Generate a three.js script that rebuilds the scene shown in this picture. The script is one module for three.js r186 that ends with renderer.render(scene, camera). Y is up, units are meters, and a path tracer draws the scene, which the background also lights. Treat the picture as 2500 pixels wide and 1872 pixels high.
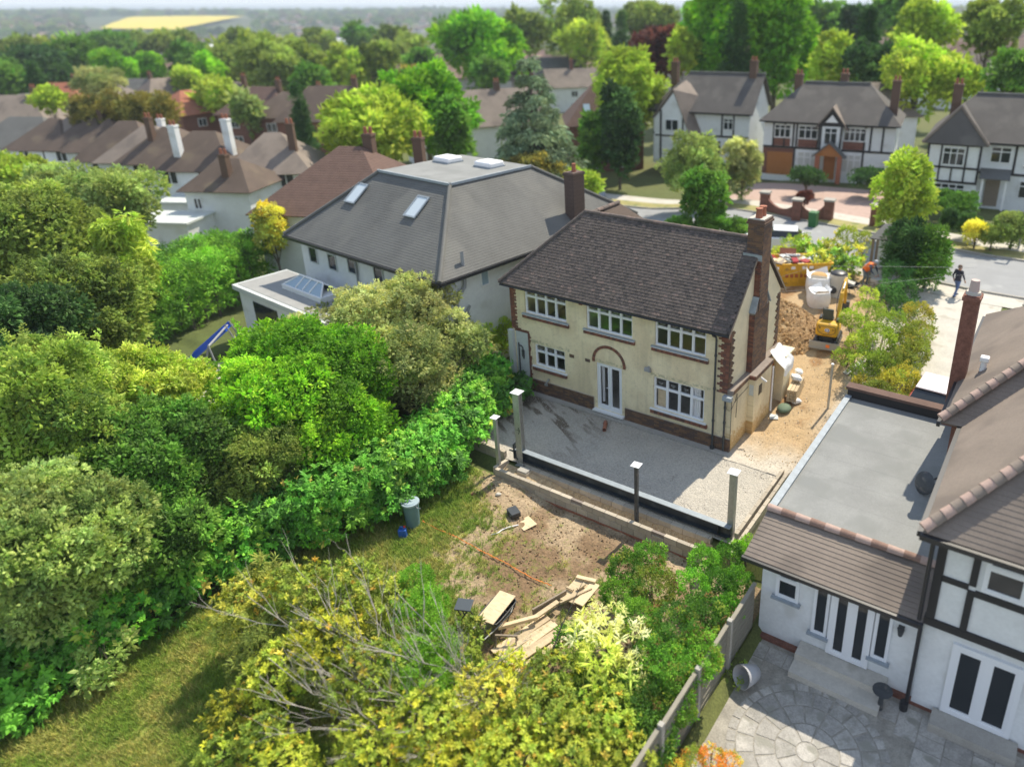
import * as THREE from 'three';
import { mergeGeometries } from 'three/addons/utils/BufferGeometryUtils.js';
import { RoundedBoxGeometry } from 'three/addons/geometries/RoundedBoxGeometry.js';
import { MarchingCubes } from 'three/addons/objects/MarchingCubes.js';

// ---------- camera, sky, sun, exposure ----------
const scene = new THREE.Scene();
const V = (x, y, z) => new THREE.Vector3(x, y, z);
const CAM = { x: 9.3644, y: 15.374, z: 21.7602, yaw: -0.55212, pitch: 0.38931, roll: -0.00512, f: 1787.36, px: 1542.98, py: 756.23 };
const camera = new THREE.PerspectiveCamera(2 * Math.atan(936 / CAM.f) * 180 / Math.PI, 2500 / 1872, 0.5, 30000);
const cF = V(Math.sin(CAM.yaw) * Math.cos(CAM.pitch), -Math.sin(CAM.pitch), -Math.cos(CAM.yaw) * Math.cos(CAM.pitch));
const cR0 = V(Math.cos(CAM.yaw), 0, Math.sin(CAM.yaw)), cU0 = cR0.clone().cross(cF);
const cR = cR0.clone().multiplyScalar(Math.cos(CAM.roll)).addScaledVector(cU0, Math.sin(CAM.roll));
const cU = cU0.clone().multiplyScalar(Math.cos(CAM.roll)).addScaledVector(cR0, -Math.sin(CAM.roll));
const cC = V(CAM.x, CAM.y, CAM.z);
camera.position.copy(cC);
camera.quaternion.setFromRotationMatrix(new THREE.Matrix4().makeBasis(cR, cU, cF.clone().negate()));
camera.setViewOffset(2500, 1872, 1250 - CAM.px, 936 - CAM.py, 2500, 1872);
camera.focus = 23.5; camera.userData.fStop = 0.2;
scene.add(camera);

const renderer = new THREE.WebGLRenderer({ antialias: true });
renderer.toneMapping = THREE.LinearToneMapping;
renderer.toneMappingExposure = 1.33;
renderer.shadowMap.enabled = true;
const sunDir = V(0.075, Math.tan(54 * Math.PI / 180), -1).normalize();
{ // hazy spring sky: pale blue overhead, milky towards the horizon, thin broken cloud
  const w = 1024, h = 512, px = new Float32Array(w * h * 4), nz = (x, y, z, s) => { const q = (a, b) => { const i = Math.floor(a), j = Math.floor(b), u = a - i, v = b - j, k = (m, n) => { let t = Math.imul(m, 374761393) + Math.imul(n, 668265263) + s * 1013 | 0; t = Math.imul(t ^ t >>> 13, 1274126177); return ((t ^ t >>> 16) >>> 0) / 4294967296; }, f = u * u * (3 - 2 * u), g = v * v * (3 - 2 * v); return (k(i, j) * (1 - f) + k(i + 1, j) * f) * (1 - g) + (k(i, j + 1) * (1 - f) + k(i + 1, j + 1) * f) * g; }; return q(x, z); };
  for (let j = 0; j < h; j++) for (let i = 0; i < w; i++) { const th = ((i + 0.5) / w - 0.5) * 2 * Math.PI, el = ((j + 0.5) / h - 0.5) * Math.PI, d = V(Math.cos(el) * Math.cos(th), Math.sin(el), Math.cos(el) * Math.sin(th)), up = Math.max(0, d.y), k = Math.pow(1 - up, 3.2), mu = Math.max(0, d.dot(sunDir));
    let c = [0.23 + 0.72 * k, 0.34 + 0.65 * k, 0.55 + 0.48 * k]; const glow = 0.22 * Math.pow(mu, 6) + 0.35 * Math.pow(mu, 40); c = c.map((v, q) => v + glow * [1, 0.95, 0.86][q]);
    if (d.y > 0.02) { const s = 1.6 / (d.y + 0.18), x = d.x * s, z = d.z * s; let n = 0, am = 0.5, fx = x * 1.3 + 11, fz = z * 1.3 + 7; for (let o = 0; o < 5; o++) { n += am * nz(fx, 0, fz, o); am /= 2; fx *= 2.1; fz *= 2.1; } const m = Math.min(1, Math.max(0, (n - 0.5) / 0.22)) * 0.6 * Math.min(1, d.y * 6); c = c.map((v, q) => v + ([1.0, 1.03, 1.08][q] - v) * m); }
    if (d.y < 0) c = [0.98, 1.05, 1.14].map(v => v * (1 + d.y * 0.6)); const o = (j * w + i) * 4; px[o] = c[0]; px[o + 1] = c[1]; px[o + 2] = c[2]; px[o + 3] = 1; }
  const t = new THREE.DataTexture(px, w, h, THREE.RGBAFormat, THREE.FloatType); t.mapping = THREE.EquirectangularReflectionMapping; t.magFilter = t.minFilter = THREE.LinearFilter; t.needsUpdate = true; scene.background = t; scene.environment = t; scene.backgroundIntensity = 1; scene.environmentIntensity = 1;
}
const sun = new THREE.DirectionalLight(new THREE.Color(1, 0.91, 0.75), 4.8);
sun.name = 'sun'; sun.position.copy(sunDir).multiplyScalar(120); sun.castShadow = true; sun.shadow.mapSize.set(4096, 4096);
Object.assign(sun.shadow.camera, { left: -90, right: 90, top: 90, bottom: -90, near: 1, far: 400 });
sun.target.position.set(-8, 0, -8); sun.position.add(sun.target.position);
scene.add(sun, sun.target);
scene.fog = new THREE.FogExp2(0xdbe9f5, 0.0003);

// ---------- helpers ----------
function rng(a) { return () => { a |= 0; a = a + 0x6D2B79F5 | 0; let t = Math.imul(a ^ a >>> 15, 1 | a); t = t + Math.imul(t ^ t >>> 7, 61 | t) ^ t; return ((t ^ t >>> 14) >>> 0) / 4294967296; }; }
const clamp = (x, a = 0, b = 1) => Math.min(b, Math.max(a, x)), smooth = (a, b, x) => { const t = clamp((x - a) / (b - a)); return t * t * (3 - 2 * t); }, lerp = (a, b, t) => a + (b - a) * t;
function h2(i, j, s) { let n = Math.imul(i, 374761393) + Math.imul(j, 668265263) + Math.imul(s, 1274126177) | 0; n = Math.imul(n ^ n >>> 13, 1274126177); return ((n ^ n >>> 16) >>> 0) / 4294967296; }
function vn(x, y, s = 1, per = 0) { // value noise, period per in cells (0: none)
  const i = Math.floor(x), j = Math.floor(y), u = x - i, v = y - j, a = u * u * (3 - 2 * u), b = v * v * (3 - 2 * v);
  const w = per ? k => ((k % per) + per) % per : k => k;
  return lerp(lerp(h2(w(i), w(j), s), h2(w(i + 1), w(j), s), a), lerp(h2(w(i), w(j + 1), s), h2(w(i + 1), w(j + 1), s), a), b);
}
const fbm = (x, y, s = 1, per = 0, o = 4) => { let r = 0, a = 0.5, t = 0; for (let k = 0; k < o; k++) { r += a * vn(x, y, s + k, per); t += a; a /= 2; x *= 2; y *= 2; per *= 2; } return r / t; };
const ray = (x, y) => cF.clone().multiplyScalar(CAM.f).addScaledVector(cR, x - CAM.px).addScaledVector(cU, CAM.py - y).normalize();
const G = (x, y, h = 0) => { const d = ray(x, y); return d.multiplyScalar((h - cC.y) / d.y).add(cC); };          // photo direction met with a level at height h
const onPlane = (x, y, p, n) => { const d = ray(x, y); return d.clone().multiplyScalar(p.clone().sub(cC).dot(n) / d.dot(n)).add(cC); };
const D = (x, y, dist) => { const d = ray(x, y); return d.multiplyScalar(dist / Math.hypot(d.x, d.z)).add(cC); };   // photo direction at a ground distance
const names = new Map();
const numbered = n => { const k = names.get(n) || 0; names.set(n, k + 1); return k ? n + '_' + String(k).padStart(3, '0') : n; };
function tag(o, label, category, group, kind) { if (label) o.userData.label = label; if (category) o.userData.category = category; if (group) o.userData.group = group; if (kind) o.userData.kind = kind; return o; }
function thing(name, label, category, p = [0, 0, 0], turn = 0, group) { const o = new THREE.Group(); o.name = numbered(name); o.position.set(...p); o.rotation.y = turn; scene.add(o); return tag(o, label, category, group); }
function part(name, geo, mat, parent) { const g = Array.isArray(geo) ? merge(geo) : geo; if (mat.userData.m) uvm(g, mat.userData.m); const o = new THREE.Mesh(g, mat); o.name = parent ? name : numbered(name); o.castShadow = o.receiveShadow = true; (parent || scene).add(o); return o; }
const structure = (name, geo, mat) => tag(part(name, geo, mat), null, null, null, 'structure');
function dup(o, p, turn, label) { const c = o.clone(); c.name = numbered(o.name.replace(/_\d{3}$/, '')); scene.add(c); c.position.set(...p); c.rotation.y = turn; c.userData = { ...o.userData }; if (label) c.userData.label = label; return c; }
function clean(g) { if (g.index) g = g.toNonIndexed(); for (const k of Object.keys(g.attributes)) if (!['position', 'normal', 'uv', 'color'].includes(k)) g.deleteAttribute(k); if (!g.attributes.uv) g.setAttribute('uv', new THREE.BufferAttribute(new Float32Array(g.attributes.position.count * 2), 2)); if (!g.attributes.normal) g.computeVertexNormals(); return g; }
function merge(list) { list = list.map(clean); const c = list.some(g => g.attributes.color); if (c) for (const g of list) if (!g.attributes.color) g.setAttribute('color', new THREE.BufferAttribute(new Float32Array(g.attributes.position.count * 3).fill(1), 3)); return list.length === 1 ? list[0] : mergeGeometries(list); }
function uvm(g, s = 1) { // uv in metres, by the way each face points
  if (g.index) return; const p = g.attributes.position, n = g.attributes.normal, u = new Float32Array(p.count * 2);
  for (let i = 0; i < p.count; i++) { const t = i - i % 3, ax = Math.abs(n.getX(t)), ay = Math.abs(n.getY(t)), az = Math.abs(n.getZ(t)); const a = ay >= ax && ay >= az ? [p.getX(i), -p.getZ(i)] : ax > az ? [-p.getZ(i), p.getY(i)] : [p.getX(i), p.getY(i)]; u[2 * i] = a[0] / s; u[2 * i + 1] = a[1] / s; }
  g.setAttribute('uv', new THREE.BufferAttribute(u, 2));
}
const bx = (w, h, d, x = 0, y = 0, z = 0) => clean(new THREE.BoxGeometry(w, h, d).translate(x, y, z));
const b2 = (x0, x1, y0, y1, z0, z1) => bx(x1 - x0, y1 - y0, z1 - z0, (x0 + x1) / 2, (y0 + y1) / 2, (z0 + z1) / 2);
const rb = (w, h, d, r, x = 0, y = 0, z = 0, seg = 2) => clean(new RoundedBoxGeometry(w, h, d, seg, r).translate(x, y, z));
const cy = (r0, r1, h, x = 0, y = 0, z = 0, n = 12, open = false) => clean(new THREE.CylinderGeometry(r1, r0, h, n, 1, open).translate(x, y + h / 2, z)); // r0 at the foot
const tube = (pts, r, n = 6, seg = 0, closed = false) => clean(new THREE.TubeGeometry(new THREE.CatmullRomCurve3(pts.map(p => p.isVector3 ? p : V(...p)), closed, 'catmullrom', 0.2), seg || pts.length * 4, r, n, closed));
const rod = (a, b, r, n = 6, r1 = r) => { const d = b.clone().sub(a), l = d.length(); return clean(new THREE.CylinderGeometry(r1, r, l, n, 1).translate(0, l / 2, 0).applyQuaternion(new THREE.Quaternion().setFromUnitVectors(V(0, 1, 0), d.divideScalar(l))).translate(a.x, a.y, a.z)); };
const bar = (a, b, w, h) => { const d = b.clone().sub(a), l = d.length(), m = new THREE.Matrix4().lookAt(V(0, 0, 0), d, V(0, 1, 0)); return clean(new THREE.BoxGeometry(w, h, l).applyMatrix4(m).translate((a.x + b.x) / 2, (a.y + b.y) / 2, (a.z + b.z) / 2)); };
const at = (g, x, y, z, ry = 0, rx = 0, rz = 0) => g.applyMatrix4(new THREE.Matrix4().makeRotationFromEuler(new THREE.Euler(rx, ry, rz, 'YXZ')).setPosition(x, y, z));
function tint(g, c) { const n = g.attributes.position.count, a = new Float32Array(n * 3); for (let i = 0; i < n; i++) { a[3 * i] = c[0]; a[3 * i + 1] = c[1]; a[3 * i + 2] = c[2]; } g.setAttribute('color', new THREE.BufferAttribute(a, 3)); return g; }
function tri(list, uv) { const g = new THREE.BufferGeometry(), a = new Float32Array(list.length * 3); list.forEach((p, i) => { a[3 * i] = p.x; a[3 * i + 1] = p.y; a[3 * i + 2] = p.z; }); g.setAttribute('position', new THREE.BufferAttribute(a, 3)); if (uv) g.setAttribute('uv', new THREE.BufferAttribute(new Float32Array(uv), 2)); g.computeVertexNormals(); return clean(g); }
const fan = (pts, o = []) => { for (let i = 1; i < pts.length - 1; i++) o.push(pts[0], pts[i], pts[i + 1]); return o; };
function solid(poly, dir) { const n = poly.length, q = poly.map(p => p.clone().add(dir)), o = []; fan(q, o); fan([...poly].reverse(), o); for (let i = 0; i < n; i++) { const j = (i + 1) % n; o.push(poly[i], poly[j], q[j], poly[i], q[j], q[i]); } return tri(o); }
function extrude(shape, depth, bevel = 0) { return clean(new THREE.ExtrudeGeometry(shape, { depth, bevelEnabled: bevel > 0, bevelSize: bevel, bevelThickness: bevel, bevelSegments: 1, curveSegments: 20 })); }
const rectShape = (x0, x1, y0, y1, holes = []) => { const s = new THREE.Shape([[x0, y0], [x1, y0], [x1, y1], [x0, y1]].map(p => new THREE.Vector2(...p))); for (const [a, b, c, d] of holes) s.holes.push(new THREE.Path([[a, c], [a, d], [b, d], [b, c]].map(p => new THREE.Vector2(...p)))); return s; };

// ---------- textures and materials ----------
function tex(n, fn, srgb = true) { const a = new Uint8Array(n * n * 4); for (let j = 0; j < n; j++) for (let i = 0; i < n; i++) { const c = fn((i + 0.5) / n, (j + 0.5) / n), k = (j * n + i) * 4; const v = Array.isArray(c) ? c : [c, c, c]; for (let q = 0; q < 3; q++) a[k + q] = clamp(v[q]) * 255; a[k + 3] = 255; } const t = new THREE.DataTexture(a, n, n); t.wrapS = t.wrapT = THREE.RepeatWrapping; t.magFilter = THREE.LinearFilter; t.minFilter = THREE.LinearMipmapLinearFilter; t.generateMipmaps = true; if (srgb) t.colorSpace = THREE.SRGBColorSpace; t.needsUpdate = true; return t; }
const s2 = c => c.map(x => x <= 0.0031308 ? 12.92 * x : 1.055 * Math.pow(x, 1 / 2.4) - 0.055); // linear colour to texture value
const mix3 = (a, b, t) => a.map((x, i) => x + (b[i] - x) * t), mul3 = (a, k) => a.map(x => x * k);
function M(c, rough = 0.8, o = {}) { const { m, phys, ...r } = o; const t = new (phys ? THREE.MeshPhysicalMaterial : THREE.MeshStandardMaterial)({ roughness: rough, metalness: 0, side: THREE.DoubleSide, ...r }); t.color.setRGB(...c); if (m) t.userData.m = m; return t; }
const bumps = {};
// mottled: a colour grained with fine and coarse noise, tile of size metres
const grids = {}, grid = (key, n, fn) => grids[key + n] ||= (() => { const g = new Float32Array(n * n); for (let j = 0; j < n; j++) for (let i = 0; i < n; i++) g[j * n + i] = fn((i + 0.5) / n, (j + 0.5) / n); return g; })();
function mottled(c, amp, o = {}) { const { size = 2, n = 256, rough = 0.9, seed = 3, fine = 64, bump = 0.004, tintTo, cover = 0.5, ...rest } = o;
  const A = grid('a', n, (u, v) => fbm(u * 8, v * 8, 3, 8, 5)), B = grid('b' + fine, n, (u, v) => vn(u * fine, v * fine, 12, fine)), C = tintTo && grid('c', n, (u, v) => fbm(u * 5, v * 5, 34, 5, 4)), sh = (k, i, j) => ((j + seed * k * 13) % n) * n + (i + seed * k * 29) % n;
  const t = tex(n, (u, v) => { const i = Math.floor(u * n), j = Math.floor(v * n); let k = mul3(c, 1 + amp * ((A[sh(1, i, j)] - 0.5) * 1.6 + (B[sh(2, i, j)] - 0.5) * 0.8)); if (tintTo) k = mix3(k, tintTo, smooth(cover, cover + 0.25, C[sh(3, i, j)])); return s2(k.map(x => clamp(x))); });
  const b = bump ? (bumps[fine] ||= tex(256, (u, v) => clamp(0.5 + (vn(u * fine, v * fine, 19, fine) - 0.5) * 0.7 + (fbm(u * 16, v * 16, 25, 16, 4) - 0.5) * 0.8), false)) : null;
  return M([1, 1, 1], rough, { map: t, ...(b ? { bumpMap: b, bumpScale: bump } : {}), m: size, ...rest }); }
const MAT = {
  cream: mottled([0.8, 0.7, 0.47], 0.16, { size: 3.1, fine: 128, n: 512, bump: 0.006, rough: 0.92, tintTo: [0.73, 0.62, 0.41], cover: 0.56 }),
  whiteWall: mottled([0.72, 0.74, 0.74], 0.1, { size: 4, bump: 0.003, seed: 8, tintTo: [0.62, 0.63, 0.61], cover: 0.55 }),
  greyWall: mottled([0.55, 0.58, 0.56], 0.12, { size: 4, bump: 0.003, seed: 12 }),
  upvc: M([0.78, 0.8, 0.82], 0.35), whitePaint: M([0.75, 0.76, 0.76], 0.5), lead: mottled([0.3, 0.34, 0.37], 0.25, { size: 0.8, rough: 0.55, seed: 21 }),
  mortar: mottled([0.46, 0.41, 0.34], 0.2, { size: 1, seed: 4 }), mortarDark: mottled([0.24, 0.2, 0.17], 0.25, { size: 1, seed: 6 }),
  glass: new THREE.MeshPhysicalMaterial({ color: 0xffffff, roughness: 0.02, transmission: 1, thickness: 0, ior: 1.5, side: THREE.DoubleSide }),
  darkGlass: M([0.025, 0.03, 0.035], 0.06), paleGlass: M([0.32, 0.42, 0.5], 0.08),
  black: M([0.025, 0.025, 0.028], 0.4), iron: mottled([0.05, 0.055, 0.06], 0.4, { size: 0.7, rough: 0.5, seed: 41, tintTo: [0.12, 0.11, 0.1], cover: 0.55 }),
  galv: mottled([0.42, 0.43, 0.42], 0.25, { size: 0.5, rough: 0.42, seed: 17, metalness: 0.55, bump: 0.0008 }), plate: mottled([0.7, 0.71, 0.72], 0.12, { size: 0.5, rough: 0.4, seed: 19, bump: 0 }),
  beam: mottled([0.028, 0.036, 0.044], 0.3, { size: 1.3, rough: 0.42, seed: 23, bump: 0.001, tintTo: [0.07, 0.08, 0.085], cover: 0.6 }),
  block: [0.34, 0.3, 0.38, 0.32].map((k, i) => mottled([k * 1.4, k * 1.22, k * 0.96], 0.22, { size: 0.7, fine: 96, seed: 51 + i * 3, bump: 0.006 })),
  concrete: mottled([0.36, 0.34, 0.3], 0.2, { size: 1.6, seed: 61, bump: 0.004 }), paleConcrete: mottled([0.5, 0.47, 0.41], 0.16, { size: 3, seed: 63, n: 512, bump: 0.004, tintTo: [0.4, 0.37, 0.31], cover: 0.55 }),
  timber: [0.5, 0.42, 0.36].map((k, i) => wood([k * 1.25, k * 0.98, k * 0.62], 71 + i)), oldTimber: wood([0.25, 0.2, 0.15], 77), fence: wood([0.24, 0.22, 0.17], 79), oak: wood([0.36, 0.15, 0.045], 81), blackTimber: wood([0.03, 0.028, 0.027], 83), bark: mottled([0.14, 0.115, 0.09], 0.4, { size: 0.8, seed: 85, bump: 0.02 }), deadwood: mottled([0.42, 0.38, 0.33], 0.35, { size: 0.5, seed: 87, bump: 0.008 }),
  yellow: mottled([0.62, 0.35, 0.015], 0.25, { size: 1.3, rough: 0.5, seed: 91, bump: 0, tintTo: [0.3, 0.17, 0.05], cover: 0.58 }),
  slate: mottled([0.128, 0.128, 0.12], 0.25, { size: 7, n: 512, fine: 256, seed: 95, bump: 0.004, tintTo: [0.155, 0.153, 0.14], cover: 0.45 }), brownTile: mottled([0.11, 0.08, 0.062], 0.3, { size: 6, n: 512, fine: 256, seed: 97, bump: 0.004, tintTo: [0.15, 0.115, 0.08], cover: 0.5 }), redTile: mottled([0.13, 0.078, 0.06], 0.25, { size: 1.9, seed: 99, bump: 0.004 }), buffTile: mottled([0.22, 0.18, 0.148], 0.22, { size: 6, n: 512, fine: 256, seed: 101, bump: 0.004, tintTo: [0.165, 0.135, 0.112], cover: 0.46 }),
  darkTile: mottled([0.1, 0.091, 0.083], 0.25, { size: 6, n: 512, fine: 256, seed: 94, bump: 0.004, tintTo: [0.13, 0.118, 0.105], cover: 0.48 }),
  felt: mottled([0.235, 0.24, 0.232], 0.22, { size: 5, n: 512, fine: 256, seed: 103, bump: 0.003, tintTo: [0.205, 0.212, 0.203], cover: 0.44 }),
  terracotta: mottled([0.34, 0.13, 0.075], 0.3, { size: 0.6, seed: 105 }), brick: [[0.21, 0.085, 0.055], [0.17, 0.075, 0.052], [0.25, 0.11, 0.07], [0.13, 0.07, 0.055]].map((c, i) => mottled(c, 0.3, { size: 0.4, fine: 32, n: 128, seed: 111 + i, bump: 0.003 })),
  brownBrick: [[0.17, 0.1, 0.06], [0.13, 0.08, 0.055], [0.2, 0.115, 0.065], [0.11, 0.075, 0.06]].map((c, i) => mottled(c, 0.3, { size: 0.4, fine: 32, n: 128, seed: 121 + i, bump: 0.003 })),
  tile: [[0.108, 0.087, 0.074], [0.095, 0.077, 0.067], [0.125, 0.1, 0.086], [0.07, 0.058, 0.052], [0.165, 0.12, 0.1]].map((c, i) => mottled(c, 0.45, { size: 0.5, fine: 48, n: 128, seed: 131 + i, bump: 0.005, tintTo: [0.03, 0.032, 0.024], cover: 0.62 })),
  brickMix: mottled([0.19, 0.085, 0.06], 0.45, { size: 1, fine: 32, seed: 137 }),
  road: mottled([0.27, 0.275, 0.28], 0.14, { size: 6, n: 512, fine: 256, seed: 141, bump: 0.003, tintTo: [0.33, 0.335, 0.335], cover: 0.5 }), verge: mottled([0.3, 0.27, 0.1], 0.35, { size: 3, seed: 143, tintTo: [0.12, 0.17, 0.04], cover: 0.5 }), paver: mottled([0.42, 0.3, 0.25], 0.2, { size: 2, seed: 145 }),
  white: M([0.8, 0.8, 0.8], 0.6), bag: mottled([0.78, 0.78, 0.77], 0.1, { size: 0.6, rough: 0.75, seed: 147 }), sand: mottled([0.48, 0.3, 0.12], 0.3, { size: 0.7, seed: 149 }), orange: M([0.85, 0.2, 0.03], 0.7), blue: M([0.02, 0.1, 0.42], 0.4), teal: mottled([0.13, 0.22, 0.24], 0.12, { size: 0.8, rough: 0.5, seed: 151, bump: 0 }), green: M([0.02, 0.13, 0.03], 0.5), red: M([0.35, 0.02, 0.025], 0.3), grey: M([0.3, 0.31, 0.32], 0.5), cloth: M([0.03, 0.035, 0.05], 0.9), jeans: M([0.08, 0.13, 0.26], 0.9), skin: M([0.5, 0.29, 0.2], 0.6), hair: M([0.12, 0.07, 0.045], 0.8), vest: M([0.95, 0.2, 0.025], 0.7),
  vc: M([1, 1, 1], 0.88, { vertexColors: true }),
};
function wood(c, seed) { const t = tex(256, (u, v) => { const g = vn(u * 6 + fbm(u * 3, v * 3, seed, 3) * 2, v * 90, seed, 0), k = fbm(u * 4, v * 24, seed + 2, 0, 3); return s2(mul3(c, 0.72 + 0.34 * g + 0.28 * k)); }); return M([1, 1, 1], 0.8, { map: t, m: 0.6 }); }

// ---------- terrain ----------
const fallAt = (() => { const k = [[0, 0], [40, 0], [60, -1.2], [90, -2.2], [140, -3.5], [220, -7], [400, -14], [800, -30], [1200, -26], [1500, -17], [2300, 1], [3000, 2], [4500, 2], [6500, -5], [9000, -20]]; return d => { let i = 1; while (i < k.length - 1 && d > k[i][0]) i++; const [a, b] = k[i - 1], [c, e] = k[i]; return lerp(b, e, clamp((d - a) / (c - a))); }; })();
function H(x, z) {
  let y = z < 0 ? 1.35 * smooth(0, 16, -z) * (1 - 0.55 * smooth(-13, -22, x)) : 0;
  const dx = x - 9, dz = z - 21, d = Math.hypot(dx, dz), w = smooth(0.12, 0.75, Math.atan2(-dx, -dz));
  y += fallAt(d) * lerp(0.25, 1, w);
  if (d > 300) y += (fbm(x / 700 + 40, z / 700 + 40, 5, 0, 3) - 0.5) * 16 * smooth(300, 1500, d);
  if (x > 4.2 && z > -1.5 && z < 40) y -= 0.4 * smooth(4.15, 4.5, x);                                   // neighbour's patio lies lower
  if (z > 4.6 && x < 4.2) { const m = smooth(4.6, 5.0, z) * lerp(0.42, 0.2, smooth(-3.5, -5.6, x)) * lerp(1, 0.72, smooth(6, 8.5, z)); y -= x > -30 ? m : 0; }
  if (x < 3.6 && x > 2.65 && z < 0.3 && z > -4) y -= 0.15;
  if (d < 60 && z > 4.9 && x < 4.2) y += (fbm(x * 0.9, z * 0.9, 7) - 0.5) * 0.14 + (fbm(x * 4, z * 4, 9) - 0.5) * 0.06;
  if (d < 80 && z < -0.2) y += (fbm(x * 1.3, z * 1.3, 11) - 0.5) * 0.06 * smooth(-0.2, -2, z) * smooth(-16, -12, z);
  return y;
}
function steps(spec) { const o = []; for (const [a, b, s] of spec) for (let k = 0, n = Math.max(1, Math.round((b - a) / s)); k < n; k++) o.push(lerp(a, b, k / n)); o.push(spec[spec.length - 1][1]); return o; }
function sheet(xs, zs, lift, keep, colour) { // ground-hugging grid
  const nx = xs.length, nz = zs.length, p = new Float32Array(nx * nz * 3), uv = new Float32Array(nx * nz * 2), c = colour && new Float32Array(nx * nz * 3), idx = [];
  for (let j = 0; j < nz; j++) for (let i = 0; i < nx; i++) { const k = j * nx + i; p[3 * k] = xs[i]; p[3 * k + 1] = H(xs[i], zs[j]) + (typeof lift === 'function' ? lift(xs[i], zs[j]) : lift); p[3 * k + 2] = zs[j]; uv[2 * k] = xs[i]; uv[2 * k + 1] = -zs[j]; if (c) c.set(colour(xs[i], zs[j]), 3 * k); }
  for (let j = 0; j < nz - 1; j++) for (let i = 0; i < nx - 1; i++) { if (keep && !keep((xs[i] + xs[i + 1]) / 2, (zs[j] + zs[j + 1]) / 2)) continue; const a = j * nx + i, b = a + 1, e = a + nx, f = e + 1; idx.push(a, e, b, b, e, f); }
  const g = new THREE.BufferGeometry(); g.setAttribute('position', new THREE.BufferAttribute(p, 3)); g.setAttribute('uv', new THREE.BufferAttribute(uv, 2)); if (c) g.setAttribute('color', new THREE.BufferAttribute(c, 3)); g.setIndex(idx); g.computeVertexNormals(); return g;
}
const rep = (t, s) => { const c = t.clone(); c.repeat.set(1 / s, 1 / s); c.needsUpdate = true; return c; };
{ // the ground: meadow, gardens and far fields in one sheet
  const far = [[-9000, -3000, 500], [-3000, -1200, 120], [-1200, -400, 40], [-400, -120, 14], [-120, -40, 4], [-40, -14, 1.2], [-14, 5, 0.25], [5, 16, 1], [16, 60, 6], [60, 600, 60], [600, 5000, 500]];
  const zf = [[-9000, -3000, 500], [-3000, -1200, 120], [-1200, -400, 40], [-400, -120, 14], [-120, -40, 4], [-40, -14, 1.2], [-14, -1, 0.6], [-1, 20, 0.25], [20, 40, 1.5], [40, 200, 20], [200, 3000, 300]];
  const fields = [[0.09, 0.13, 0.03], [0.13, 0.17, 0.05], [0.2, 0.2, 0.08], [0.07, 0.1, 0.03], [0.17, 0.15, 0.09]];
  const t = tex(512, (u, v) => { const a = fbm(u * 10, v * 10, 201, 10, 5), b = vn(u * 128, v * 128, 205, 128); return s2(mul3([1, 1, 1], 0.62 + 0.3 * (a - 0.5) + 0.4 * (b - 0.5))); });
  const m = M([1, 1, 1], 0.95, { map: rep(t, 3), vertexColors: true });
  structure('ground', sheet(steps(far), steps(zf), (x, z) => -0.012 - 0.16 * smooth(-9.6, -9.2, x) * smooth(4.75, 4.4, x) * smooth(4.75, 4.5, z) * smooth(-20.2, -19.6, z) - 0.16 * smooth(-9.3, -8.9, x) * smooth(4.1, 3.9, x) * smooth(4.7, 4.9, z) * smooth(24.9, 24.4, z), null, (x, z) => { const d = Math.hypot(x - 9, z - 21); if (d < 320) return mix3([0.12, 0.17, 0.035], [0.2, 0.2, 0.06], fbm(x * 0.15, z * 0.15, 33)); const c = fields[Math.floor(h2(Math.floor((x + z * 0.4) / 160), Math.floor((z - x * 0.3) / 120), 5) * 5)]; return mix3(c, [0.09, 0.12, 0.04], 0.3); }), m);
}
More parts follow.
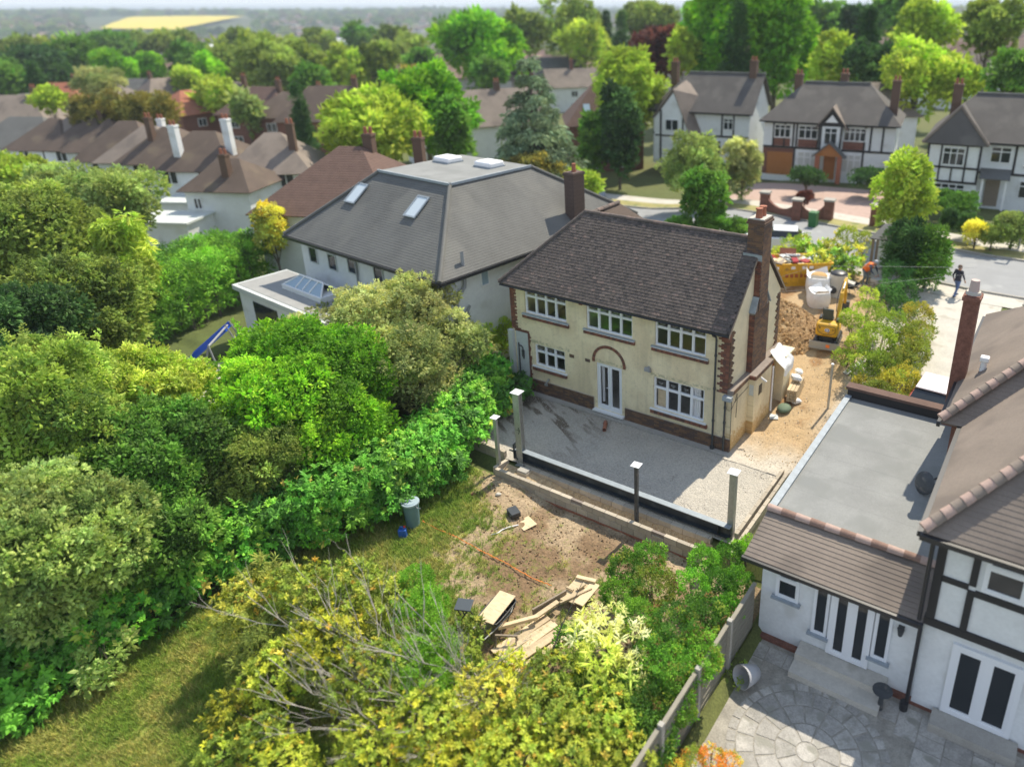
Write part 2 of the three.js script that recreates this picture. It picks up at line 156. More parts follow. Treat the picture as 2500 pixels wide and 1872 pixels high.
{ // garden lawn: worn grass over turned soil
  const n = 1024, x0 = -9.5, x1 = 4.1, z0 = 5.45, z1 = 25;
  const grass = [0.19, 0.27, 0.035], dry = [0.36, 0.34, 0.09], soil = [0.18, 0.115, 0.062], clay = [0.34, 0.255, 0.16];
  const wear = (x, z) => { const a = fbm(x * 0.55, z * 0.55, 61, 0, 4); // bare where the works have been
    return clamp(smooth(-7.6, -3.2, x + (a - 0.5) * 4) * smooth(12.5, 9.5, z + (a - 0.5) * 4) * 0.92 + smooth(7.6, 5.7, z + (a - 0.5) * 1.5) * 0.8 * smooth(-8.2, -6.6, x) - 0.05); };
  globalThis.__wear = wear;
  const t = tex(n, (u, v) => { const x = lerp(x0, x1, u), z = lerp(z1, z0, v), w = wear(x, z), f = fbm(x * 5, z * 5, 63, 0, 4), g = fbm(x * 22, z * 22, 67, 0, 3), p = fbm(x * 1.4, z * 1.4, 69, 0, 4);
    let c = mix3(grass, dry, smooth(0.35, 0.75, p * 0.6 + g * 0.4)); const s = mix3(soil, clay, smooth(0.42, 0.62, fbm(x * 0.8 + 5, z * 0.8, 71, 0, 3)) * 0.8 + smooth(6.6, 5.6, z) * 0.4);
    c = mix3(c, mul3(s, 0.7 + g * 0.6), smooth(0.36, 0.66, w * 0.5 + f * 0.42 + (g - 0.5) * 0.35)); return s2(mul3(c, 0.8 + 0.4 * g)); });
  t.wrapS = t.wrapT = THREE.ClampToEdgeWrapping;
  const b = tex(512, (u, v) => fbm(u * 24, v * 24, 73, 24, 5), false); b.repeat.set(1 / 2.2, 1 / 2.2);
  const g = sheet(steps([[x0, x1, 0.16]]), steps([[z0, z1, 0.16]]), (x, z) => 0.004 + wear(x, z) * (fbm(x * 3, z * 3, 75) - 0.5) * 0.12), u = g.attributes.uv, p = g.attributes.position;
  for (let i = 0; i < p.count; i++) u.setXY(i, (p.getX(i) - x0) / (x1 - x0), (z1 - p.getZ(i)) / (z1 - z0));
  const bb = b.clone(); bb.repeat.set(6, 9); bb.needsUpdate = true;
  structure('lawn', g, M([1, 1, 1], 0.95, { map: t, bumpMap: bb, bumpScale: 0.05 }));
}
{ // crushed stone pad behind the house
  const n = 1024, x0 = -9.35, x1 = 2.6, z0 = -0.1, z1 = 4.62;
  const t = tex(n, (u, v) => { const x = lerp(x0, x1, u), z = lerp(z1, z0, v), g = vn(x * 26, z * 26, 81), f = vn(x * 60, z * 60, 83), l = fbm(x * 0.9, z * 0.9, 85), s = fbm(x * 0.7 + z * 0.35, z * 3.2 - x * 1.6, 87, 0, 3);
    let c = mix3([0.36, 0.335, 0.29], [0.47, 0.43, 0.36], l); c = mul3(c, 0.72 + 0.34 * g + 0.3 * f);
    const wet = smooth(0.5, 0.66, s) * smooth(-3.6, -6.4, x) * smooth(4.2, 2.6, z) + smooth(1.1, 0.15, z) * smooth(-2, -7, x) * 0.6 * smooth(0.35, 0.6, l); // damp mud left of the doors
    return s2(mix3(c, mul3([0.1, 0.075, 0.05], 0.6 + f), clamp(wet) * 0.85)); });
  t.wrapS = t.wrapT = THREE.ClampToEdgeWrapping;
  const b = tex(512, (u, v) => clamp(vn(u * 64, v * 64, 89, 64) * 0.6 + vn(u * 128, v * 128, 91, 128) * 0.4), false); const bb = b.clone(); bb.repeat.set(5, 2); bb.needsUpdate = true;
  const xs = steps([[x0, x1, 0.12]]), zs = steps([[z0, z1, 0.12]]), g = sheet(xs, zs, 0), p = g.attributes.position, u = g.attributes.uv;
  for (let i = 0; i < p.count; i++) { const x = p.getX(i), z = p.getZ(i), w = 0.18 * (x + 4) + z; p.setY(i, (fbm(x * 1.2, z * 1.2, 93) - 0.5) * 0.06 + (fbm(x * 7, z * 7, 95) - 0.5) * 0.025 + 0.012 * Math.sin(x * 42) * smooth(0.25, 0.1, Math.abs(((w + 8) % 1.15) - 0.5)) * smooth(-1, -3, x)); u.setXY(i, (x - x0) / (x1 - x0), (z1 - z) / (z1 - z0)); }
  g.computeVertexNormals(); structure('gravel_pad', g, M([1, 1, 1], 0.93, { map: t, bumpMap: bb, bumpScale: 0.03 }));
}
{ // clay track from the street along the gable
  const x0 = -5, x1 = 4.6, z0 = -20, z1 = 0.5;
  const t = tex(1024, (u, v) => { const x = lerp(x0, x1, u), z = lerp(z1, z0, v), f = vn(x * 22, z * 22, 301), g = vn(x * 55, z * 55, 303), l = fbm(x * 0.8, z * 0.5, 305);
    let c = mix3([0.37, 0.25, 0.125], [0.46, 0.34, 0.2], l); c = mix3(c, [0.26, 0.14, 0.055], smooth(0.56, 0.74, fbm(x * 1.1 + 3, z * 0.9, 307)) * 0.85); c = mix3(c, [0.5, 0.46, 0.39], clamp(smooth(-2.2, 0.2, z + (l - 0.5) * 2) + smooth(2.0, 2.9, x + (l - 0.5)) * smooth(0, -8, z)) * 0.9); return s2(mul3(c, 0.72 + 0.28 * f + 0.28 * g)); });
  t.wrapS = t.wrapT = THREE.ClampToEdgeWrapping; const b = tex(512, (u, v) => clamp(vn(u * 64, v * 64, 309, 64) * 0.5 + fbm(u * 16, v * 16, 311, 16, 4) * 0.5), false); b.repeat.set(4, 9);
  const g = sheet(steps([[x0, x1, 0.14]]), steps([[z0, z1, 0.14]]), (x, z) => 0.02 + (fbm(x * 5, z * 5, 313) - 0.5) * 0.06 + 0.022 * Math.sin(z * 38) * smooth(0.32, 0.2, Math.abs(Math.abs(x - 1.55 - 0.1 * z) - 0.62)) * smooth(-9, -6, z), (x, z) => z < -4.9 || x > 0.1), p = g.attributes.position, u = g.attributes.uv;
  for (let i = 0; i < p.count; i++) u.setXY(i, (p.getX(i) - x0) / (x1 - x0), (z1 - p.getZ(i)) / (z1 - z0));
  structure('clay_track', g, M([1, 1, 1], 0.95, { map: t, bumpMap: b, bumpScale: 0.018 }));
}
structure('trench_soil', sheet(steps([[-6.5, 1.85, 0.14]]), steps([[4.8, 5.33, 0.1]]), (x, z) => 0.06 + (fbm(x * 6, z * 6, 315) - 0.5) * 0.12), mottled([0.42, 0.32, 0.19], 0.5, { size: 1.2, seed: 317, bump: 0.03, tintTo: [0.34, 0.2, 0.09], cover: 0.5 }));
{ const u = scene.children[scene.children.length - 1].geometry.attributes.uv; for (let i = 0; i < u.count; i++) u.setXY(i, u.getX(i) / 1.2, u.getY(i) / 1.2); }
// street, verges, drives
const roadZ = x => -22.6 - 0.23 * clamp(5 - x, 0, 19) - 0.03 * Math.max(0, -14 - x), strip = (name, x0, x1, a, b, lift, mat, sx = 1.5, sz = 0.6) => { const xs = steps([[x0, x1, sx]]), ws = steps([[0, 1, sz / Math.max(0.5, Math.abs(b(0) - a(0)))]]); const nx = xs.length, nw = ws.length, p = [], uv = [], id = []; for (const w of ws) for (const x of xs) { const z = lerp(a(x), b(x), w); p.push(x, H(x, z) + lift, z); uv.push(x / mat.userData.m, z / mat.userData.m); } for (let j = 0; j < nw - 1; j++) for (let i = 0; i < nx - 1; i++) { const q = j * nx + i; id.push(q, q + nx, q + 1, q + 1, q + nx, q + nx + 1); } const g = new THREE.BufferGeometry(); g.setAttribute('position', new THREE.Float32BufferAttribute(p, 3)); g.setAttribute('uv', new THREE.Float32BufferAttribute(uv, 2)); g.setIndex(id); g.computeVertexNormals(); const o = new THREE.Mesh(g, mat); o.name = numbered(name); o.receiveShadow = o.castShadow = true; o.userData.kind = 'structure'; scene.add(o); return o; };
strip('road', -70, 40, x => roadZ(x) + 3.6, x => roadZ(x) - 3.4, 0.03, MAT.road);
strip('verge', -70, 40, x => roadZ(x) - 3.56, x => roadZ(x) - 5.2, 0.13, MAT.verge);
strip('pavement', -70, 40, x => roadZ(x) - 5.2, x => roadZ(x) - 7.0, 0.126, MAT.paleConcrete);
strip('pavement', -70, 40, x => roadZ(x) + 5.4, x => roadZ(x) + 3.76, 0.045, MAT.paleConcrete);
for (const s of [[3.6, 3.76], [-3.56, -3.4]]) { const ks = []; for (let x = -60; x < 38; x += 3) { const a = roadZ(x) + (s[0] + s[1]) / 2, b = roadZ(x + 3) + (s[0] + s[1]) / 2; ks.push(bar(V(x + 0.02, H(x, a) + 0.06, a), V(x + 2.98, H(x + 3, b) + 0.06, b), 0.15, 0.16)); } structure('kerb', ks, MAT.concrete); }
strip('driveway', -16, -3.2, x => -31.6, x => -41.6, 0.034, MAT.paver);
structure('driveway', sheet(steps([[4.3, 7.35, 0.5]]), steps([[-17.3, -1.8, 0.6]]), 0.03), MAT.paleConcrete);
MAT.paleConcrete.userData.m = 3;
{ const o = scene.children[scene.children.length - 1], u = o.geometry.attributes.uv; for (let i = 0; i < u.count; i++) u.setXY(i, u.getX(i) / 3, u.getY(i) / 3); }
{ // rape field and pale plain far off
  const f = (name, pts, c, lift) => { const q = [], n = 24; for (let j = 0; j < n; j++) for (let i = 0; i < n; i++) { const at_ = (s, t) => { const px = lerp(lerp(pts[0][0], pts[1][0], s), lerp(pts[3][0], pts[2][0], s), t), d = lerp(lerp(pts[0][1], pts[1][1], s), lerp(pts[3][1], pts[2][1], s), t), p = D(px, 60, d); p.y = H(p.x, p.z) + lift; return p; }; const a = at_(i / n, j / n), b = at_((i + 1) / n, j / n), cc = at_((i + 1) / n, (j + 1) / n), d = at_(i / n, (j + 1) / n); q.push(a, b, cc, a, cc, d); } structure(name, tri(q), M(c, 0.95)); };
  f('rape_field', [[240, 1480], [430, 1400], [600, 2000], [330, 2100]], [0.62, 0.5, 0.05], 7);
  f('pasture', [[2040, 700], [2300, 700], [2420, 1200], [1990, 1200]], [0.2, 0.26, 0.07], 6);
}

// ---------- foliage ----------
const leafMat = (tr, coat = 0) => new THREE.MeshPhysicalMaterial({ color: 0xffffff, roughness: 1, specularIntensity: 0.4, clearcoat: coat, clearcoatRoughness: 0.38, transmission: tr, thickness: 0, side: THREE.DoubleSide });
const LEAF = leafMat(0.38, 0.08), GLOSS = leafMat(0.3, 0.3), NEEDLE = leafMat(0.2);
function leaf(l, w, fold = 0.25, n = 2) { // a folded blade along +y
  const o = [], pr = [[0, 0.03], [0.3, 0.8], [0.6, 1], [1, 0.02]].slice(0, 4), P = [];
  const rows = n === 1 ? [[0, 0.05], [0.45, 1], [1, 0.02]] : pr;
  for (const [t, k] of rows) P.push([V(-w / 2 * k, t * l, 0), V(0, t * l, -w * fold * k), V(w / 2 * k, t * l, 0)].map(p => { p.z += 0.18 * l * t * t; return p; }));
  for (let i = 0; i < P.length - 1; i++) for (let s = 0; s < 2; s++) o.push(P[i][s], P[i + 1][s], P[i + 1][s + 1], P[i][s], P[i + 1][s + 1], P[i][s + 1]);
  return tri(o);
}
function spray(seed, n, R, l, w, opt = {}) { // a tuft of leaves in a ball of radius R
  const r = rng(seed), gs = []; for (let i = 0; i < n; i++) { const g = leaf(l * (0.7 + r() * 0.6), w * (0.8 + r() * 0.4), 0.22, opt.rows || 1); const a = r() * 6.283, el = opt.flat ? (r() - 0.3) * 0.7 : (r() - 0.25) * 1.6; const q = V(Math.cos(a) * Math.cos(el), Math.sin(el) * (opt.flat ? 0.4 : 0.8), Math.sin(a) * Math.cos(el)), pos = q.clone().multiplyScalar(R * Math.cbrt(r()) * 0.75); const dir = q.clone().add(V((r() - 0.5), 0.35 + (opt.droop ? -1.2 : 0), (r() - 0.5)).multiplyScalar(0.8)).normalize();
    g.applyQuaternion(new THREE.Quaternion().setFromAxisAngle(V(0, 1, 0), r() * 6.28)).applyQuaternion(new THREE.Quaternion().setFromUnitVectors(V(0, 1, 0), dir)).translate(pos.x, pos.y, pos.z); gs.push(g); }
  return merge(gs);
}
function whorl(seed, n, l, w) { const r = rng(seed), gs = []; for (let i = 0; i < n; i++) { const g = leaf(l * (0.75 + r() * 0.5), w * (0.85 + r() * 0.3), 0.2, 2); const a = i / n * 6.283 * 1.6 + r() * 0.6, t = 0.5 + r() * 0.75; gs.push(g.applyQuaternion(new THREE.Quaternion().setFromEuler(new THREE.Euler(t, a, 0, 'YXZ'))).translate(0, (r() - 0.5) * l * 0.7, 0)); } return merge(gs); }
const SP = { // unit tufts (radius about 1), scaled to size
  broad: [1, 2, 3].map(s => spray(s, 16, 1, 0.75, 0.5)), fine: [4, 5].map(s => spray(s, 26, 1, 0.5, 0.3)), droop: [6, 7].map(s => spray(s, 18, 1, 0.9, 0.26, { droop: 1 })), flat: [8, 9].map(s => spray(s, 18, 1, 0.7, 0.32, { flat: 1 })), needle: [10, 11].map(s => spray(s, 22, 1, 0.7, 0.2)), whorl: [12, 13, 14].map(s => whorl(s, 9, 0.95, 0.36)), lance: [15, 16].map(s => whorl(s, 8, 1.15, 0.19)), small: [17, 18].map(s => spray(s, 22, 1, 0.42, 0.3)),
};
const qa = new THREE.Quaternion(), qb = new THREE.Quaternion(), mm = new THREE.Matrix4(), cc = new THREE.Color();
function scatter(name, parent, geo, mat, list) { // list of {p, s, q, c}
  const o = new THREE.InstancedMesh(geo, mat, list.length); list.forEach((e, i) => { mm.compose(e.p, e.q, V(e.s, e.s * (e.sy || 1), e.s)); o.setMatrixAt(i, mm); if (e.c) o.setColorAt(i, cc.setRGB(...e.c)); }); o.name = parent ? name : numbered(name); o.castShadow = o.receiveShadow = true; (parent || scene).add(o); return o;
}
const jitter = (r, c, a = 0.3) => { const k = 1 + (r() - 0.5) * 2 * a, h = (r() - 0.5) * a * 0.5; return [clamp(c[0] * k * (1 + h)), clamp(c[1] * k), clamp(c[2] * k * (1 - h))]; };
const turned = (r, dir) => new THREE.Quaternion().setFromUnitVectors(V(0, 1, 0), dir).multiply(qa.setFromAxisAngle(V(0, 1, 0), r() * 6.283));
// lobes: [{p, rx, ry, rz}], size of tuft in metres, density in layers
function lobeLeaves(seed, lobes, size, layers, pal, o = {}) {
  const r = rng(seed), out = []; const tip = o.tip;
  lobes.forEach((L, li) => { const area = 12.57 * Math.pow((Math.pow(L.rx * L.ry, 1.6) + Math.pow(L.rx * L.rz, 1.6) + Math.pow(L.ry * L.rz, 1.6)) / 3, 1 / 1.6), n = Math.round(layers * area / (size * size * 3.2)); const base = L.c || pal[Math.floor(r() * pal.length)], tone = 0.7 + r() * 0.55;
    for (let i = 0; i < n; i++) { const u = r() * 2 - 1, a = r() * 6.283, q = V(Math.sqrt(1 - u * u) * Math.cos(a), u, Math.sqrt(1 - u * u) * Math.sin(a)); if (q.y < -0.55 && r() < 0.6) continue; let k = 0.55 + 0.45 * Math.sqrt(r()); k *= 0.72 + 0.52 * vn(q.x * 2.5 + 9 + li, q.y * 2.5 + q.z * 2 + 9, seed + li);
      const p = V(L.p.x + q.x * L.rx * k, L.p.y + q.y * L.ry * k, L.p.z + q.z * L.rz * k); if (o.floor !== undefined && p.y < o.floor) continue;
      const dir = q.clone().add(V(r() - 0.5, r() * 0.6, r() - 0.5).multiplyScalar(o.wild || 1)).normalize(); let c = r() < 0.65 ? base : pal[Math.floor(r() * pal.length)]; if (tip && r() < tip.share && k > 0.75) c = tip.c[Math.floor(r() * tip.c.length)];
      out.push({ p, s: size * (0.5 + Math.pow(r(), 1.4) * 0.95), q: turned(r, o.up ? V(dir.x * 0.4, 1, dir.z * 0.4).normalize() : dir), c: jitter(r, mul3([c[0] < c[1] * 0.72 ? c[0] * 1.12 : c[0], c[1], c[2] * 0.75], tone * (o.gain || 2.5)), o.jit || 0.34) }); }
    if (o.shoots !== 0) for (let k = 0, m = o.shoots || 5; k < m; k++) { const a = r() * 6.283, q = V(Math.cos(a) * 0.8, 0.25 + r() * 0.9, Math.sin(a) * 0.8).normalize(), b = V(L.p.x + q.x * L.rx * 0.85, L.p.y + q.y * L.ry * 0.85, L.p.z + q.z * L.rz * 0.85), len = (0.3 + r() * 0.6) * Math.min(L.rx, L.ry), st = Math.max(2, Math.round(len / (size * 0.5))), d = q.clone().add(V(0, 0.5, 0)).normalize(); for (let t = 0; t < st; t++) { const p = b.clone().addScaledVector(d, len * t / st).add(V(r() - 0.5, r() - 0.5, r() - 0.5).multiplyScalar(size * 0.5)); if (o.floor !== undefined && p.y < o.floor) continue; out.push({ p, s: size * (0.8 - 0.4 * t / st), q: turned(r, d), c: jitter(r, mul3([base[0] < base[1] * 0.72 ? base[0] * 1.12 : base[0], base[1], base[2] * 0.75], tone * (o.gain || 2.5) * 1.05), 0.3) }); } } });
  return out;
}
function leafPart(name, t, kind, mat, list, seed) { const o = scatter(name, t, SP[kind][seed % SP[kind].length], mat, list); o.userData.kind = 'stuff'; return o; }
function split(list, geos, seed) { const r = rng(seed), b = geos.map(() => []); for (const e of list) b[Math.floor(r() * geos.length)].push(e); return b; }
function lobesOf(seed, P, rx, ry, rz, n, shape = 'round') { const r = rng(seed), o = []; if (shape === 'cone') { for (let k = 0; k < n; k++) { const t = k / n, rr = (1 - t) * 0.95 + 0.06, m = Math.max(2, Math.round(5 * (1 - t))); for (let i = 0; i < m; i++) { const a = r() * 6.28; o.push({ p: V(P.x + Math.cos(a) * rx * rr * 0.45, P.y - ry + 2 * ry * (t + 0.03 + r() * 0.04), P.z + Math.sin(a) * rz * rr * 0.45), rx: rx * rr * 0.6, ry: ry * 0.2, rz: rz * rr * 0.6 }); } } return o; }
  const m = Math.round(n * 1.7); for (let k = 0; k < m; k++) { const u = lerp(-0.8, 0.92, (k + r() * 0.8) / m), a = k * 2.4 + r() * 1.4, w = Math.sqrt(Math.max(0.06, 1 - u * u)), s = 0.19 + 0.27 * Math.pow(r(), 1.4), sk = 0.78 + 0.44 * vn(Math.cos(a) * 1.5 + 7, Math.sin(a) * 1.5 + u + 7, seed), q = (0.4 + 0.42 * Math.sqrt(r())) * sk; o.push({ p: V(P.x + Math.cos(a) * rx * w * q, P.y + u * ry * 0.72 + (r() - 0.5) * ry * 0.12, P.z + Math.sin(a) * rz * w * q), rx: rx * s * (0.85 + r() * 0.5), ry: ry * s * (0.7 + r() * 0.45), rz: rz * s * (0.85 + r() * 0.5) }); } o.push({ p: P.clone().add(V(0, -ry * 0.1, 0)), rx: rx * 0.42, ry: ry * 0.5, rz: rz * 0.42 }); return o; }
function limbs(seed, base, lobes, r0, mat, t) { // a tapered trunk and limbs to the lobes
  const r = rng(seed + 5), gs = [], top = lobes.reduce((a, l) => a.add(l.p), V(0, 0, 0)).divideScalar(lobes.length), fork = base.clone().lerp(top, 0.45);
  gs.push(rod(base, fork, r0, 8, r0 * 0.7), rod(fork, top, r0 * 0.68, 7, r0 * 0.3)); lobes.slice(0, 9).forEach(l => { const a = base.clone().lerp(top, 0.35 + r() * 0.4), m = a.clone().lerp(l.p, 0.55).add(V(0, -0.1 * l.ry, 0)); gs.push(rod(a, m, r0 * 0.34, 5, r0 * 0.22), rod(m, l.p, r0 * 0.21, 5, r0 * 0.06)); }); return part('trunk', gs, mat, t);
}
const COL = { lime: [[0.2, 0.27, 0.035], [0.24, 0.29, 0.05], [0.15, 0.22, 0.03]], bright: [[0.1, 0.24, 0.015], [0.14, 0.29, 0.02], [0.07, 0.18, 0.015]], green: [[0.055, 0.14, 0.02], [0.08, 0.17, 0.03], [0.045, 0.1, 0.018]], dark: [[0.025, 0.065, 0.02], [0.035, 0.08, 0.025], [0.02, 0.05, 0.018]], olive: [[0.11, 0.16, 0.035], [0.145, 0.19, 0.045], [0.08, 0.125, 0.03]], grey: [[0.19, 0.205, 0.09], [0.23, 0.24, 0.12], [0.13, 0.16, 0.065]], sage: [[0.14, 0.195, 0.065], [0.19, 0.24, 0.09], [0.09, 0.145, 0.045]], cedar: [[0.09, 0.125, 0.09], [0.12, 0.155, 0.11], [0.06, 0.09, 0.065]], yellow: [[0.46, 0.37, 0.035], [0.36, 0.33, 0.04], [0.5, 0.42, 0.07]], red: [[0.07, 0.022, 0.022], [0.09, 0.03, 0.026], [0.05, 0.02, 0.018]], brown: [[0.13, 0.115, 0.035], [0.16, 0.14, 0.035], [0.08, 0.085, 0.028]], russet: [[0.26, 0.12, 0.06], [0.2, 0.11, 0.06]], ivory: [[0.5, 0.5, 0.2], [0.4, 0.44, 0.13], [0.3, 0.36, 0.08]] };
let treeSeed = 1000;
const far_ = (x, y, h) => { const p = G(x, y, h); return Math.hypot(p.x - cC.x, p.z - cC.z); };
function tree(name, label, category, group, cx, cyp, hw, hh, dist, kind, pal, o = {}) { // photo outline (centre and half sizes) at a ground distance
  const seed = treeSeed += 7, P = D(cx, cyp, dist), depth = P.clone().sub(cC).dot(cF), rx = hw * depth / CAM.f, ry = hh * depth / CAM.f * 1.06, gy = H(P.x, P.z) - 0.05, base = V(P.x, gy, P.z);
  const lowest = P.y - ry; let cy0 = P.y, ryy = ry; if (lowest < gy + 0.2) { cy0 = (P.y + ry + gy + 0.2) / 2; ryy = (P.y + ry - gy - 0.2) / 2; }
  const t = thing(name, label, category, [base.x, base.y, base.z], 0, group); const L = lobesOf(seed, V(0, cy0 - gy, 0), rx, ryy, rx * (o.deep || 0.95), o.lobes || 12, o.shape);
  const size = o.size || clamp(dist * 0.0085, 0.22, 1.4), list = lobeLeaves(seed + 1, L, size, o.layers || 2.3, COL[pal] || pal, { floor: 0.05, ...o });
  limbs(seed, V(0, 0, 0), L, clamp(rx * 0.09, 0.06, 0.45), MAT.bark, t);
  leafPart('crown', t, kind, o.mat || LEAF, list, seed); return t;
}
function shrub(name, label, category, group, lobes, kind, pal, size, layers, o = {}) { // lobes in world metres
  const seed = treeSeed += 7, c = lobes.reduce((a, l) => a.add(l.p), V(0, 0, 0)).divideScalar(lobes.length), gy = o.gy ?? H(c.x, c.z), t = thing(name, label, category, [c.x, gy, c.z], 0, group), off = V(c.x, gy, c.z);
  const L = lobes.map(l => ({ ...l, p: l.p.clone().sub(off) })), list = lobeLeaves(seed, L, size, layers, COL[pal] || pal, { floor: 0.03, ...o }), r = rng(seed + 3), st = [];
  for (const l of L) for (let k = 0; k < 3; k++) { const b = V(l.p.x * 0.8 + (r() - 0.5) * l.rx * 0.5, H(l.p.x * 0.8 + c.x, l.p.z * 0.8 + c.z) - gy - 0.04, l.p.z * 0.8 + (r() - 0.5) * l.rz * 0.5), e = l.p.clone().add(V((r() - 0.5) * l.rx, r() * l.ry * 0.7, (r() - 0.5) * l.rz)); if (e.y > b.y + 0.1) st.push(rod(b, e, 0.025, 5, 0.008)); }
  if (st.length) part('stem', st, MAT.bark, t); leafPart('foliage', t, kind, o.mat || LEAF, list, seed); return t;
}
const lobe = (p, rx, ry, rz = rx, c) => ({ p, rx, ry, rz, c });

// ---------- building helpers ----------
function clipBand(poly, a, b) { const cut = (P, f) => { const o = []; for (let i = 0; i < P.length; i++) { const p = P[i], q = P[(i + 1) % P.length], x = f(p), y = f(q); if (x >= 0) o.push(p); if ((x >= 0) !== (y >= 0)) { const t = x / (x - y); o.push([lerp(p[0], q[0], t), lerp(p[1], q[1], t)]); } } return o; }; return cut(cut(poly, p => p[1] - a), p => b - p[1]); }
function frame3(poly) { const n = V(0, 0, 0); for (let i = 0; i < poly.length; i++) { const p = poly[i], q = poly[(i + 1) % poly.length]; n.x += (p.y - q.y) * (p.z + q.z); n.y += (p.z - q.z) * (p.x + q.x); n.z += (p.x - q.x) * (p.y + q.y); } n.normalize(); if (n.y < 0) n.negate(); const e = poly[1].clone().sub(poly[0]).normalize(), s = n.clone().cross(e); if (s.y < 0) { s.negate(); } const P2 = poly.map(p => { const d = p.clone().sub(poly[0]); return [d.dot(e), d.dot(s)]; }); return { n, e, s, o: poly[0], P2, at: (u, v, h = 0) => poly[0].clone().addScaledVector(e, u).addScaledVector(s, v).addScaledVector(n, h) }; }
function courses(poly, c = 0.12, t = 0.01, size = 1.9) { // stepped rows of tiles laid on a roof slope; first edge is the eave
  const F = frame3(poly), vm = Math.max(...F.P2.map(p => p[1])), o = [], uv = []; const push = (pts, f) => { for (let i = 1; i < pts.length - 1; i++) for (const p of [pts[0], pts[i], pts[i + 1]]) { o.push(f(p)); uv.push(p[0] / size, p[1] / size); } };
  for (let v = 0; v < vm - 0.01; v += c) { const B = clipBand(F.P2, v, Math.min(vm, v + c)); if (B.length < 3) continue; const lift = p => F.at(p[0], p[1], t * (1 - (p[1] - v) / c)); push(B, lift); const low = B.filter(p => p[1] < v + 1e-6).sort((a, b) => a[0] - b[0]); if (low.length > 1) { const a = low[0], b = low[low.length - 1]; for (const q of [[a, 0], [b, 0], [b, t], [a, 0], [b, t], [a, t]]) { o.push(F.at(q[0][0], q[0][1], q[1])); uv.push(q[0][0] / size, q[0][1] / size + q[1]); } } }
  return tri(o, uv);
}
const slab = (poly, th) => { const F = frame3(poly); return solid(poly.map(p => p.clone().addScaledVector(F.n, -0.004)), F.n.clone().multiplyScalar(-th)); };
function roofHip(x0, x1, z0, z1, ye, yr, hl, hr) { // z0 near side, z1 far side; hl / hr hip runs at left and right ends (0: gable); planes with eave first
  const zm = (z0 + z1) / 2, A = V(x0, ye, z0), B = V(x1, ye, z0), C = V(x1, ye, z1), E = V(x0, ye, z1), R0 = V(x0 + hl, yr, zm), R1 = V(x1 - hr, yr, zm); const P = [[A, B, R1, R0], [C, E, R0, R1]]; if (hl) P.push([E, A, R0]); if (hr) P.push([B, C, R1]); return P;
}
function ridgeTiles(a, b, r, step, mats, parent, name = 'ridge_tile') { const d = b.clone().sub(a), L = d.length(), n = Math.max(1, Math.round(L / step)), g = clean(new THREE.CylinderGeometry(r, r * 1.12, L / n * 1.04, 8, 1, false, 0, Math.PI).rotateY(-Math.PI / 2).rotateX(-Math.PI / 2)); const q = new THREE.Quaternion().setFromRotationMatrix(new THREE.Matrix4().lookAt(V(0, 0, 0), d, V(0, 1, 0))); for (let i = 0; i < n; i++) { const o = part(name, g, mats[i % mats.length], parent); o.position.copy(a.clone().lerp(b, (i + 0.5) / n)); o.quaternion.copy(q); } }
function windowUnit(parent, x, y, z, w, h, cols, transom, o = {}) { // a framed window facing +z, lower left corner at x, y; transom: share of height from the top
  const g = new THREE.Group(); g.name = o.name || 'window'; g.position.set(x, y, z); g.rotation.y = o.turn || 0; parent.add(g); const f = o.f || 0.055, d = o.d || 0.07, fm = o.frame || MAT.upvc, bars = [b2(0, w, 0, f, -d / 2, d / 2), b2(0, w, h - f, h, -d / 2, d / 2), b2(0, f, f, h - f, -d / 2, d / 2), b2(w - f, w, f, h - f, -d / 2, d / 2)], yt = transom ? h * (1 - transom) : 0, cw = (w - 2 * f) / cols; for (let k = 1; k < cols; k++) bars.push(b2(f + k * cw - f * 0.6, f + k * cw + f * 0.6, f, h - f, -d / 2 + 0.003, d / 2 - 0.003)); if (yt) bars.push(b2(f, w - f, yt - f * 0.55, yt + f * 0.55, -d / 2 + 0.005, d / 2 - 0.005));
  const s = f * 0.55; for (let k = 0; k < cols; k++) for (const [a, b] of yt ? [[f, yt - f * 0.55], [yt + f * 0.55, h - f]] : [[f, h - f]]) { const x0 = f + k * cw + (k ? f * 0.6 : 0), x1 = f + (k + 1) * cw - (k < cols - 1 ? f * 0.6 : 0); if (o.sash !== false) bars.push(b2(x0, x1, a, a + s, -d / 2, d / 2 - 0.015), b2(x0, x1, b - s, b, -d / 2, d / 2 - 0.015), b2(x0, x0 + s, a + s, b - s, -d / 2, d / 2 - 0.015), b2(x1 - s, x1, a + s, b - s, -d / 2, d / 2 - 0.015)); part('pane', b2(x0, x1, a, b, -0.012, -0.004), o.glass || MAT.glass, g); }
  part('frame', bars, fm, g); if (o.sill) part('sill', b2(-0.08, w + 0.08, -0.05, 0.0, 0, 0.14), o.sill === true ? MAT.whitePaint : o.sill, g); return g;
}
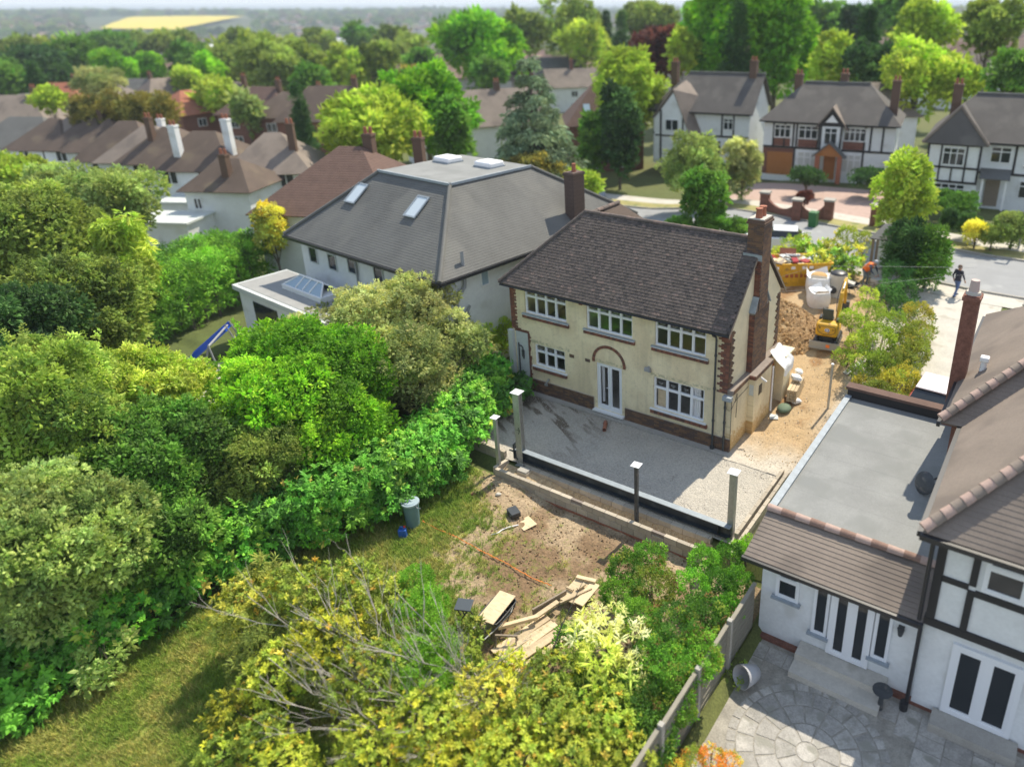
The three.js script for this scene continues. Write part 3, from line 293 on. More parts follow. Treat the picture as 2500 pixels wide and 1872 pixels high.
// pieces told apart one by one up to a limit, nearest first; the rest joined
function pieces(parent, name, list, limit, restName) {
  const m0 = new THREE.Matrix4(); parent.updateWorldMatrix(true, false); list.forEach(e => { e.d = V(0, 0, 0).setFromMatrixPosition(m0.multiplyMatrices(parent.matrixWorld, e.m)).distanceTo(cC); }); list.sort((a, b) => a.d - b.d);
  list.forEach((e, i) => { if (i < limit) { const o = part(name, e.g, e.mat, parent); o.matrixAutoUpdate = true; e.m.decompose(o.position, o.quaternion, o.scale); } });
  const rest = new Map(); list.slice(limit).forEach(e => { if (!rest.has(e.mat)) rest.set(e.mat, []); const g = clean(e.g.clone()).applyMatrix4(e.m); rest.get(e.mat).push(g); }); for (const [mat, gs] of rest) { const o = part(restName, gs, mat, parent); o.userData.kind = 'stuff'; }
}
const TRS = (x, y, z, ry = 0, sx = 1, sy = 1, sz = 1, rx = 0, rz = 0) => new THREE.Matrix4().compose(V(x, y, z), new THREE.Quaternion().setFromEuler(new THREE.Euler(rx, ry, rz, 'YXZ')), V(sx, sy, sz));
const unit = bx(1, 1, 1); const pick = (r, a) => a[Math.floor(r() * a.length)];

// ---------- the cream house ----------
const house = thing('detached_house', 'cream rendered house with dark tiled roof, brick quoins and white windows beside the gravel pad', 'house');
{ const r = rng(7), holes = [[-9.29, -7.16, 3.66, 4.75], [-6.17, -4.03, 3.66, 4.75], [-3.04, -0.91, 3.66, 4.75], [-3.08, -0.9, 0.96, 2.33], [-8.9, -7.32, 1.32, 2.33], [-5.74, -4.53, 0.17, 2.27]];
  const wallMap = (n, u0, u1, v0, v1, stain) => { const t = tex(n, (u, v) => { const x = lerp(u0, u1, u), y = lerp(v0, v1, v), a = fbm(x * 1.1 + 30, y * 1.1 + 30, 601), f = vn(x * 38 + 90, y * 38 + 90, 603), st = fbm(x * 5 + 40, y * 0.5 + 20, 605, 0, 3); let c = mul3(mix3([0.8, 0.7, 0.47], [0.72, 0.61, 0.4], smooth(0.42, 0.68, a)), 0.94 + 0.1 * f - 0.1 * smooth(0.52, 0.75, st)); const s = stain(x, y, f, fbm(x * 9 + 11, y * 9 + 11, 607, 0, 3)); for (const [k, q] of s) c = mix3(c, q, clamp(k)); return s2(c); }); t.wrapS = t.wrapT = THREE.ClampToEdgeWrapping; return M([1, 1, 1], 0.92, { map: t, bumpMap: MAT.cream.bumpMap, bumpScale: 0.004 }); };
  const setUV = (g, ax, u0, u1, v0, v1) => { const p = g.attributes.position, u = g.attributes.uv; for (let i = 0; i < p.count; i++) u.setXY(i, ((ax ? p.getZ(i) : p.getX(i)) - u0) / (u1 - u0), (p.getY(i) - v0) / (v1 - v0)); return g; };
  const lich = [0.3, 0.31, 0.2], rearMat = wallMap(1024, -10.05, 0, -0.2, 5.0, (x, y, f, n) => { const o = []; for (const [a, b] of [[-3.15, -0.8], [-8.98, -7.22], [-5.85, -4.45]]) if (x > a - 0.1 && x < b + 0.15) { const t = a < -5.5 && a > -6 ? 2.29 : 2.35; o.push([smooth(0.3, 0, Math.abs(y - t - 0.07) * 2.4) * smooth(0.42, 0.62, n * 0.6 + f * 0.4) * 0.75, lich]); } o.push([smooth(0.62, 0.75, f) * smooth(0.5, 0.62, n) * 0.5, [0.45, 0.4, 0.28]]); o.push([smooth(0.72, 0.55, y) * smooth(0.5, 0.7, n) * 0.35, [0.42, 0.33, 0.2]]); return o; }), sideMat = wallMap(512, -5.2, 0.1, -0.3, 2.5, (z, y, f, n) => [[smooth(0.5 + n * 0.9, 0.1 + n * 0.5, y) * (0.55 + 0.45 * smooth(0.4, 0.6, f)), [0.5, 0.3, 0.09]], [smooth(0.66, 0.78, f) * 0.4, [0.45, 0.38, 0.22]]]);
  part('rear_wall', [setUV(extrude(rectShape(-10.05, -0.01, -0.2, 4.98, holes), 0.28).translate(0, 0, -0.28), 0, -10.05, 0, -0.2, 5.0)], rearMat, house);
  const gable = new THREE.Shape([[-4.87, -0.2], [-0.285, -0.2], [-0.005, -0.2], [-0.005, 4.98], [-2.44, 7.5], [-4.87, 4.98]].map(p => new THREE.Vector2(...p)));
  part('gable_wall', extrude(gable, 0.28).rotateY(-Math.PI / 2).translate(0, 0, 0), MAT.cream, house);
  part('side_wall', [setUV(merge([b2(0.002, 0.2, -0.3, 2.42, -1.52, -0.002), b2(0.002, 0.46, -0.3, 2.42, -3.25, -1.52), b2(0.002, 0.22, -0.3, 2.42, -4.85, -3.25)]), 1, -5.2, 0.1, -0.3, 2.5)], sideMat, house);
  part('far_wall', [b2(-10.05, -9.77, -0.2, 4.98, -4.87, -0.285), b2(-9.77, -0.29, -0.2, 4.98, -5.15, -4.87), b2(-10.0, -5.2, -0.2, 4.9, -7.0, -5.16)], MAT.cream, house);
  part('interior', [b2(-9.76, -0.3, 2.5, 2.7, -4.86, -0.29), b2(-9.76, -0.3, -0.1, 0.1, -4.86, -0.29), b2(-6.6, -6.5, 0.1, 2.5, -4.85, -0.3), b2(-3.7, -3.6, 0.1, 2.5, -4.85, -0.3), b2(-6.6, -6.5, 2.7, 4.9, -4.85, -0.3), b2(-3.7, -3.6, 2.7, 4.9, -4.85, -0.3), b2(-9.76, -0.3, 4.86, 4.95, -4.86, -0.29)], MAT.paleConcrete, house);
  part('curtain', [0, 1, 2, 3, 4].map(k => cy(0.05, 0.05, 1.25, -1.18 - k * 0.09, 1.0, -0.22, 8)), MAT.white, house);
  part('curtain', [0, 1].map(k => cy(0.03, 0.045, 1.6, -5.6 + k * 0.06, 0.4, -0.25, 8)), MAT.white, house); part('blind', b2(-2.98, -2.58, 1.0, 1.85, -0.2, -0.19), MAT.timber[0], house);
  // windows
  for (const [a, b, c, d] of holes.slice(0, 5)) { const low = d < 3, n = b - a > 1.8 ? 4 : 3; windowUnit(house, a, c, -0.1, b - a, d - c, n, low ? 0.34 : 0.3, { f: 0.046, d: 0.08 }); part('window_sill', [b2(a - 0.13, b + 0.13, c - 0.045, c - 0.002, -0.12, 0.1)], low ? MAT.whitePaint : MAT.lead, house); if (!low) part('sill_edge', b2(a - 0.13, b + 0.13, c - 0.062, c - 0.047, 0.03, 0.105), MAT.whitePaint, house); }
  // leaded motifs in the top lights
  const lm = M([0.5, 0.5, 0.48], 0.5), mot = []; for (const [a, b, c, d] of holes.slice(0, 5)) { const n = b - a > 1.8 ? 4 : 3, w = (b - a) / n, h = (d - c) * 0.32; for (let k = 0; k < n; k++) { const x = a + (k + 0.5) * w, y = d - h * 0.62, z = -0.098; for (const s of [-1, 1]) mot.push(rod(V(x, y - 0.05, z), V(x + s * 0.1, y + 0.04, z), 0.006, 4), rod(V(x + s * 0.1, y + 0.04, z), V(x + s * 0.02, y + 0.03, z), 0.006, 4)); mot.push(rod(V(x, y - 0.08, z), V(x, y + 0.09, z), 0.005, 4)); } } part('leading', mot, lm, house);
  { const dg = new THREE.Group(); dg.name = 'french_door'; dg.position.set(-5.74, 0.17, -0.08); house.add(dg); const w = 1.21, h = 2.1, f = 0.06, bars = [b2(0, w, h - f, h, -0.04, 0.04), b2(0, f, 0, h - f, -0.04, 0.04), b2(w - f, w, 0, h - f, -0.04, 0.04), b2(f, w - f, 0, 0.05, -0.04, 0.04)]; part('door_frame', bars, MAT.upvc, dg); for (const s of [0, 1]) { const x0 = f + 0.004 + s * (w / 2 - f), x1 = x0 + w / 2 - f - 0.008, e = 0.085; part('door_leaf', [b2(x0, x1, 0.06, 0.2, -0.03, 0.03), b2(x0, x1, h - f - e - 0.01, h - f - 0.005, -0.03, 0.03), b2(x0, x0 + e, 0.2, h - f - e - 0.01, -0.03, 0.03), b2(x1 - e, x1, 0.2, h - f - e - 0.01, -0.03, 0.03)], MAT.upvc, dg); part('pane', b2(x0 + e, x1 - e, 0.2, h - f - e, -0.006, 0.004), MAT.glass, dg); } part('handle', [bx(0.03, 0.16, 0.02, w / 2 - 0.05, 1.0, 0.045), bx(0.12, 0.02, 0.02, w / 2 - 0.1, 1.04, 0.07)], MAT.upvc, dg); }
  part('door_step', b2(-5.86, -4.4, 0.1, 0.165, -0.02, 0.2), MAT.whitePaint, house);
  part('footing', [b2(-9.2, 0.3, -0.12, 0.05, 0.07, 0.34)], MAT.concrete, house);
  // brickwork: pieces over a mortar bed
  part('plinth_bed', [b2(-9.15, -5.88, -0.12, 0.66, 0.0, 0.035), b2(-4.38, 0.2, -0.12, 0.58, 0.0, 0.035)], MAT.mortar, house);
  const L = [], brick = (x, y, z, w, h, d, mats, ry = 0, rz = 0) => L.push({ g: unit, mat: pick(r, mats), m: TRS(x, y, z, ry, w, h, d, 0, rz) });
  const run = (x0, x1, y0, y1, z, mats) => { let row = 0; for (let y = y0; y + 0.06 < y1; y += 0.075, row++) for (let x = x0 - (row % 2) * 0.11; x < x1; x += 0.225) { const a = Math.max(x, x0), b = Math.min(x + 0.215, x1); if (b - a > 0.04) brick((a + b) / 2, y + 0.0325, z + 0.012 + r() * 0.004, b - a, 0.065, 0.05, mats); } };
  run(-9.14, -5.89, -0.1, 0.66, 0.02, MAT.brownBrick); run(-4.37, 0.2, -0.1, 0.58, 0.02, MAT.brownBrick);
  for (const [a, b, c, d] of holes.slice(0, 5)) for (let x = a - 0.1; x < b + 0.1; x += 0.085) brick(x + 0.035, c - 0.135, 0.045, 0.07, 0.13, 0.1, MAT.brick);
  { const cx = -5.135, cyv = 2.35, R = 0.73; for (let k = 0; k < 33; k++) { const a = (k + 0.5) / 33 * Math.PI * 1.06 - 0.09; brick(cx + Math.cos(a) * R, cyv + Math.sin(a) * R * 0.97, 0.012, 0.115, 0.062, 0.05, MAT.brick, 0, a); } }
  for (let k = 0; k < 32; k++) { const y = 2.44 + k * 0.075 + 0.035, w = [0.42, 0.31, 0.2, 0.31][k % 4] + (k % 4 === 0 ? 0 : 0); for (let x = 0; x < w; x += 0.11) { const e = Math.min(0.104, w - x); brick(0.012 - x - e / 2, y, 0.006, e, 0.066, 0.06, MAT.brick); } const ws = [0.2, 0.31, 0.42, 0.31][k % 4]; for (let x = 0.04; x < ws; x += 0.11) { const e = Math.min(0.104, ws - x); brick(0.006, y, -x - e / 2, 0.06, 0.066, e, MAT.brownBrick); brick(0.006, y, -4.87 + x + e / 2, 0.06, 0.066, e, MAT.brownBrick); } }
  for (let k = 0; k < 28; k++) { const y = 2.85 + k * 0.075, w = [0.2, 0.31, 0.24, 0.31][k % 4]; for (let x = 0; x < w; x += 0.11) brick(-10.05 + x + 0.05, y, 0.006, Math.min(0.104, w - x), 0.066, 0.06, MAT.brick); }
  part('string_course', [b2(0.003, 0.24, 2.42, 2.6, -1.5, 0.004), b2(0.003, 0.5, 2.425, 2.6, -3.28, -1.5), b2(0.003, 0.25, 2.42, 2.58, -4.87, -3.28)], MAT.mortarDark, house);
  for (let z = -0.05; z > -1.45; z -= 0.115) brick(0.22, 2.51, z - 0.05, 0.07, 0.15, 0.103, MAT.brownBrick); for (let z = -1.5; z > -3.2; z -= 0.115) brick(0.48, 2.51, z - 0.05, 0.06, 0.15, 0.103, MAT.brownBrick); for (let x = 0.26; x < 0.48; x += 0.11) brick(x + 0.05, 2.51, -1.49, 0.1, 0.15, 0.05, MAT.brick);
  // chimney
  const ch = new THREE.Group(); ch.name = 'chimney'; house.add(ch);
  part('stack', [b2(0.002, 0.2, 2.6, 5.0, -3.12, -1.7), solid([V(0.002, 5.0, -1.7), V(0.002, 5.5, -1.99), V(0.002, 5.5, -2.77), V(0.002, 5.0, -3.12)], V(0.198, 0, 0)), b2(-0.36, 0.235, 5.5, 8.32, -2.76, -1.99)], MAT.mortarDark, ch);
  const face = (x0, x1, y0, y1, fn, mats) => { let row = 0; for (let y = y0; y + 0.06 < y1; y += 0.075, row++) for (let x = x0 - (row % 2) * 0.11; x < x1; x += 0.225) { const a = Math.max(x, x0), b = Math.min(x + 0.215, x1); if (b - a > 0.03) fn((a + b) / 2, y + 0.033, b - a, mats); } };
  const CL = L; face(0.002, 0.215, 2.62, 5.0, (x, y, w, m) => brick(x, y, -1.695, w, 0.065, 0.03, m), MAT.brick); face(-3.13, -1.69, 2.62, 5.02, (z, y, w, m) => brick(0.2, y, z, 0.03, 0.065, w, m), MAT.brownBrick); face(-2.78, -1.97, 5.02, 8.3, (z, y, w, m) => brick(0.238, y, z, 0.02, 0.065, w, m), MAT.brownBrick); face(-0.36, 0.245, 7.1, 8.3, (x, y, w, m) => brick(x, y, -1.985, w, 0.065, 0.03, m), MAT.brownBrick); face(0.0, 0.245, 5.4, 7.1, (x, y, w, m) => brick(x, y, -1.985, w, 0.065, 0.03, m), MAT.brick);
  part('cap', [b2(-0.42, 0.29, 8.3, 8.38, -2.82, -1.93), b2(-0.39, 0.26, 8.38, 8.46, -2.79, -1.96)], MAT.brownBrick[1], ch); part('flaunching', b2(-0.36, 0.23, 8.46, 8.5, -2.76, -1.99), MAT.paleConcrete, ch); for (const z of [-2.2, -2.56]) part('chimney_pot', [cy(0.13, 0.1, 0.34, -0.06, 8.5, z, 12, true), cy(0.135, 0.135, 0.05, -0.06, 8.8, z, 12)], MAT.terracotta, ch);
  part('flashing', solid([V(0.005, 5.02, -1.63), V(0.005, 5.56, -1.95), V(0.005, 5.6, -1.93), V(0.005, 5.06, -1.6)], V(0.24, 0, 0)), MAT.lead, ch); part('flashing', solid([V(0.005, 5.02, -3.19), V(0.005, 5.56, -2.81), V(0.005, 5.6, -2.83), V(0.005, 5.06, -3.22)], V(0.24, 0, 0)), MAT.lead, ch); part('apron', solid([V(-0.45, 6.98, -1.9), V(0.28, 6.98, -1.9), V(0.28, 7.22, -1.86), V(-0.45, 7.22, -1.86)], V(0, 0.02, 0.02)), MAT.lead, ch);
  pieces(house, 'brick', L, 300, 'brickwork');
  // roof
  const roof = new THREE.Group(); roof.name = 'roof'; house.add(roof); const P = roofHip(-10.35, 0.1, 0.32, -5.19, 4.93, 7.66, 2.6, 0);
  part('battens', P.map(p => slab(p, 0.06)).concat(P.slice(1).map(p => courses(p, 0.115, 0.007))), MAT.tile[1], roof);
  const F = frame3(P[0]), tl = [], tg = bx(0.158, 0.016, 0.185); for (let v = 0.02, row = 0; v < 3.8; v += 0.128, row++) for (let u = -0.1 + (row % 2) * 0.0825; u < 10.6; u += 0.165) { const k = v / 3.86; if (u - 0.02 < k * 2.6 || u > 10.44) continue; const b = new THREE.Matrix4().makeBasis(F.e, F.n, F.s.clone().negate()), q = new THREE.Matrix4().makeRotationFromEuler(new THREE.Euler(-0.088 + (r() - 0.5) * 0.03, (r() - 0.5) * 0.03, (r() - 0.5) * 0.03)); const p = F.at(u + (r() - 0.5) * 0.008, v + 0.04 + (r() - 0.5) * 0.01, 0.026 + r() * 0.004); const n = fbm(u * 1.1, v * 1.3, 5); tl.push({ g: tg, mat: MAT.tile[r() < 0.04 ? 4 : r() < 0.12 ? 3 : n > 0.52 ? (r() < 0.6 ? 0 : 2) : (r() < 0.6 ? 1 : 0)], m: new THREE.Matrix4().setPosition(p).multiply(b).multiply(q) }); }
  pieces(roof, 'roof_tile', tl, 300, 'tiling'); ridgeTiles(V(-7.8, 7.63, -2.43), V(-0.36, 7.63, -2.43), 0.1, 0.42, [MAT.tile[2], MAT.tile[0], MAT.tile[4]], roof); ridgeTiles(V(-10.33, 4.95, 0.32), V(-7.76, 7.65, -2.43), 0.085, 0.3, [MAT.tile[0], MAT.tile[2]], roof, 'hip_tile');
  const W = roofHip(-8.6, -3.9, -4, -10, 4.93, 7.5, 0, 0).length, wr = [[V(-4.9, 4.93, -3.4), V(-4.9, 4.93, -7.3), V(-7.6, 7.56, -4.7), V(-7.6, 7.56, -3.4)], [V(-10.3, 4.93, -7.3), V(-10.3, 4.93, -3.4), V(-7.6, 7.56, -3.4), V(-7.6, 7.56, -4.7)], [V(-4.9, 4.93, -7.3), V(-10.3, 4.93, -7.3), V(-7.6, 7.56, -4.7)]]; part('wing_roof', wr.map(p => courses(p, 0.115, 0.007)).concat(wr.map(p => slab(p, 0.05))), MAT.brownTile, roof); ridgeTiles(V(-7.6, 7.56, -2.6), V(-7.6, 7.56, -4.7), 0.1, 0.42, [MAT.tile[2], MAT.tile[4]], roof);
  part('verge', [solid([V(0.105, 4.86, 0.34), V(0.105, 7.66, -2.43), V(0.105, 7.54, -2.43), V(0.105, 4.75, 0.34)], V(0.02, 0, 0)), solid([V(0.105, 7.66, -2.44), V(0.105, 4.86, -5.2), V(0.105, 4.75, -5.2), V(0.105, 7.54, -2.44)], V(0.02, 0, 0))], MAT.oldTimber, house);
  part('kneeler', [b2(-0.12, 0.1, 4.7, 4.86, 0.06, 0.3), b2(-0.1, 0.09, 4.56, 4.7, 0.04, 0.18)], MAT.brick[0], house); part('soffit', b2(-10.3, 0.08, 4.78, 4.84, 0.01, 0.3), MAT.blackTimber, house); part('gutter', [clean(new THREE.CylinderGeometry(0.06, 0.06, 10.4, 8, 1, true, Math.PI * 0.5, Math.PI).rotateZ(Math.PI / 2).translate(-5.12, 4.88, 0.38)), b2(-10.3, 0.09, 4.8, 4.9, 0.302, 0.32)], MAT.black, house);
  // pipes
  const pipe = (x, y0, y1, z) => [cy(0.04, 0.04, y1 - y0, x, y0, z, 10), ...[0.25, 0.55, 0.85].map(t => cy(0.055, 0.055, 0.08, x, lerp(y0, y1, t), z, 10))];
  part('downpipe', [...pipe(-0.45, 0.1, 4.55, 0.13), tube([[-0.45, 4.52, 0.13], [-0.46, 4.66, 0.16], [-0.5, 4.74, 0.3], [-0.5, 4.84, 0.37]], 0.04), cy(0.09, 0.09, 0.12, -0.45, 0.04, 0.13)], MAT.iron, house); part('downpipe', [...pipe(0.0, 0.1, 2.2, 0.12), tube([[0, 2.16, 0.12], [0.06, 2.3, 0.16], [0.2, 2.34, 0.16]], 0.04)], MAT.iron, house); part('hopper', [b2(-0.08, 0.26, 2.26, 2.42, 0.05, 0.25)], MAT.lead, house); part('cable', [tube([[0.21, 2.2, 0.02], [0.215, 1.5, 0.03], [0.22, 0.05, 0.02]], 0.012), tube([[0.21, 2.0, -0.3], [0.23, 2.3, -0.36], [0.22, 2.35, -0.42], [0.22, 2.0, -0.45], [0.22, 1.3, -0.42]], 0.01), tube([[0.03, 1.85, 0.06], [0.2, 1.8, 0.05], [0.21, 2.05, -0.28], [0.215, 2.12, -1.5]], 0.008)], MAT.black, house);
  part('air_brick', [b2(-7.07, -6.84, 2.16, 2.3, 0.001, 0.02)], MAT.brownBrick[1], house); part('air_brick', [b2(-6.28, -6.05, 2.17, 2.3, 0.001, 0.02)], MAT.brownBrick[3], house); part('air_brick', b2(-6.5, -6.34, 4.6, 4.78, 0.001, 0.03), MAT.brick[0], house); part('floodlight', [rb(0.24, 0.16, 0.12, 0.02, -3.28, 2.63, 0.14), bx(0.06, 0.06, 0.1, -3.28, 2.68, 0.04), bx(0.1, 0.07, 0.06, -3.22, 2.52, 0.06)], MAT.grey, house); part('outside_tap', [cy(0.05, 0.05, 0.08, -8.18, 0.78, 0.08), tube([[-8.18, 0.8, 0.02], [-8.18, 0.8, 0.16], [-8.2, 0.7, 0.2]], 0.03), bx(0.14, 0.1, 0.06, -8.22, 0.64, 0.2)], MAT.galv, house); part('vent_cover', [b2(0.465, 0.48, 1.6, 2.0, -2.25, -1.95)], MAT.black, house); part('meter_cover', [b2(0.25, 0.42, 1.75, 2.2, -1.515, -1.505)], MAT.greyWall, house); part('fan_pipe', [rod(V(0.5, 2.35, -2.0), V(0.72, 2.2, -2.05), 0.04)], MAT.white, house); part('side_door', [b2(0.225, 0.25, 0.3, 2.1, -4.1, -3.4)], MAT.oak, house); part('white_pipe', [cy(0.04, 0.04, 2.0, 0.5, 0.25, -3.32)], MAT.white, house);
  part('lean_to', [b2(0.24, 0.62, 0.2, 2.3, -5.1, -4.25), b2(0.2, 0.7, 2.3, 2.36, -5.2, -4.2)], MAT.cream, house); part('tarpaulin', drape(0.25, 0.9, -4.55, -3.5, 2.75, 1.85), MAT.bag, house);
  // scar of a demolished wall: grey render, bare brick edge
  part('render_scar', [b2(-9.86, -9.22, 0.05, 2.72, 0.003, 0.03)], MAT.greyWall, house); part('scar_edge', [...Array(36)].map((_, k) => { const y = 0.05 + k * 0.075, w = 0.06 + r() * 0.1; return b2(-9.21, -9.21 + w, y, y + 0.068, 0.002, 0.025 + r() * 0.015); }).concat([...Array(9)].map((_, k) => b2(-9.9 + k * 0.085, -9.83 + k * 0.085, 2.73, 2.82 + r() * 0.08, 0.002, 0.03))), MAT.brick[1], house); part('flue_pipe', [tube([[-9.72, 2.2, 0.06], [-9.72, 0.3, 0.06]], 0.03), tube([[-9.72, 2.1, 0.06], [-9.5, 2.05, 0.08], [-9.48, 1.5, 0.06]], 0.025), bx(0.12, 0.3, 0.05, -9.5, 1.75, 0.06)], MAT.iron, house); part('corner_post', b2(-10.2, -9.95, -0.1, 2.75, 0.0, 0.16), MAT.greyWall, house);
}
function drape(x0, x1, z0, z1, yt, yb) { const q = [], n = 10, f = (s, t) => V(lerp(x0, x1, Math.min(1, t * 1.6)), lerp(yt, yb, t) + 0.05 * Math.sin(s * 9 + t * 4) - 0.1 * Math.sin(s * 3.1) * t, lerp(z0, z1, s) + 0.04 * Math.sin(t * 7)); for (let j = 0; j < n; j++) for (let i = 0; i < n; i++) { const a = f(i / n, j / n), b = f((i + 1) / n, j / n), c = f((i + 1) / n, (j + 1) / n), d = f(i / n, (j + 1) / n); q.push(a, b, c, a, c, d); } return tri(q); }

// ---------- works on the pad: steel and blockwork ----------
function blockWall(label, x0, z0, x1, z1, y0, y1, th = 0.14, o = {}) {
  const L = Math.hypot(x1 - x0, z1 - z0), turn = Math.atan2(-(z1 - z0), x1 - x0), t = thing('block_wall', label, 'wall', [x0, y0, z0], turn), r = rng(Math.round((x0 + 20) * 977 + (z0 + 30) * 313)), rows = Math.round((y1 - y0) / 0.225), hgt = (y1 - y0) / rows;
  part('mortar_bed', b2(0.02, L - 0.02, 0.0, y1 - y0 - 0.02, -th / 2 + 0.022, th / 2 - 0.022), MAT.mortarDark, t);
  for (let k = 0; k < rows; k++) for (let x = -(k % 2) * 0.225; x < L - 0.05; x += 0.45) { const a = Math.max(0, x), b = Math.min(L, x + 0.432); if (b - a < 0.06 || (o.gap && k === rows - 1 && o.gap.some(g => a < g && b > g))) { if (b - a >= 0.06) { const q = part('block', unit, pick(r, MAT.block), t); q.position.set((a + b) / 2, k * hgt + hgt * 0.2, 0); q.scale.set(b - a, hgt * 0.4, th); } continue; } const q = part('block', unit, pick(r, MAT.block), t); q.position.set((a + b) / 2, k * hgt + (hgt - 0.016) / 2 + 0.003, (r() - 0.5) * 0.01); q.scale.set(b - a, hgt - 0.016, th); }
  if (o.course) part('brick_course', b2(0.3, L - 0.3, -0.075, -0.004, -th / 2 - 0.02, th / 2 + 0.02), MAT.terracotta, t), part('footing', b2(0, L, -0.3, -0.08, -0.06, 0.06), MAT.concrete, t);
  return t;
}
blockWall('long low grey block wall along the edge of the worn lawn', -6.5, 5.4, 1.75, 5.42, -0.36, 0.12, 0.14, { gap: [3.75, 6.55], course: 1 });
blockWall('grey block wall tight behind the long black steel beam', -5.75, 4.68, 1.75, 4.7, -0.42, 0.05, 0.2);
blockWall('grey block wall running into the leafy hedge, left of the steel posts', -9.2, 4.52, -6.75, 4.6, -0.36, 0.3, 0.14);
blockWall('short block return wall joining the corner under the thin square post', -6.66, 5.34, -6.58, 4.66, -0.42, 0.06, 0.14);
blockWall('block wall along the side of the gravel pad, inner of two', 2.44, 4.4, 2.44, 0.35, -0.15, 0.3, 0.12);
blockWall('block wall along the side of the gravel pad, outer of two, ending at the green shrub', 2.66, 5.3, 2.64, 0.45, -0.4, 0.28, 0.12);
blockWall('low block wall under the timber fence, left corner of the house', -9.45, 3.0, -9.7, 0.25, -0.15, 0.45, 0.16);
{ const t = thing('block_pier', 'stub of blockwork carrying the end of the steel beam', 'pier', [-5.62, -0.42, 4.92]); part('block', bx(0.44, 0.215, 0.3, 0, 0.107, 0), MAT.block[0], t); part('block', bx(0.43, 0.21, 0.3, 0.004, 0.328, 0), MAT.block[2], t); part('pad_stone', bx(0.42, 0.06, 0.28, 0, 0.468, 0), MAT.concrete, t); }
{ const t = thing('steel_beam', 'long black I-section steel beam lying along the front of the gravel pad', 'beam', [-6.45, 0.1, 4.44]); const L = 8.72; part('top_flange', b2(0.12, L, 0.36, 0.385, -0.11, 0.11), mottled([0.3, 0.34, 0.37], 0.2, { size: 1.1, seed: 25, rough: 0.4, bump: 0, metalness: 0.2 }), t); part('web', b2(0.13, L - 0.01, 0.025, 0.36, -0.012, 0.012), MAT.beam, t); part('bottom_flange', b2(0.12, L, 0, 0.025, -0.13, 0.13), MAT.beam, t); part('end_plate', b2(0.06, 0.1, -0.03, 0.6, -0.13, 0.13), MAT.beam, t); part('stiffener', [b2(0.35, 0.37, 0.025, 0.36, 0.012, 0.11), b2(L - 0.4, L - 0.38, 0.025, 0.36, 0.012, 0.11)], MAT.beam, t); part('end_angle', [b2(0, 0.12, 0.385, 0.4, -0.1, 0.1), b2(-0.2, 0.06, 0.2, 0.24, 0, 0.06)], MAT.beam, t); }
const Hcol = (w, d, h) => [b2(-w / 2, w / 2, 0, h, -d / 2, -d / 2 + 0.014), b2(-w / 2, w / 2, 0, h, d / 2 - 0.014, d / 2), b2(-0.008, 0.008, 0, h, -d / 2 + 0.014, d / 2 - 0.014)];
{ let t = thing('steel_column', 'tall galvanised H-section post with white top plate behind the end of the steel beam', 'post', [-6.05, -0.1, 4.48], 0.06); part('shaft', [...Hcol(0.2, 0.22, 3.0), b2(-0.21, -0.1, 0, 2.99, -0.05, 0.05)], MAT.galv, t); part('cap_plate', b2(-0.21, 0.17, 3.0, 3.015, -0.18, 0.18), MAT.plate, t); part('base_plate', b2(-0.2, 0.2, 0, 0.02, -0.2, 0.2), MAT.galv, t); part('chalk_mark', [rod(V(0.0, 1.35, 0.115), V(0.06, 1.5, 0.115), 0.012), rod(V(0.06, 1.5, 0.115), V(0.0, 1.62, 0.115), 0.012), rod(V(-0.07, 1.5, 0.115), V(0.05, 1.5, 0.115), 0.01)], MAT.black, t); }
{ const t = thing('steel_column', 'thin square steel post with white top plate on the corner of the block wall', 'post', [-6.64, 0.02, 5.1], 0.1); part('shaft', b2(-0.06, 0.06, 0, 2.0, -0.06, 0.06), MAT.galv, t); part('cap_plate', b2(-0.14, 0.14, 2.0, 2.012, -0.14, 0.14), MAT.plate, t); }
{ const t = thing('steel_column', 'thin dark square post with white top plate standing between the beam and the long block wall', 'post', [-0.74, -0.42, 5.14], 0.08); part('shaft', b2(-0.055, 0.055, 0, 2.54, -0.055, 0.055), MAT.iron, t); part('cap_plate', b2(-0.15, 0.15, 2.54, 2.552, -0.15, 0.15), MAT.plate, t); }
{ const t = thing('steel_column', 'broad grey H-section post with white top plate at the corner by the neighbour', 'post', [2.2, -0.15, 4.28], 0.05); part('shaft', Hcol(0.2, 0.2, 2.55), MAT.galv, t); part('side_plate', b2(0.092, 0.1, 0, 2.549, -0.085, 0.085), MAT.galv, t); part('cap_plate', b2(-0.17, 0.17, 2.55, 2.565, -0.17, 0.17), MAT.plate, t); part('bolt', [rod(V(-0.06, 0.55, 0.11), V(0.02, 0.75, 0.28), 0.012), cy(0.02, 0.02, 0.03, 0.06, 0.4, 0.12)], MAT.galv, t); }

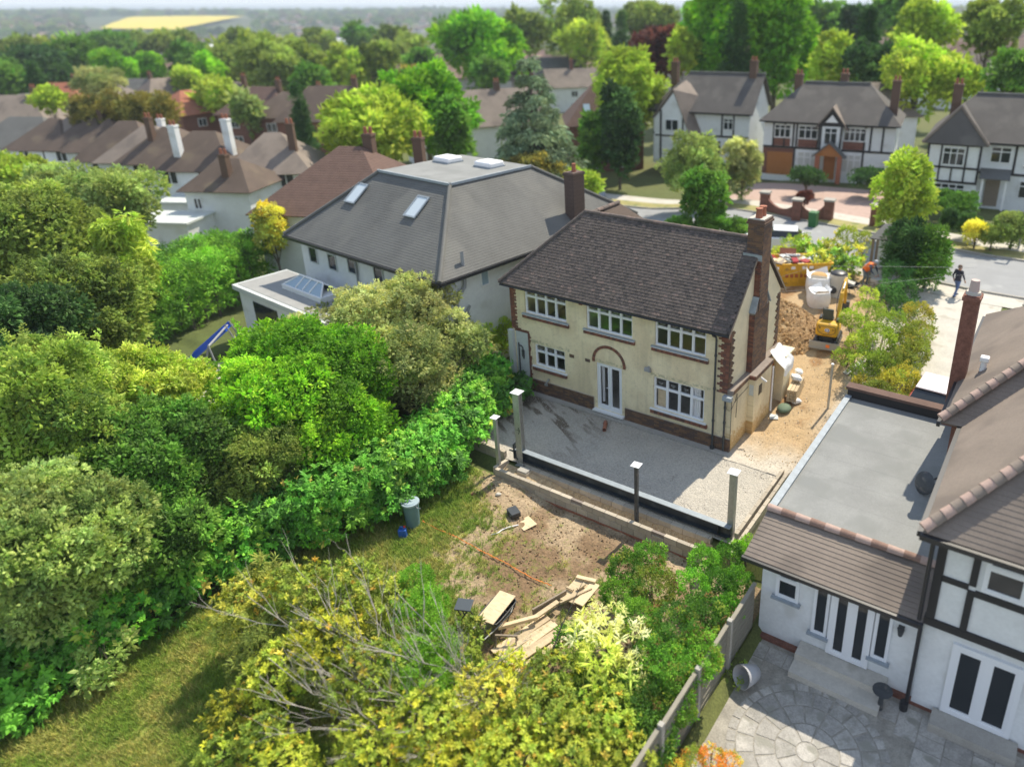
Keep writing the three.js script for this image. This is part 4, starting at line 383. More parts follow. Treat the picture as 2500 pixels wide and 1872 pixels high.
// ---------- houses around ----------
function roofing(parent, planes, mat, c = 0.14, t = 0.01) { return part('roof', planes.map(p => courses(p, c, t)).concat(planes.map(p => slab(p, 0.08))), mat, parent); }
const stackOf = (parent, x, y0, y1, z, w, d, mat, pots = 2) => { const g = new THREE.Group(); g.name = 'chimney'; parent.add(g); part('stack', [b2(x - w / 2, x + w / 2, y0, y1, z - d / 2, z + d / 2), b2(x - w / 2 - 0.04, x + w / 2 + 0.04, y1 - 0.16, y1 - 0.04, z - d / 2 - 0.04, z + d / 2 + 0.04)], mat, g); for (let k = 0; k < pots; k++) part('chimney_pot', cy(0.12, 0.1, 0.4, x + (k - (pots - 1) / 2) * 0.34, y1, z, 10), MAT.terracotta, g); return g; };
{ // left neighbour: grey hipped roof with a flat top
  const t = thing('neighbour_house', 'white house under a big grey hipped roof with a flat top and skylights', 'house', [-12.1, 0, 1.95], -0.095); const W = 11.9, Dp = 13.6, ye = 5.05, yt = 8.0, ix = 3.35, iz = 3.75, ib = 4.7;
  part('wall', b2(-W + 0.5, -0.5, -0.4, ye - 0.05, -Dp + 0.5, -0.5), MAT.whiteWall, t);
  const A = V(-W, ye, 0), B = V(0, ye, 0), C = V(0, ye, -Dp), E = V(-W, ye, -Dp), a = V(-W + ix, yt, -iz), b = V(-ix, yt, -iz), c = V(-ix, yt, -Dp + ib), e = V(-W + ix, yt, -Dp + ib); const planes = [[A, B, b, a], [B, C, c, b], [C, E, e, c], [E, A, a, e]];
  roofing(t, planes, MAT.slate, 0.13, 0.007); part('flat_roof', b2(-W + ix - 0.05, -ix + 0.05, yt - 0.3, yt + 0.05, -Dp + ib - 0.05, -iz + 0.05), MAT.felt, t); part('flat_roof_edge', [b2(-W + ix - 0.12, -ix + 0.12, yt - 0.02, yt + 0.1, -iz + 0.05, -iz + 0.14), b2(-ix + 0.05, -ix + 0.14, yt - 0.02, yt + 0.1, -Dp + ib, -iz + 0.05)], MAT.lead, t);
  for (const [p, q] of [[A, a], [B, b], [C, c]]) part('hip', rod(p.clone().add(V(0, 0.04, 0)), q.clone().add(V(0, 0.05, 0)), 0.1, 6), MAT.slate, t); part('gutter', [b2(-W - 0.05, 0.05, ye - 0.16, ye - 0.02, 0.0, 0.1), b2(0, 0.1, ye - 0.16, ye - 0.02, -Dp, 0)], MAT.black, t);
  t.updateMatrixWorld(true); const inv = t.matrixWorld.clone().invert(), F = frame3(planes[0]); for (const [px, py] of [[872, 474], [1019, 507]]) { const n = F.n.clone().transformDirection(t.matrixWorld), p = onPlane(px, py, A.clone().applyMatrix4(t.matrixWorld), n).applyMatrix4(inv), k = new THREE.Group(); k.name = 'roof_window'; t.add(k); k.position.copy(p).addScaledVector(F.n, 0.06); k.quaternion.setFromRotationMatrix(new THREE.Matrix4().makeBasis(F.e, F.n, F.s.clone().negate())); part('frame', [b2(-0.42, 0.42, 0, 0.06, -0.62, -0.54), b2(-0.42, 0.42, 0, 0.06, 0.54, 0.62), b2(-0.42, -0.34, 0, 0.06, -0.54, 0.54), b2(0.34, 0.42, 0, 0.06, -0.54, 0.54)], MAT.lead, k); part('pane', b2(-0.34, 0.34, 0.0, 0.035, -0.54, 0.54), M([0.55, 0.62, 0.66], 0.12), k); }
  for (const [x, z] of [[-7.6, -7.2], [-4.9, -7.6]]) { part('roof_dome', [rb(1.2, 0.28, 1.0, 0.1, x, yt + 0.2, z)], MAT.white, t); part('dome_kerb', b2(x - 0.62, x + 0.62, yt + 0.04, yt + 0.12, z - 0.52, z + 0.52), MAT.lead, t); }
  stackOf(t, -0.7, 5.2, 8.0, -9.3, 0.62, 0.8, MAT.brownBrick[3], 1);
  for (const [px, py] of [[765, 622], [812, 640], [860, 648], [925, 672], [1012, 690]]) { const p = onPlane(px, py, V(0, 0, -0.5).applyMatrix4(t.matrixWorld), V(0, 0, 1).transformDirection(t.matrixWorld)).applyMatrix4(inv); windowUnit(t, p.x - 0.36, p.y - 0.42, -0.48, 0.72, 0.84, 1, 0, { glass: MAT.darkGlass, sash: false, f: 0.05, frame: MAT.greyWall }); }
  windowUnit(t, -0.48, 4.0, -2.6, 0.5, 0.7, 1, 0, { turn: Math.PI / 2, glass: MAT.paleGlass, sash: false }); part('soil_pipe', [tube([[-0.36, 5.9, -1.6], [-0.36, 4.4, -1.6], [-0.36, 4.1, -1.3], [-0.4, 3.7, -1.1], [-0.4, 2.2, -1.1]], 0.08, 8), tube([[-0.4, 3.4, -1.8], [-0.38, 3.0, -1.5], [-0.4, 2.9, -1.1]], 0.06)], MAT.grey, t); part('downpipe', cy(0.05, 0.05, 4.6, -6.6, 0.4, -0.4), MAT.grey, t); part('downpipe', cy(0.05, 0.05, 4.6, -0.62, 0.4, -0.38), MAT.grey, t);
  const x = new THREE.Group(); x.name = 'extension'; t.add(x); part('extension_wall', b2(-13.1, -5.0, -0.4, 2.55, -0.49, 2.2), MAT.whiteWall, x); part('extension_roof', [b2(-13.3, -4.9, 2.56, 2.8, -0.48, 2.4)], MAT.greyWall, x); part('roof_deck', b2(-13.1, -5.1, 2.801, 2.82, -0.4, 2.2), mottled([0.3, 0.3, 0.29], 0.15, { size: 3, seed: 171 }), x); part('sliding_door', b2(-11.8, -9.6, 0, 2.2, 2.2, 2.24), MAT.darkGlass, x);
  const l = [b2(-10.7, -7.3, 2.821, 3.05, -0.1, 1.2)]; part('lantern_kerb', l, MAT.white, x); part('lantern_glass', [solid([V(-10.6, 3.051, 1.1), V(-7.4, 3.051, 1.1), V(-8.0, 3.45, 0.55), V(-10.0, 3.45, 0.55)], V(0, 0.01, 0)), solid([V(-7.4, 3.051, 0.0), V(-10.6, 3.051, 0.0), V(-10.0, 3.45, 0.55), V(-8.0, 3.45, 0.55)], V(0, 0.01, 0))], MAT.paleGlass, x); part('lantern_bar', [[-10.6, 1.1, -10, 0.55], [-7.4, 1.1, -8, 0.55], [-10.6, 0, -10, 0.55], [-7.4, 0, -8, 0.55], [-9.6, 1.1, -9.6, 0.55], [-8.4, 1.1, -8.4, 0.55], [-9, 1.1, -9, 0.55]].map(([p, q, u, v]) => rod(V(p, 3.07, q), V(u, 3.47, v), 0.05, 4)).concat([rod(V(-10, 3.48, 0.55), V(-8, 3.48, 0.55), 0.06, 4)]), MAT.white, x);
}
{ // right neighbour: half-timbered, with a flat-roofed side extension
  const t = thing('neighbour_house', 'white and black half-timbered house with scalloped hip tiles, partly out of frame', 'house', [0, 0, 0]); const ye = 4.95, y0 = -0.4;
  part('wall', [b2(8.35, 16, y0, 2.35, -4, 7.2), b2(8.35, 16, 2.35, ye - 0.05, -4, 7.3), b2(7.75, 16, y0, ye - 0.05, -6, 2.2)], MAT.whiteWall, t);
  const wing = [[V(8.0, ye, 7.65), V(16.5, ye, 7.65), V(12.3, 8.4, 3.4), V(12.2, 8.4, 3.4)], [V(8.0, ye, -1), V(8.0, ye, 7.65), V(12.2, 8.4, 3.4), V(12.2, 8.4, -1)]]; const body = [[V(7.45, ye, 2.65), V(17, ye, 2.65), V(17, 8.5, -1.6), V(11.7, 8.5, -1.6)], [V(7.45, ye, -6.2), V(7.45, ye, 2.65), V(11.7, 8.5, -1.6), V(11.7, 8.5, -1.8)], [V(17, ye, -6.2), V(7.45, ye, -6.2), V(11.7, 8.5, -1.8), V(17, 8.5, -1.8)]];
  roofing(t, [...wing, ...body], MAT.buffTile, 0.13, 0.008); ridgeTiles(V(8.0, ye + 0.1, 7.65), V(12.2, 8.5, 3.4), 0.13, 0.26, [MAT.paver, MAT.buffTile], t, 'hip_tile'); ridgeTiles(V(7.45, ye + 0.1, 2.65), V(11.7, 8.6, -1.6), 0.13, 0.26, [MAT.paver, MAT.buffTile], t, 'hip_tile'); ridgeTiles(V(12.2, 8.45, 3.4), V(12.2, 8.45, 0), 0.13, 0.3, [MAT.paver, MAT.buffTile], t);
  part('gutter', [b2(7.95, 16.5, ye - 0.14, ye - 0.02, 7.65, 7.76), b2(7.88, 7.99, ye - 0.14, ye - 0.02, 2.4, 7.65), b2(7.36, 7.45, ye - 0.14, ye - 0.02, -6, 2.7)], MAT.black, t);
  stackOf(t, 7.42, 3.4, 7.7, -0.3, 0.42, 0.5, MAT.brickMix, 0); part('chimney_pot', [cy(0.15, 0.12, 0.42, 7.42, 7.7, -0.3, 12)], M([0.5, 0.4, 0.36], 0.8), t); part('pot_cap', cy(0.22, 0.2, 0.08, 7.42, 7.7, -0.3), MAT.paleConcrete, t); part('roof_vent', [cy(0.1, 0.08, 0.35, 8.05, 5.4, -0.2), rb(0.25, 0.16, 0.25, 0.04, 8.05, 5.8, -0.2)], MAT.white, t);
  const T = MAT.blackTimber, beam = (x0, x1, ya, yb) => part('timber', b2(x0, x1, ya, yb, 7.28, 7.345), T, t); beam(8.33, 8.52, 2.5, 4.86); beam(9.05, 9.2, 2.5, 3.62); beam(9.05, 9.2, 3.76, 4.86); beam(8.5, 9.06, 3.62, 3.76); beam(9.2, 16, 3.5, 3.66); beam(11.0, 11.16, 2.5, 3.5); beam(12.8, 12.96, 2.5, 3.5); part('bressummer', b2(8.3, 16, 2.3, 2.5, 7.18, 7.36), T, t);
  windowUnit(t, 9.3, 3.72, 7.32, 2.4, 1.08, 3, 0.38, { glass: MAT.darkGlass, f: 0.07 }); part('downpipe', [cy(0.05, 0.05, 2.7, 8.28, -0.4, 7.4), cy(0.05, 0.05, 2.4, 8.22, 2.45, 7.45), cy(0.1, 0.1, 0.25, 8.24, -0.4, 7.45)], MAT.black, t);
  { const d = windowUnit(t, 9.0, -0.12, 7.24, 1.5, 2.1, 2, 0, { glass: MAT.darkGlass, name: 'french_door', f: 0.12 }); part('door_step', b2(8.85, 10.7, -0.4, -0.14, 7.25, 7.75), MAT.concrete, t); }
  part('damp_course', b2(4.3, 16, -0.42, -0.3, 7.06, 7.215), MAT.brickMix, t);
  const x = new THREE.Group(); x.name = 'extension'; t.add(x); part('extension_wall', b2(4.3, 8.34, y0, 2.3, -1.4, 7.05), MAT.whiteWall, x); part('extension_roof', [b2(4.0, 7.75, 2.5, 2.84, -1.3, 5.95), b2(7.75, 8.2, 2.5, 2.84, 2.25, 5.95)], MAT.felt, x); for (let k = 0; k < 6; k++) part('felt_lap', b2(4.12, 7.72, 2.84, 2.8415, -0.4 + k * 1.0, -0.3 + k * 1.0), MAT.felt, x); part('roof_kerb', [b2(3.92, 4.12, 2.84, 2.93, -1.3, 5.95)], MAT.lead, x); part('parapet', [b2(3.95, 7.74, 2.3, 3.14, -1.6, -1.35)], MAT.blackTimber, x); part('coping', b2(3.9, 7.74, 3.141, 3.24, -1.68, -1.28), MAT.redTile, x);
  part('roof', [courses([V(3.85, 2.26, 7.32), V(8.32, 2.26, 7.32), V(8.32, 2.86, 6.02), V(3.95, 2.86, 6.02)], 0.13, 0.012), slab([V(3.85, 2.26, 7.32), V(8.32, 2.26, 7.32), V(8.32, 2.86, 6.02), V(3.95, 2.86, 6.02)], 0.06)], MAT.buffTile, x); ridgeTiles(V(3.95, 2.9, 5.98), V(8.3, 2.9, 5.98), 0.11, 0.4, [MAT.paver, mottled([0.27, 0.17, 0.13], 0.3, { size: 0.6, seed: 173 })], x); part('gutter', b2(3.82, 8.3, 2.14, 2.25, 7.32, 7.42), MAT.black, x); part('corner_brick', b2(7.72, 7.9, 2.86, ye - 0.1, 2.2, 2.36), MAT.brickMix, x);
  windowUnit(x, 4.7, 1.15, 7.08, 0.62, 0.92, 1, 0.35, { glass: MAT.darkGlass, f: 0.06, sill: MAT.lead }); windowUnit(x, 5.72, 0.45, 7.08, 0.4, 1.55, 1, 0, { glass: MAT.darkGlass, f: 0.05, sill: MAT.lead }); windowUnit(x, 7.25, 0.45, 7.08, 0.4, 1.55, 1, 0, { glass: MAT.darkGlass, f: 0.05, sill: MAT.lead }); windowUnit(x, 6.16, 0.0, 7.1, 1.06, 2.05, 2, 0, { glass: MAT.darkGlass, name: 'french_door', f: 0.11 }); part('wall_lamp', [bx(0.14, 0.05, 0.16, 7.85, 1.7, 7.13), cy(0.05, 0.09, 0.2, 7.85, 1.48, 7.14, 8)], MAT.iron, x);
  part('step', [b2(5.5, 7.75, -0.4, -0.22, 7.06, 8.0), b2(5.5, 7.75, -0.22, -0.03, 7.06, 7.55)], MAT.paleConcrete, x);
  part('satellite_dish', [clean(new THREE.SphereGeometry(0.42, 16, 6, 0, 6.283, 0, 0.9).scale(1, 0.55, 1).rotateX(1.2).rotateY(-0.6).translate(7.45, 3.15, 3.0)), rod(V(7.5, 3.2, 2.9), V(7.75, 3.1, 2.3), 0.03)], MAT.iron, x);
}
function tudor(label, p, turn, W, o = {}) { // a half-timbered street house: front at z = 0 facing +z
  const t = thing('street_house', label, 'house', p, turn), Dp = 7.5, ye = 4.9, yr = o.yr || 7.9, bays = o.bays; part('wall', [b2(0, W, -0.6, ye, -Dp, 0)], o.wall || MAT.whiteWall, t);
  const P = roofHip(-0.4, W + 0.4, 0.45, -Dp - 0.45, ye - 0.05, yr, o.hl ?? 3.2, o.hr ?? 3.2); roofing(t, P, o.roof || MAT.darkTile, 0.2, 0.01); part('ridge', rod(V((o.hl ?? 3.2) - 0.4, yr + 0.04, -Dp / 2), V(W + 0.4 - (o.hr ?? 3.2), yr + 0.04, -Dp / 2), 0.11, 6), o.roof || MAT.slate, t);
  if (!(o.hr ?? 3.2)) part('gable', solid([V(W, ye - 0.01, -0.02), V(W, yr - 0.15, -Dp / 2), V(W, ye - 0.01, -Dp + 0.02)], V(-0.25, 0, 0)), MAT.whiteWall, t); part('gutter', b2(-0.4, W + 0.4, ye - 0.16, ye - 0.04, 0.45, 0.55), MAT.black, t);
  const tm = (x0, x1, a, b, z = 0.0) => part('timber', b2(x0, x1, a, b, z + 0.002, z + 0.06), MAT.blackTimber, t); tm(0, W, 2.42, 2.6); tm(0, W, ye - 0.3, ye - 0.18); for (const x of o.posts || []) tm(x - 0.08, x + 0.08, 2.6, ye - 0.3); for (const x of o.lowPosts || []) tm(x - 0.08, x + 0.08, 0, 2.42);
  for (const [x, y, w, h, n] of o.windows || []) windowUnit(t, x, y, 0.03, w, h, n, 0.3, { glass: o.lowPale && y < 2 ? M([0.5, 0.52, 0.5], 0.3) : MAT.darkGlass, sash: false, f: 0.07, frame: MAT.whitePaint }); for (const [x0, x1, a, b] of o.brickPanels || []) part('brick_panel', b2(x0, x1, a, b, 0.003, 0.04), MAT.brickMix, t);
  for (const [x, z, y0, y1] of o.stacks || []) stackOf(t, x, y0, y1, z, 0.7, 0.9, MAT.brownBrick[1], 2); return t;
}
{ const w = 11.4, t = tudor('half-timbered house with brick porch, orange garage door and three red chimneys across the street', [-16.0, 1.2, -42.6], 0.17, w, { posts: [0.9, 1.9, 2.7, 3.0, 4.9, 5.2, 6.6, 6.9, 8.9, 9.4, 10.4], lowPosts: [2.9, 5.1, 8.9], windows: [[0.95, 3.35, 1.5, 1.15, 3], [3.15, 3.35, 1.7, 1.15, 3], [5.55, 3.0, 1.1, 1.5, 2], [7.1, 3.35, 1.9, 1.15, 4], [3.2, 0.6, 1.8, 1.6, 3], [7.1, 0.6, 1.7, 1.6, 3]], brickPanels: [[0.95, 2.45, 2.62, 3.3], [3.15, 4.85, 2.62, 3.3], [7.1, 9.0, 2.62, 3.3]], lowPale: 1, stacks: [[2.2, -3.8, 6.5, 8.6], [6.2, -4.6, 7, 8.7], [10.9, -2.2, 5.5, 8.4]] });
  part('garage_door', [...Array(8)].map((_, k) => b2(0.45 + k * 0.29, 0.73 + k * 0.29, 0, 2.05, 0.01, 0.06)), MAT.oak, t); part('garage_wall', b2(0.02, 2.8, 0, 2.4, 0.002, 0.009), MAT.brickMix, t); const g = new THREE.Group(); g.name = 'gable_bay'; t.add(g); part('bay_wall', [b2(5.1, 7.0, 2.45, 4.9, 0.01, 0.6)], MAT.whiteWall, g); part('bay_gable', solid([V(4.9, 4.6, 0.62), V(7.2, 4.6, 0.62), V(6.05, 6.1, 0.62)], V(0, 0, -0.1)), MAT.blackTimber, g); part('gable_light', solid([V(5.5, 4.95, 0.625), V(6.6, 4.95, 0.625), V(6.05, 5.6, 0.625)], V(0, 0, 0.02)), MAT.whitePaint, g); roofing(g, [[V(4.6, 4.4, -2), V(4.6, 4.4, 0.8), V(6.05, 6.3, 0.8), V(6.05, 6.3, -2)], [V(7.5, 4.4, 0.8), V(7.5, 4.4, -2), V(6.05, 6.3, -2), V(6.05, 6.3, 0.8)]], MAT.buffTile, 0.2); windowUnit(g, 5.5, 3.05, 0.63, 1.1, 1.45, 2, 0.3, { glass: MAT.darkGlass, sash: false, frame: MAT.whitePaint }); part('bay_timber', [b2(5.1, 5.26, 2.45, 4.6, 0.6, 0.66), b2(6.84, 7.0, 2.45, 4.6, 0.6, 0.66), b2(5.1, 7.0, 2.45, 2.62, 0.6, 0.67)], MAT.blackTimber, g);
  const p = new THREE.Group(); p.name = 'porch'; t.add(p); part('porch_post', [b2(5.0, 5.4, -0.2, 2.2, 1.2, 1.6), b2(6.9, 7.3, -0.2, 2.2, 1.2, 1.6)], MAT.terracotta, p); part('porch_gable', solid([V(4.8, 2.2, 1.62), V(7.5, 2.2, 1.62), V(6.15, 3.3, 1.62)], V(0, 0, -0.15)), MAT.oak, p); roofing(p, [[V(4.7, 2.1, 0.65), V(4.7, 2.1, 1.8), V(6.15, 3.4, 1.8), V(6.15, 3.4, 0.65)], [V(7.6, 2.1, 1.8), V(7.6, 2.1, 0.65), V(6.15, 3.4, 0.65), V(6.15, 3.4, 1.8)]], MAT.slate, 0.2); part('front_door', b2(5.65, 6.65, 0, 2.05, 0.61, 0.66), MAT.oak, p); }
{ const t = tudor('half-timbered house with a steep front gable and dark brown door across the street', [-0.9, 1.25, -39.2], 0.1, 13, { hl: 3, hr: 3, posts: [6.0, 8.2, 10.4], windows: [[4.3, 3.3, 1.4, 1.2, 2], [7, 3.3, 1.6, 1.2, 3], [9, 0.7, 2.6, 1.5, 4], [6.6, 0.8, 1.2, 1.3, 2]], stacks: [[1.2, -3.6, 6, 8.6]] }); const g = new THREE.Group(); g.name = 'gable_bay'; t.add(g); part('bay_wall', [b2(-0.1, 3.7, -0.5, 4.9, 0.01, 1.2)], MAT.whiteWall, g); roofing(g, [[V(-0.5, 4.7, -3), V(-0.5, 4.7, 1.6), V(1.8, 7.3, 0.4), V(1.8, 7.3, -3)], [V(4.1, 4.7, 1.6), V(4.1, 4.7, -3), V(1.8, 7.3, -3), V(1.8, 7.3, 0.4)], [V(-0.5, 4.7, 1.6), V(4.1, 4.7, 1.6), V(1.8, 7.3, 0.4)]], MAT.darkTile, 0.2); for (const s of [[-0.5, 1.8], [4.1, 1.8]]) part('hip', rod(V(s[0], 4.75, 1.6), V(s[1], 7.35, 0.4), 0.13, 6), MAT.buffTile, g); const tm = (x0, x1, a, b) => part('timber', b2(x0, x1, a, b, 1.2, 1.26), MAT.blackTimber, g); tm(-0.1, 0.06, 1.9, 4.7); tm(3.54, 3.7, 1.9, 4.7); tm(-0.1, 3.7, 4.55, 4.72); tm(-0.1, 3.7, 2.85, 3.0); tm(-0.1, 3.7, 1.75, 1.92); tm(0.85, 0.97, 1.92, 4.55); tm(2.63, 2.75, 1.92, 4.55); tm(1.75, 1.85, 1.92, 2.85); windowUnit(g, 1.05, 3.1, 1.22, 1.5, 1.3, 3, 0.3, { glass: MAT.darkGlass, sash: false, frame: MAT.whitePaint }); windowUnit(g, 0.7, 0.5, 1.22, 2.2, 1.2, 4, 0.3, { glass: MAT.darkGlass, sash: false, frame: MAT.whitePaint }); const p = new THREE.Group(); p.name = 'porch'; t.add(p); part('porch_roof', [solid([V(3.8, 2.3, 1.5), V(5.9, 2.3, 1.5), V(5.9, 2.8, 0.02), V(3.8, 2.8, 0.02)], V(0, 0.06, 0))], MAT.slate, p); part('front_door', b2(4.3, 5.3, 0, 2.1, 0.01, 0.06), MAT.oldTimber, p); part('porch_post', [b2(4.0, 4.15, 0, 2.3, 1.2, 1.35), b2(5.6, 5.75, 0, 2.3, 1.2, 1.35)], MAT.white, p); }
{ const t = tudor('white half-timbered house with a sweeping catslide roof and a bare white gable end', [-29.4, 1.0, -45.6], 0.14, 10.2, { hl: 3, hr: 0, yr: 8.3, posts: [1.5, 4.4, 7.4, 8.6], windows: [[7.55, 3.2, 1.0, 1.1, 2], [1.7, 3.3, 1.3, 1.1, 2], [5.6, 0.7, 1.8, 1.4, 3]], stacks: [[9.4, -3.7, 7, 9.6], [0.9, -3.9, 6.6, 9.3]] }); const g = new THREE.Group(); g.name = 'catslide'; t.add(g); roofing(g, [[V(5.3, 5.9, -2.5), V(5.3, 0.9, 1.5), V(2.6, 7.0, 1.3), V(2.6, 7.6, -2.5)].reverse(), [V(0.4, 4.2, -2.5), V(0.4, 4.2, 1.5), V(2.6, 7.0, 1.3), V(2.6, 7.2, -2.5)]], MAT.buffTile, 0.2); part('gable_front', solid([V(0.6, 0, 1.2), V(5.0, 0, 1.2), V(5.0, 1.4, 1.2), V(2.6, 6.7, 1.2), V(0.6, 4.2, 1.2)], V(0, 0, -1.1)), MAT.whiteWall, g); part('timber', [b2(1.2, 1.4, 0, 5, 1.202, 1.25), b2(3.6, 3.75, 0, 4.4, 1.202, 1.25), b2(0.7, 4.6, 2.4, 2.55, 1.202, 1.252)], MAT.blackTimber, g); windowUnit(g, 1.8, 3.0, 1.22, 1.4, 1.1, 2, 0, { glass: MAT.darkGlass, sash: false }); }
// street house front boundary: brick piers and dwarf walls
{ const pts = [[1770, 470], [1867, 508], [1945, 532], [2022, 535], [2135, 552]], P = pts.map(([x, y]) => G(x, y, 1.2)); P.forEach((p, i) => { const t = thing('brick_pier', ['brick gate pier nearest the bushy grey-green trees', 'brick gate pier at the open end of the dipped garden wall', 'brick pier between the two dipped walls beside a red flowering shrub', 'brick pier beside the green garden bin', 'brick pier under the pale green street tree'][i], 'pier', [p.x, H(p.x, p.z) - 0.05, p.z], 0.1); part('shaft', b2(-0.32, 0.32, 0, 1.55, -0.32, 0.32), MAT.brickMix, t); part('coping', b2(-0.4, 0.4, 1.55, 1.68, -0.4, 0.4), MAT.concrete, t); });
  for (const i of [1, 2]) { const a = P[i], b = P[i + 1], L = a.distanceTo(b) - 0.7, t = thing('garden_wall', ['brick garden wall dipping in a curve between the first two gate piers', 'brick garden wall dipping in a curve behind the green garden bin'][i - 1], 'wall', [a.x, H(a.x, a.z) - 0.05, a.z], Math.atan2(-(b.z - a.z), b.x - a.x)), s = new THREE.Shape(); s.moveTo(0.34, 0); s.lineTo(L + 0.34, 0); s.lineTo(L + 0.34, 1.2); s.quadraticCurveTo(0.34 + L / 2, 0.25, 0.34, 1.2); part('brickwork', extrude(s, 0.22).translate(0, 0, -0.11), MAT.brickMix, t); }
  { const p = G(1985, 548, 1.25), t = thing('wheelie_bin', 'green garden bin standing in front of the dipped brick wall', 'bin', [p.x, H(p.x, p.z), p.z]); part('body', [bx(0.55, 0.95, 0.6, 0, 0.52, 0)], MAT.green, t); part('lid', rb(0.6, 0.08, 0.68, 0.03, 0, 1.04, 0), MAT.green, t); } }

// ---------- houses farther off ----------
function bgHouse(label, group, px, dist, w, dp, skew, o = {}) {
  const P = D(px, 200, dist), t = thing('background_house', label, 'house', [P.x, H(P.x, P.z) - 0.3, P.z], Math.atan2(cC.x - P.x, cC.z - P.z) + skew, group), ye = o.ye || 4.9, yr = o.yr || 8, hw = w / 2, hd = dp / 2;
  part('wall', b2(-hw, hw, -0.5, ye, -hd, hd), o.wall || MAT.whiteWall, t); const P4 = roofHip(-hw - 0.4, hw + 0.4, hd + 0.4, -hd - 0.4, ye - 0.05, yr, o.hl ?? hd * 0.9, o.hr ?? hd * 0.9); roofing(t, P4, o.roof || MAT.brownTile, 0.2, 0.01); if (!(o.hr ?? 1)) part('gable', solid([V(hw, ye - 0.01, hd), V(hw, yr - 0.1, 0), V(hw, ye - 0.01, -hd)], V(-0.2, 0, 0)), o.wall || MAT.whiteWall, t); if (!(o.hl ?? 1)) part('gable', solid([V(-hw, ye - 0.01, hd), V(-hw, yr - 0.1, 0), V(-hw, ye - 0.01, -hd)], V(0.2, 0, 0)), o.wall || MAT.whiteWall, t);
  for (const [x, y, ww, hh] of o.win || [[-hw * 0.6, 3.1, 1.3, 1.1], [hw * 0.25, 3.1, 1.3, 1.1], [-hw * 0.6, 0.8, 1.5, 1.2], [hw * 0.25, 0.8, 1.3, 1.2]]) { const g = new THREE.Group(); g.name = 'window'; g.position.set(x, y, hd + 0.01); t.add(g); part('frame', [b2(0, ww, 0, 0.08, 0, 0.05), b2(0, ww, hh - 0.08, hh, 0, 0.05), b2(0, 0.08, 0.08, hh - 0.08, 0, 0.05), b2(ww - 0.08, ww, 0.08, hh - 0.08, 0, 0.05), b2(ww / 2 - 0.04, ww / 2 + 0.04, 0.08, hh - 0.08, 0, 0.045)], MAT.whitePaint, g); part('pane', b2(0.08, ww - 0.08, 0.08, hh - 0.08, 0.0, 0.02), MAT.darkGlass, g); }
  for (const [x, z, y0, y1, m, ww] of o.st || [[hw * 0.5, 0, yr - 1, yr + 0.9, MAT.brownBrick[1], 0.65]]) stackOf(t, x, y0, y1, z, ww || 0.65, 0.6, m, 2); for (const [x0, x1, z1, h] of o.low || []) { part('lean_to', b2(x0, x1, -0.5, h, hd + 0.02, hd + z1), o.wall || MAT.whiteWall, t); part('lean_to_roof', b2(x0 - 0.2, x1 + 0.2, h, h + 0.15, hd + 0.02, hd + z1 + 0.2), MAT.greyWall, t); } for (const [x, u] of o.sky || []) { const F = frame3(P4[0]); const g = part('roof_window', bx(0.7, 0.05, 1.0), MAT.paleGlass, t); g.position.copy(F.at(x + hw, u, 0.06)); g.quaternion.setFromRotationMatrix(new THREE.Matrix4().makeBasis(F.e, F.n, F.s.clone().negate())); } return t;
}
const BB = MAT.brownBrick[1], WH = MAT.whiteWall, RB = MAT.brickMix;
bgHouse('house with a plain red-brown hipped roof just behind the big grey hipped roof', null, 830, 49, 8.4, 8.6, -0.5, { roof: MAT.redTile, yr: 8.1, st: [[1.0, -0.6, 7.4, 8.8, BB, 0.6], [3.6, -2, 6, 8.4, BB, 0.6]], win: [] });
const row = (label, px, ry, o = {}) => { let d = 45; for (; d < 130; d += 0.5) { const P = D(px, ry, d); if (P.y < H(P.x, P.z) - 0.3 + (o.yr || 7.1)) break; } return bgHouse(label, null, px, d, o.w || 6.6, o.dp || 6.8, o.sk ?? -0.6, { ye: 4.3, yr: 7.1, ...o }); };
row('white house with steep buff roof and one tall slim brown chimney beside the red-brown roof', 640, 326, { sk: -0.3, st: [[1.9, 1.4, 5.2, 8.0, BB, 0.55]], roof: MAT.buffTile });
row('small white house with low hipped roof and brown chimney below the two white chimneys', 520, 392, { w: 5.2, dp: 5, ye: 3.9, yr: 5.9, st: [[0.5, 1.4, 4.2, 6.5, BB, 0.55]], win: [[-2, 2.4, 0.7, 0.9]], low: [[-5, -0.6, 3.2, 2.1]] });
row('white house with two tall white chimney stacks in the row of hipped roofs', 470, 322, { w: 7.4, st: [[-1.2, 2.2, 4.8, 7.9, WH, 0.6], [2.8, 1, 5.2, 8.3, WH, 0.6]], low: [[-1, 3, 3, 2.2]] });
row('white house with one slim brown chimney in the row of hipped roofs', 385, 311, { st: [[-1, 1.2, 5.4, 8.1, BB, 0.5]] });
row('white house with plain brown roof and no chimney beside the slim brown stack', 335, 309, { st: [], roof: MAT.buffTile });
row('white house with a broad plain pyramid roof in the row of hipped roofs', 285, 297, { w: 7, yr: 7.5, st: [[3.2, 0, 5.4, 7.7, WH, 0.5]] });
row('white house with a narrow brown roof squeezed beside the pyramid roof', 240, 292, { w: 5.6, st: [] });
row('white house with mossy brown roof at the turn of the row of hipped roofs', 195, 290, { sk: -0.75, st: [[1.4, 0, 6, 8, BB, 0.5]] });
row('white house with buff roof next to the mossy brown one', 150, 289, { sk: -0.75, roof: MAT.buffTile, st: [] });
row('white house with dark roof end and low garage, farthest of the row of hipped roofs', 105, 291, { sk: -0.8, low: [[-3.4, 1.6, 3.4, 2.3]], st: [] });
row('long low grey roof at the picture edge beyond the row of hipped roofs', 35, 287, { w: 9, sk: -0.7, roof: MAT.slate, st: [] });
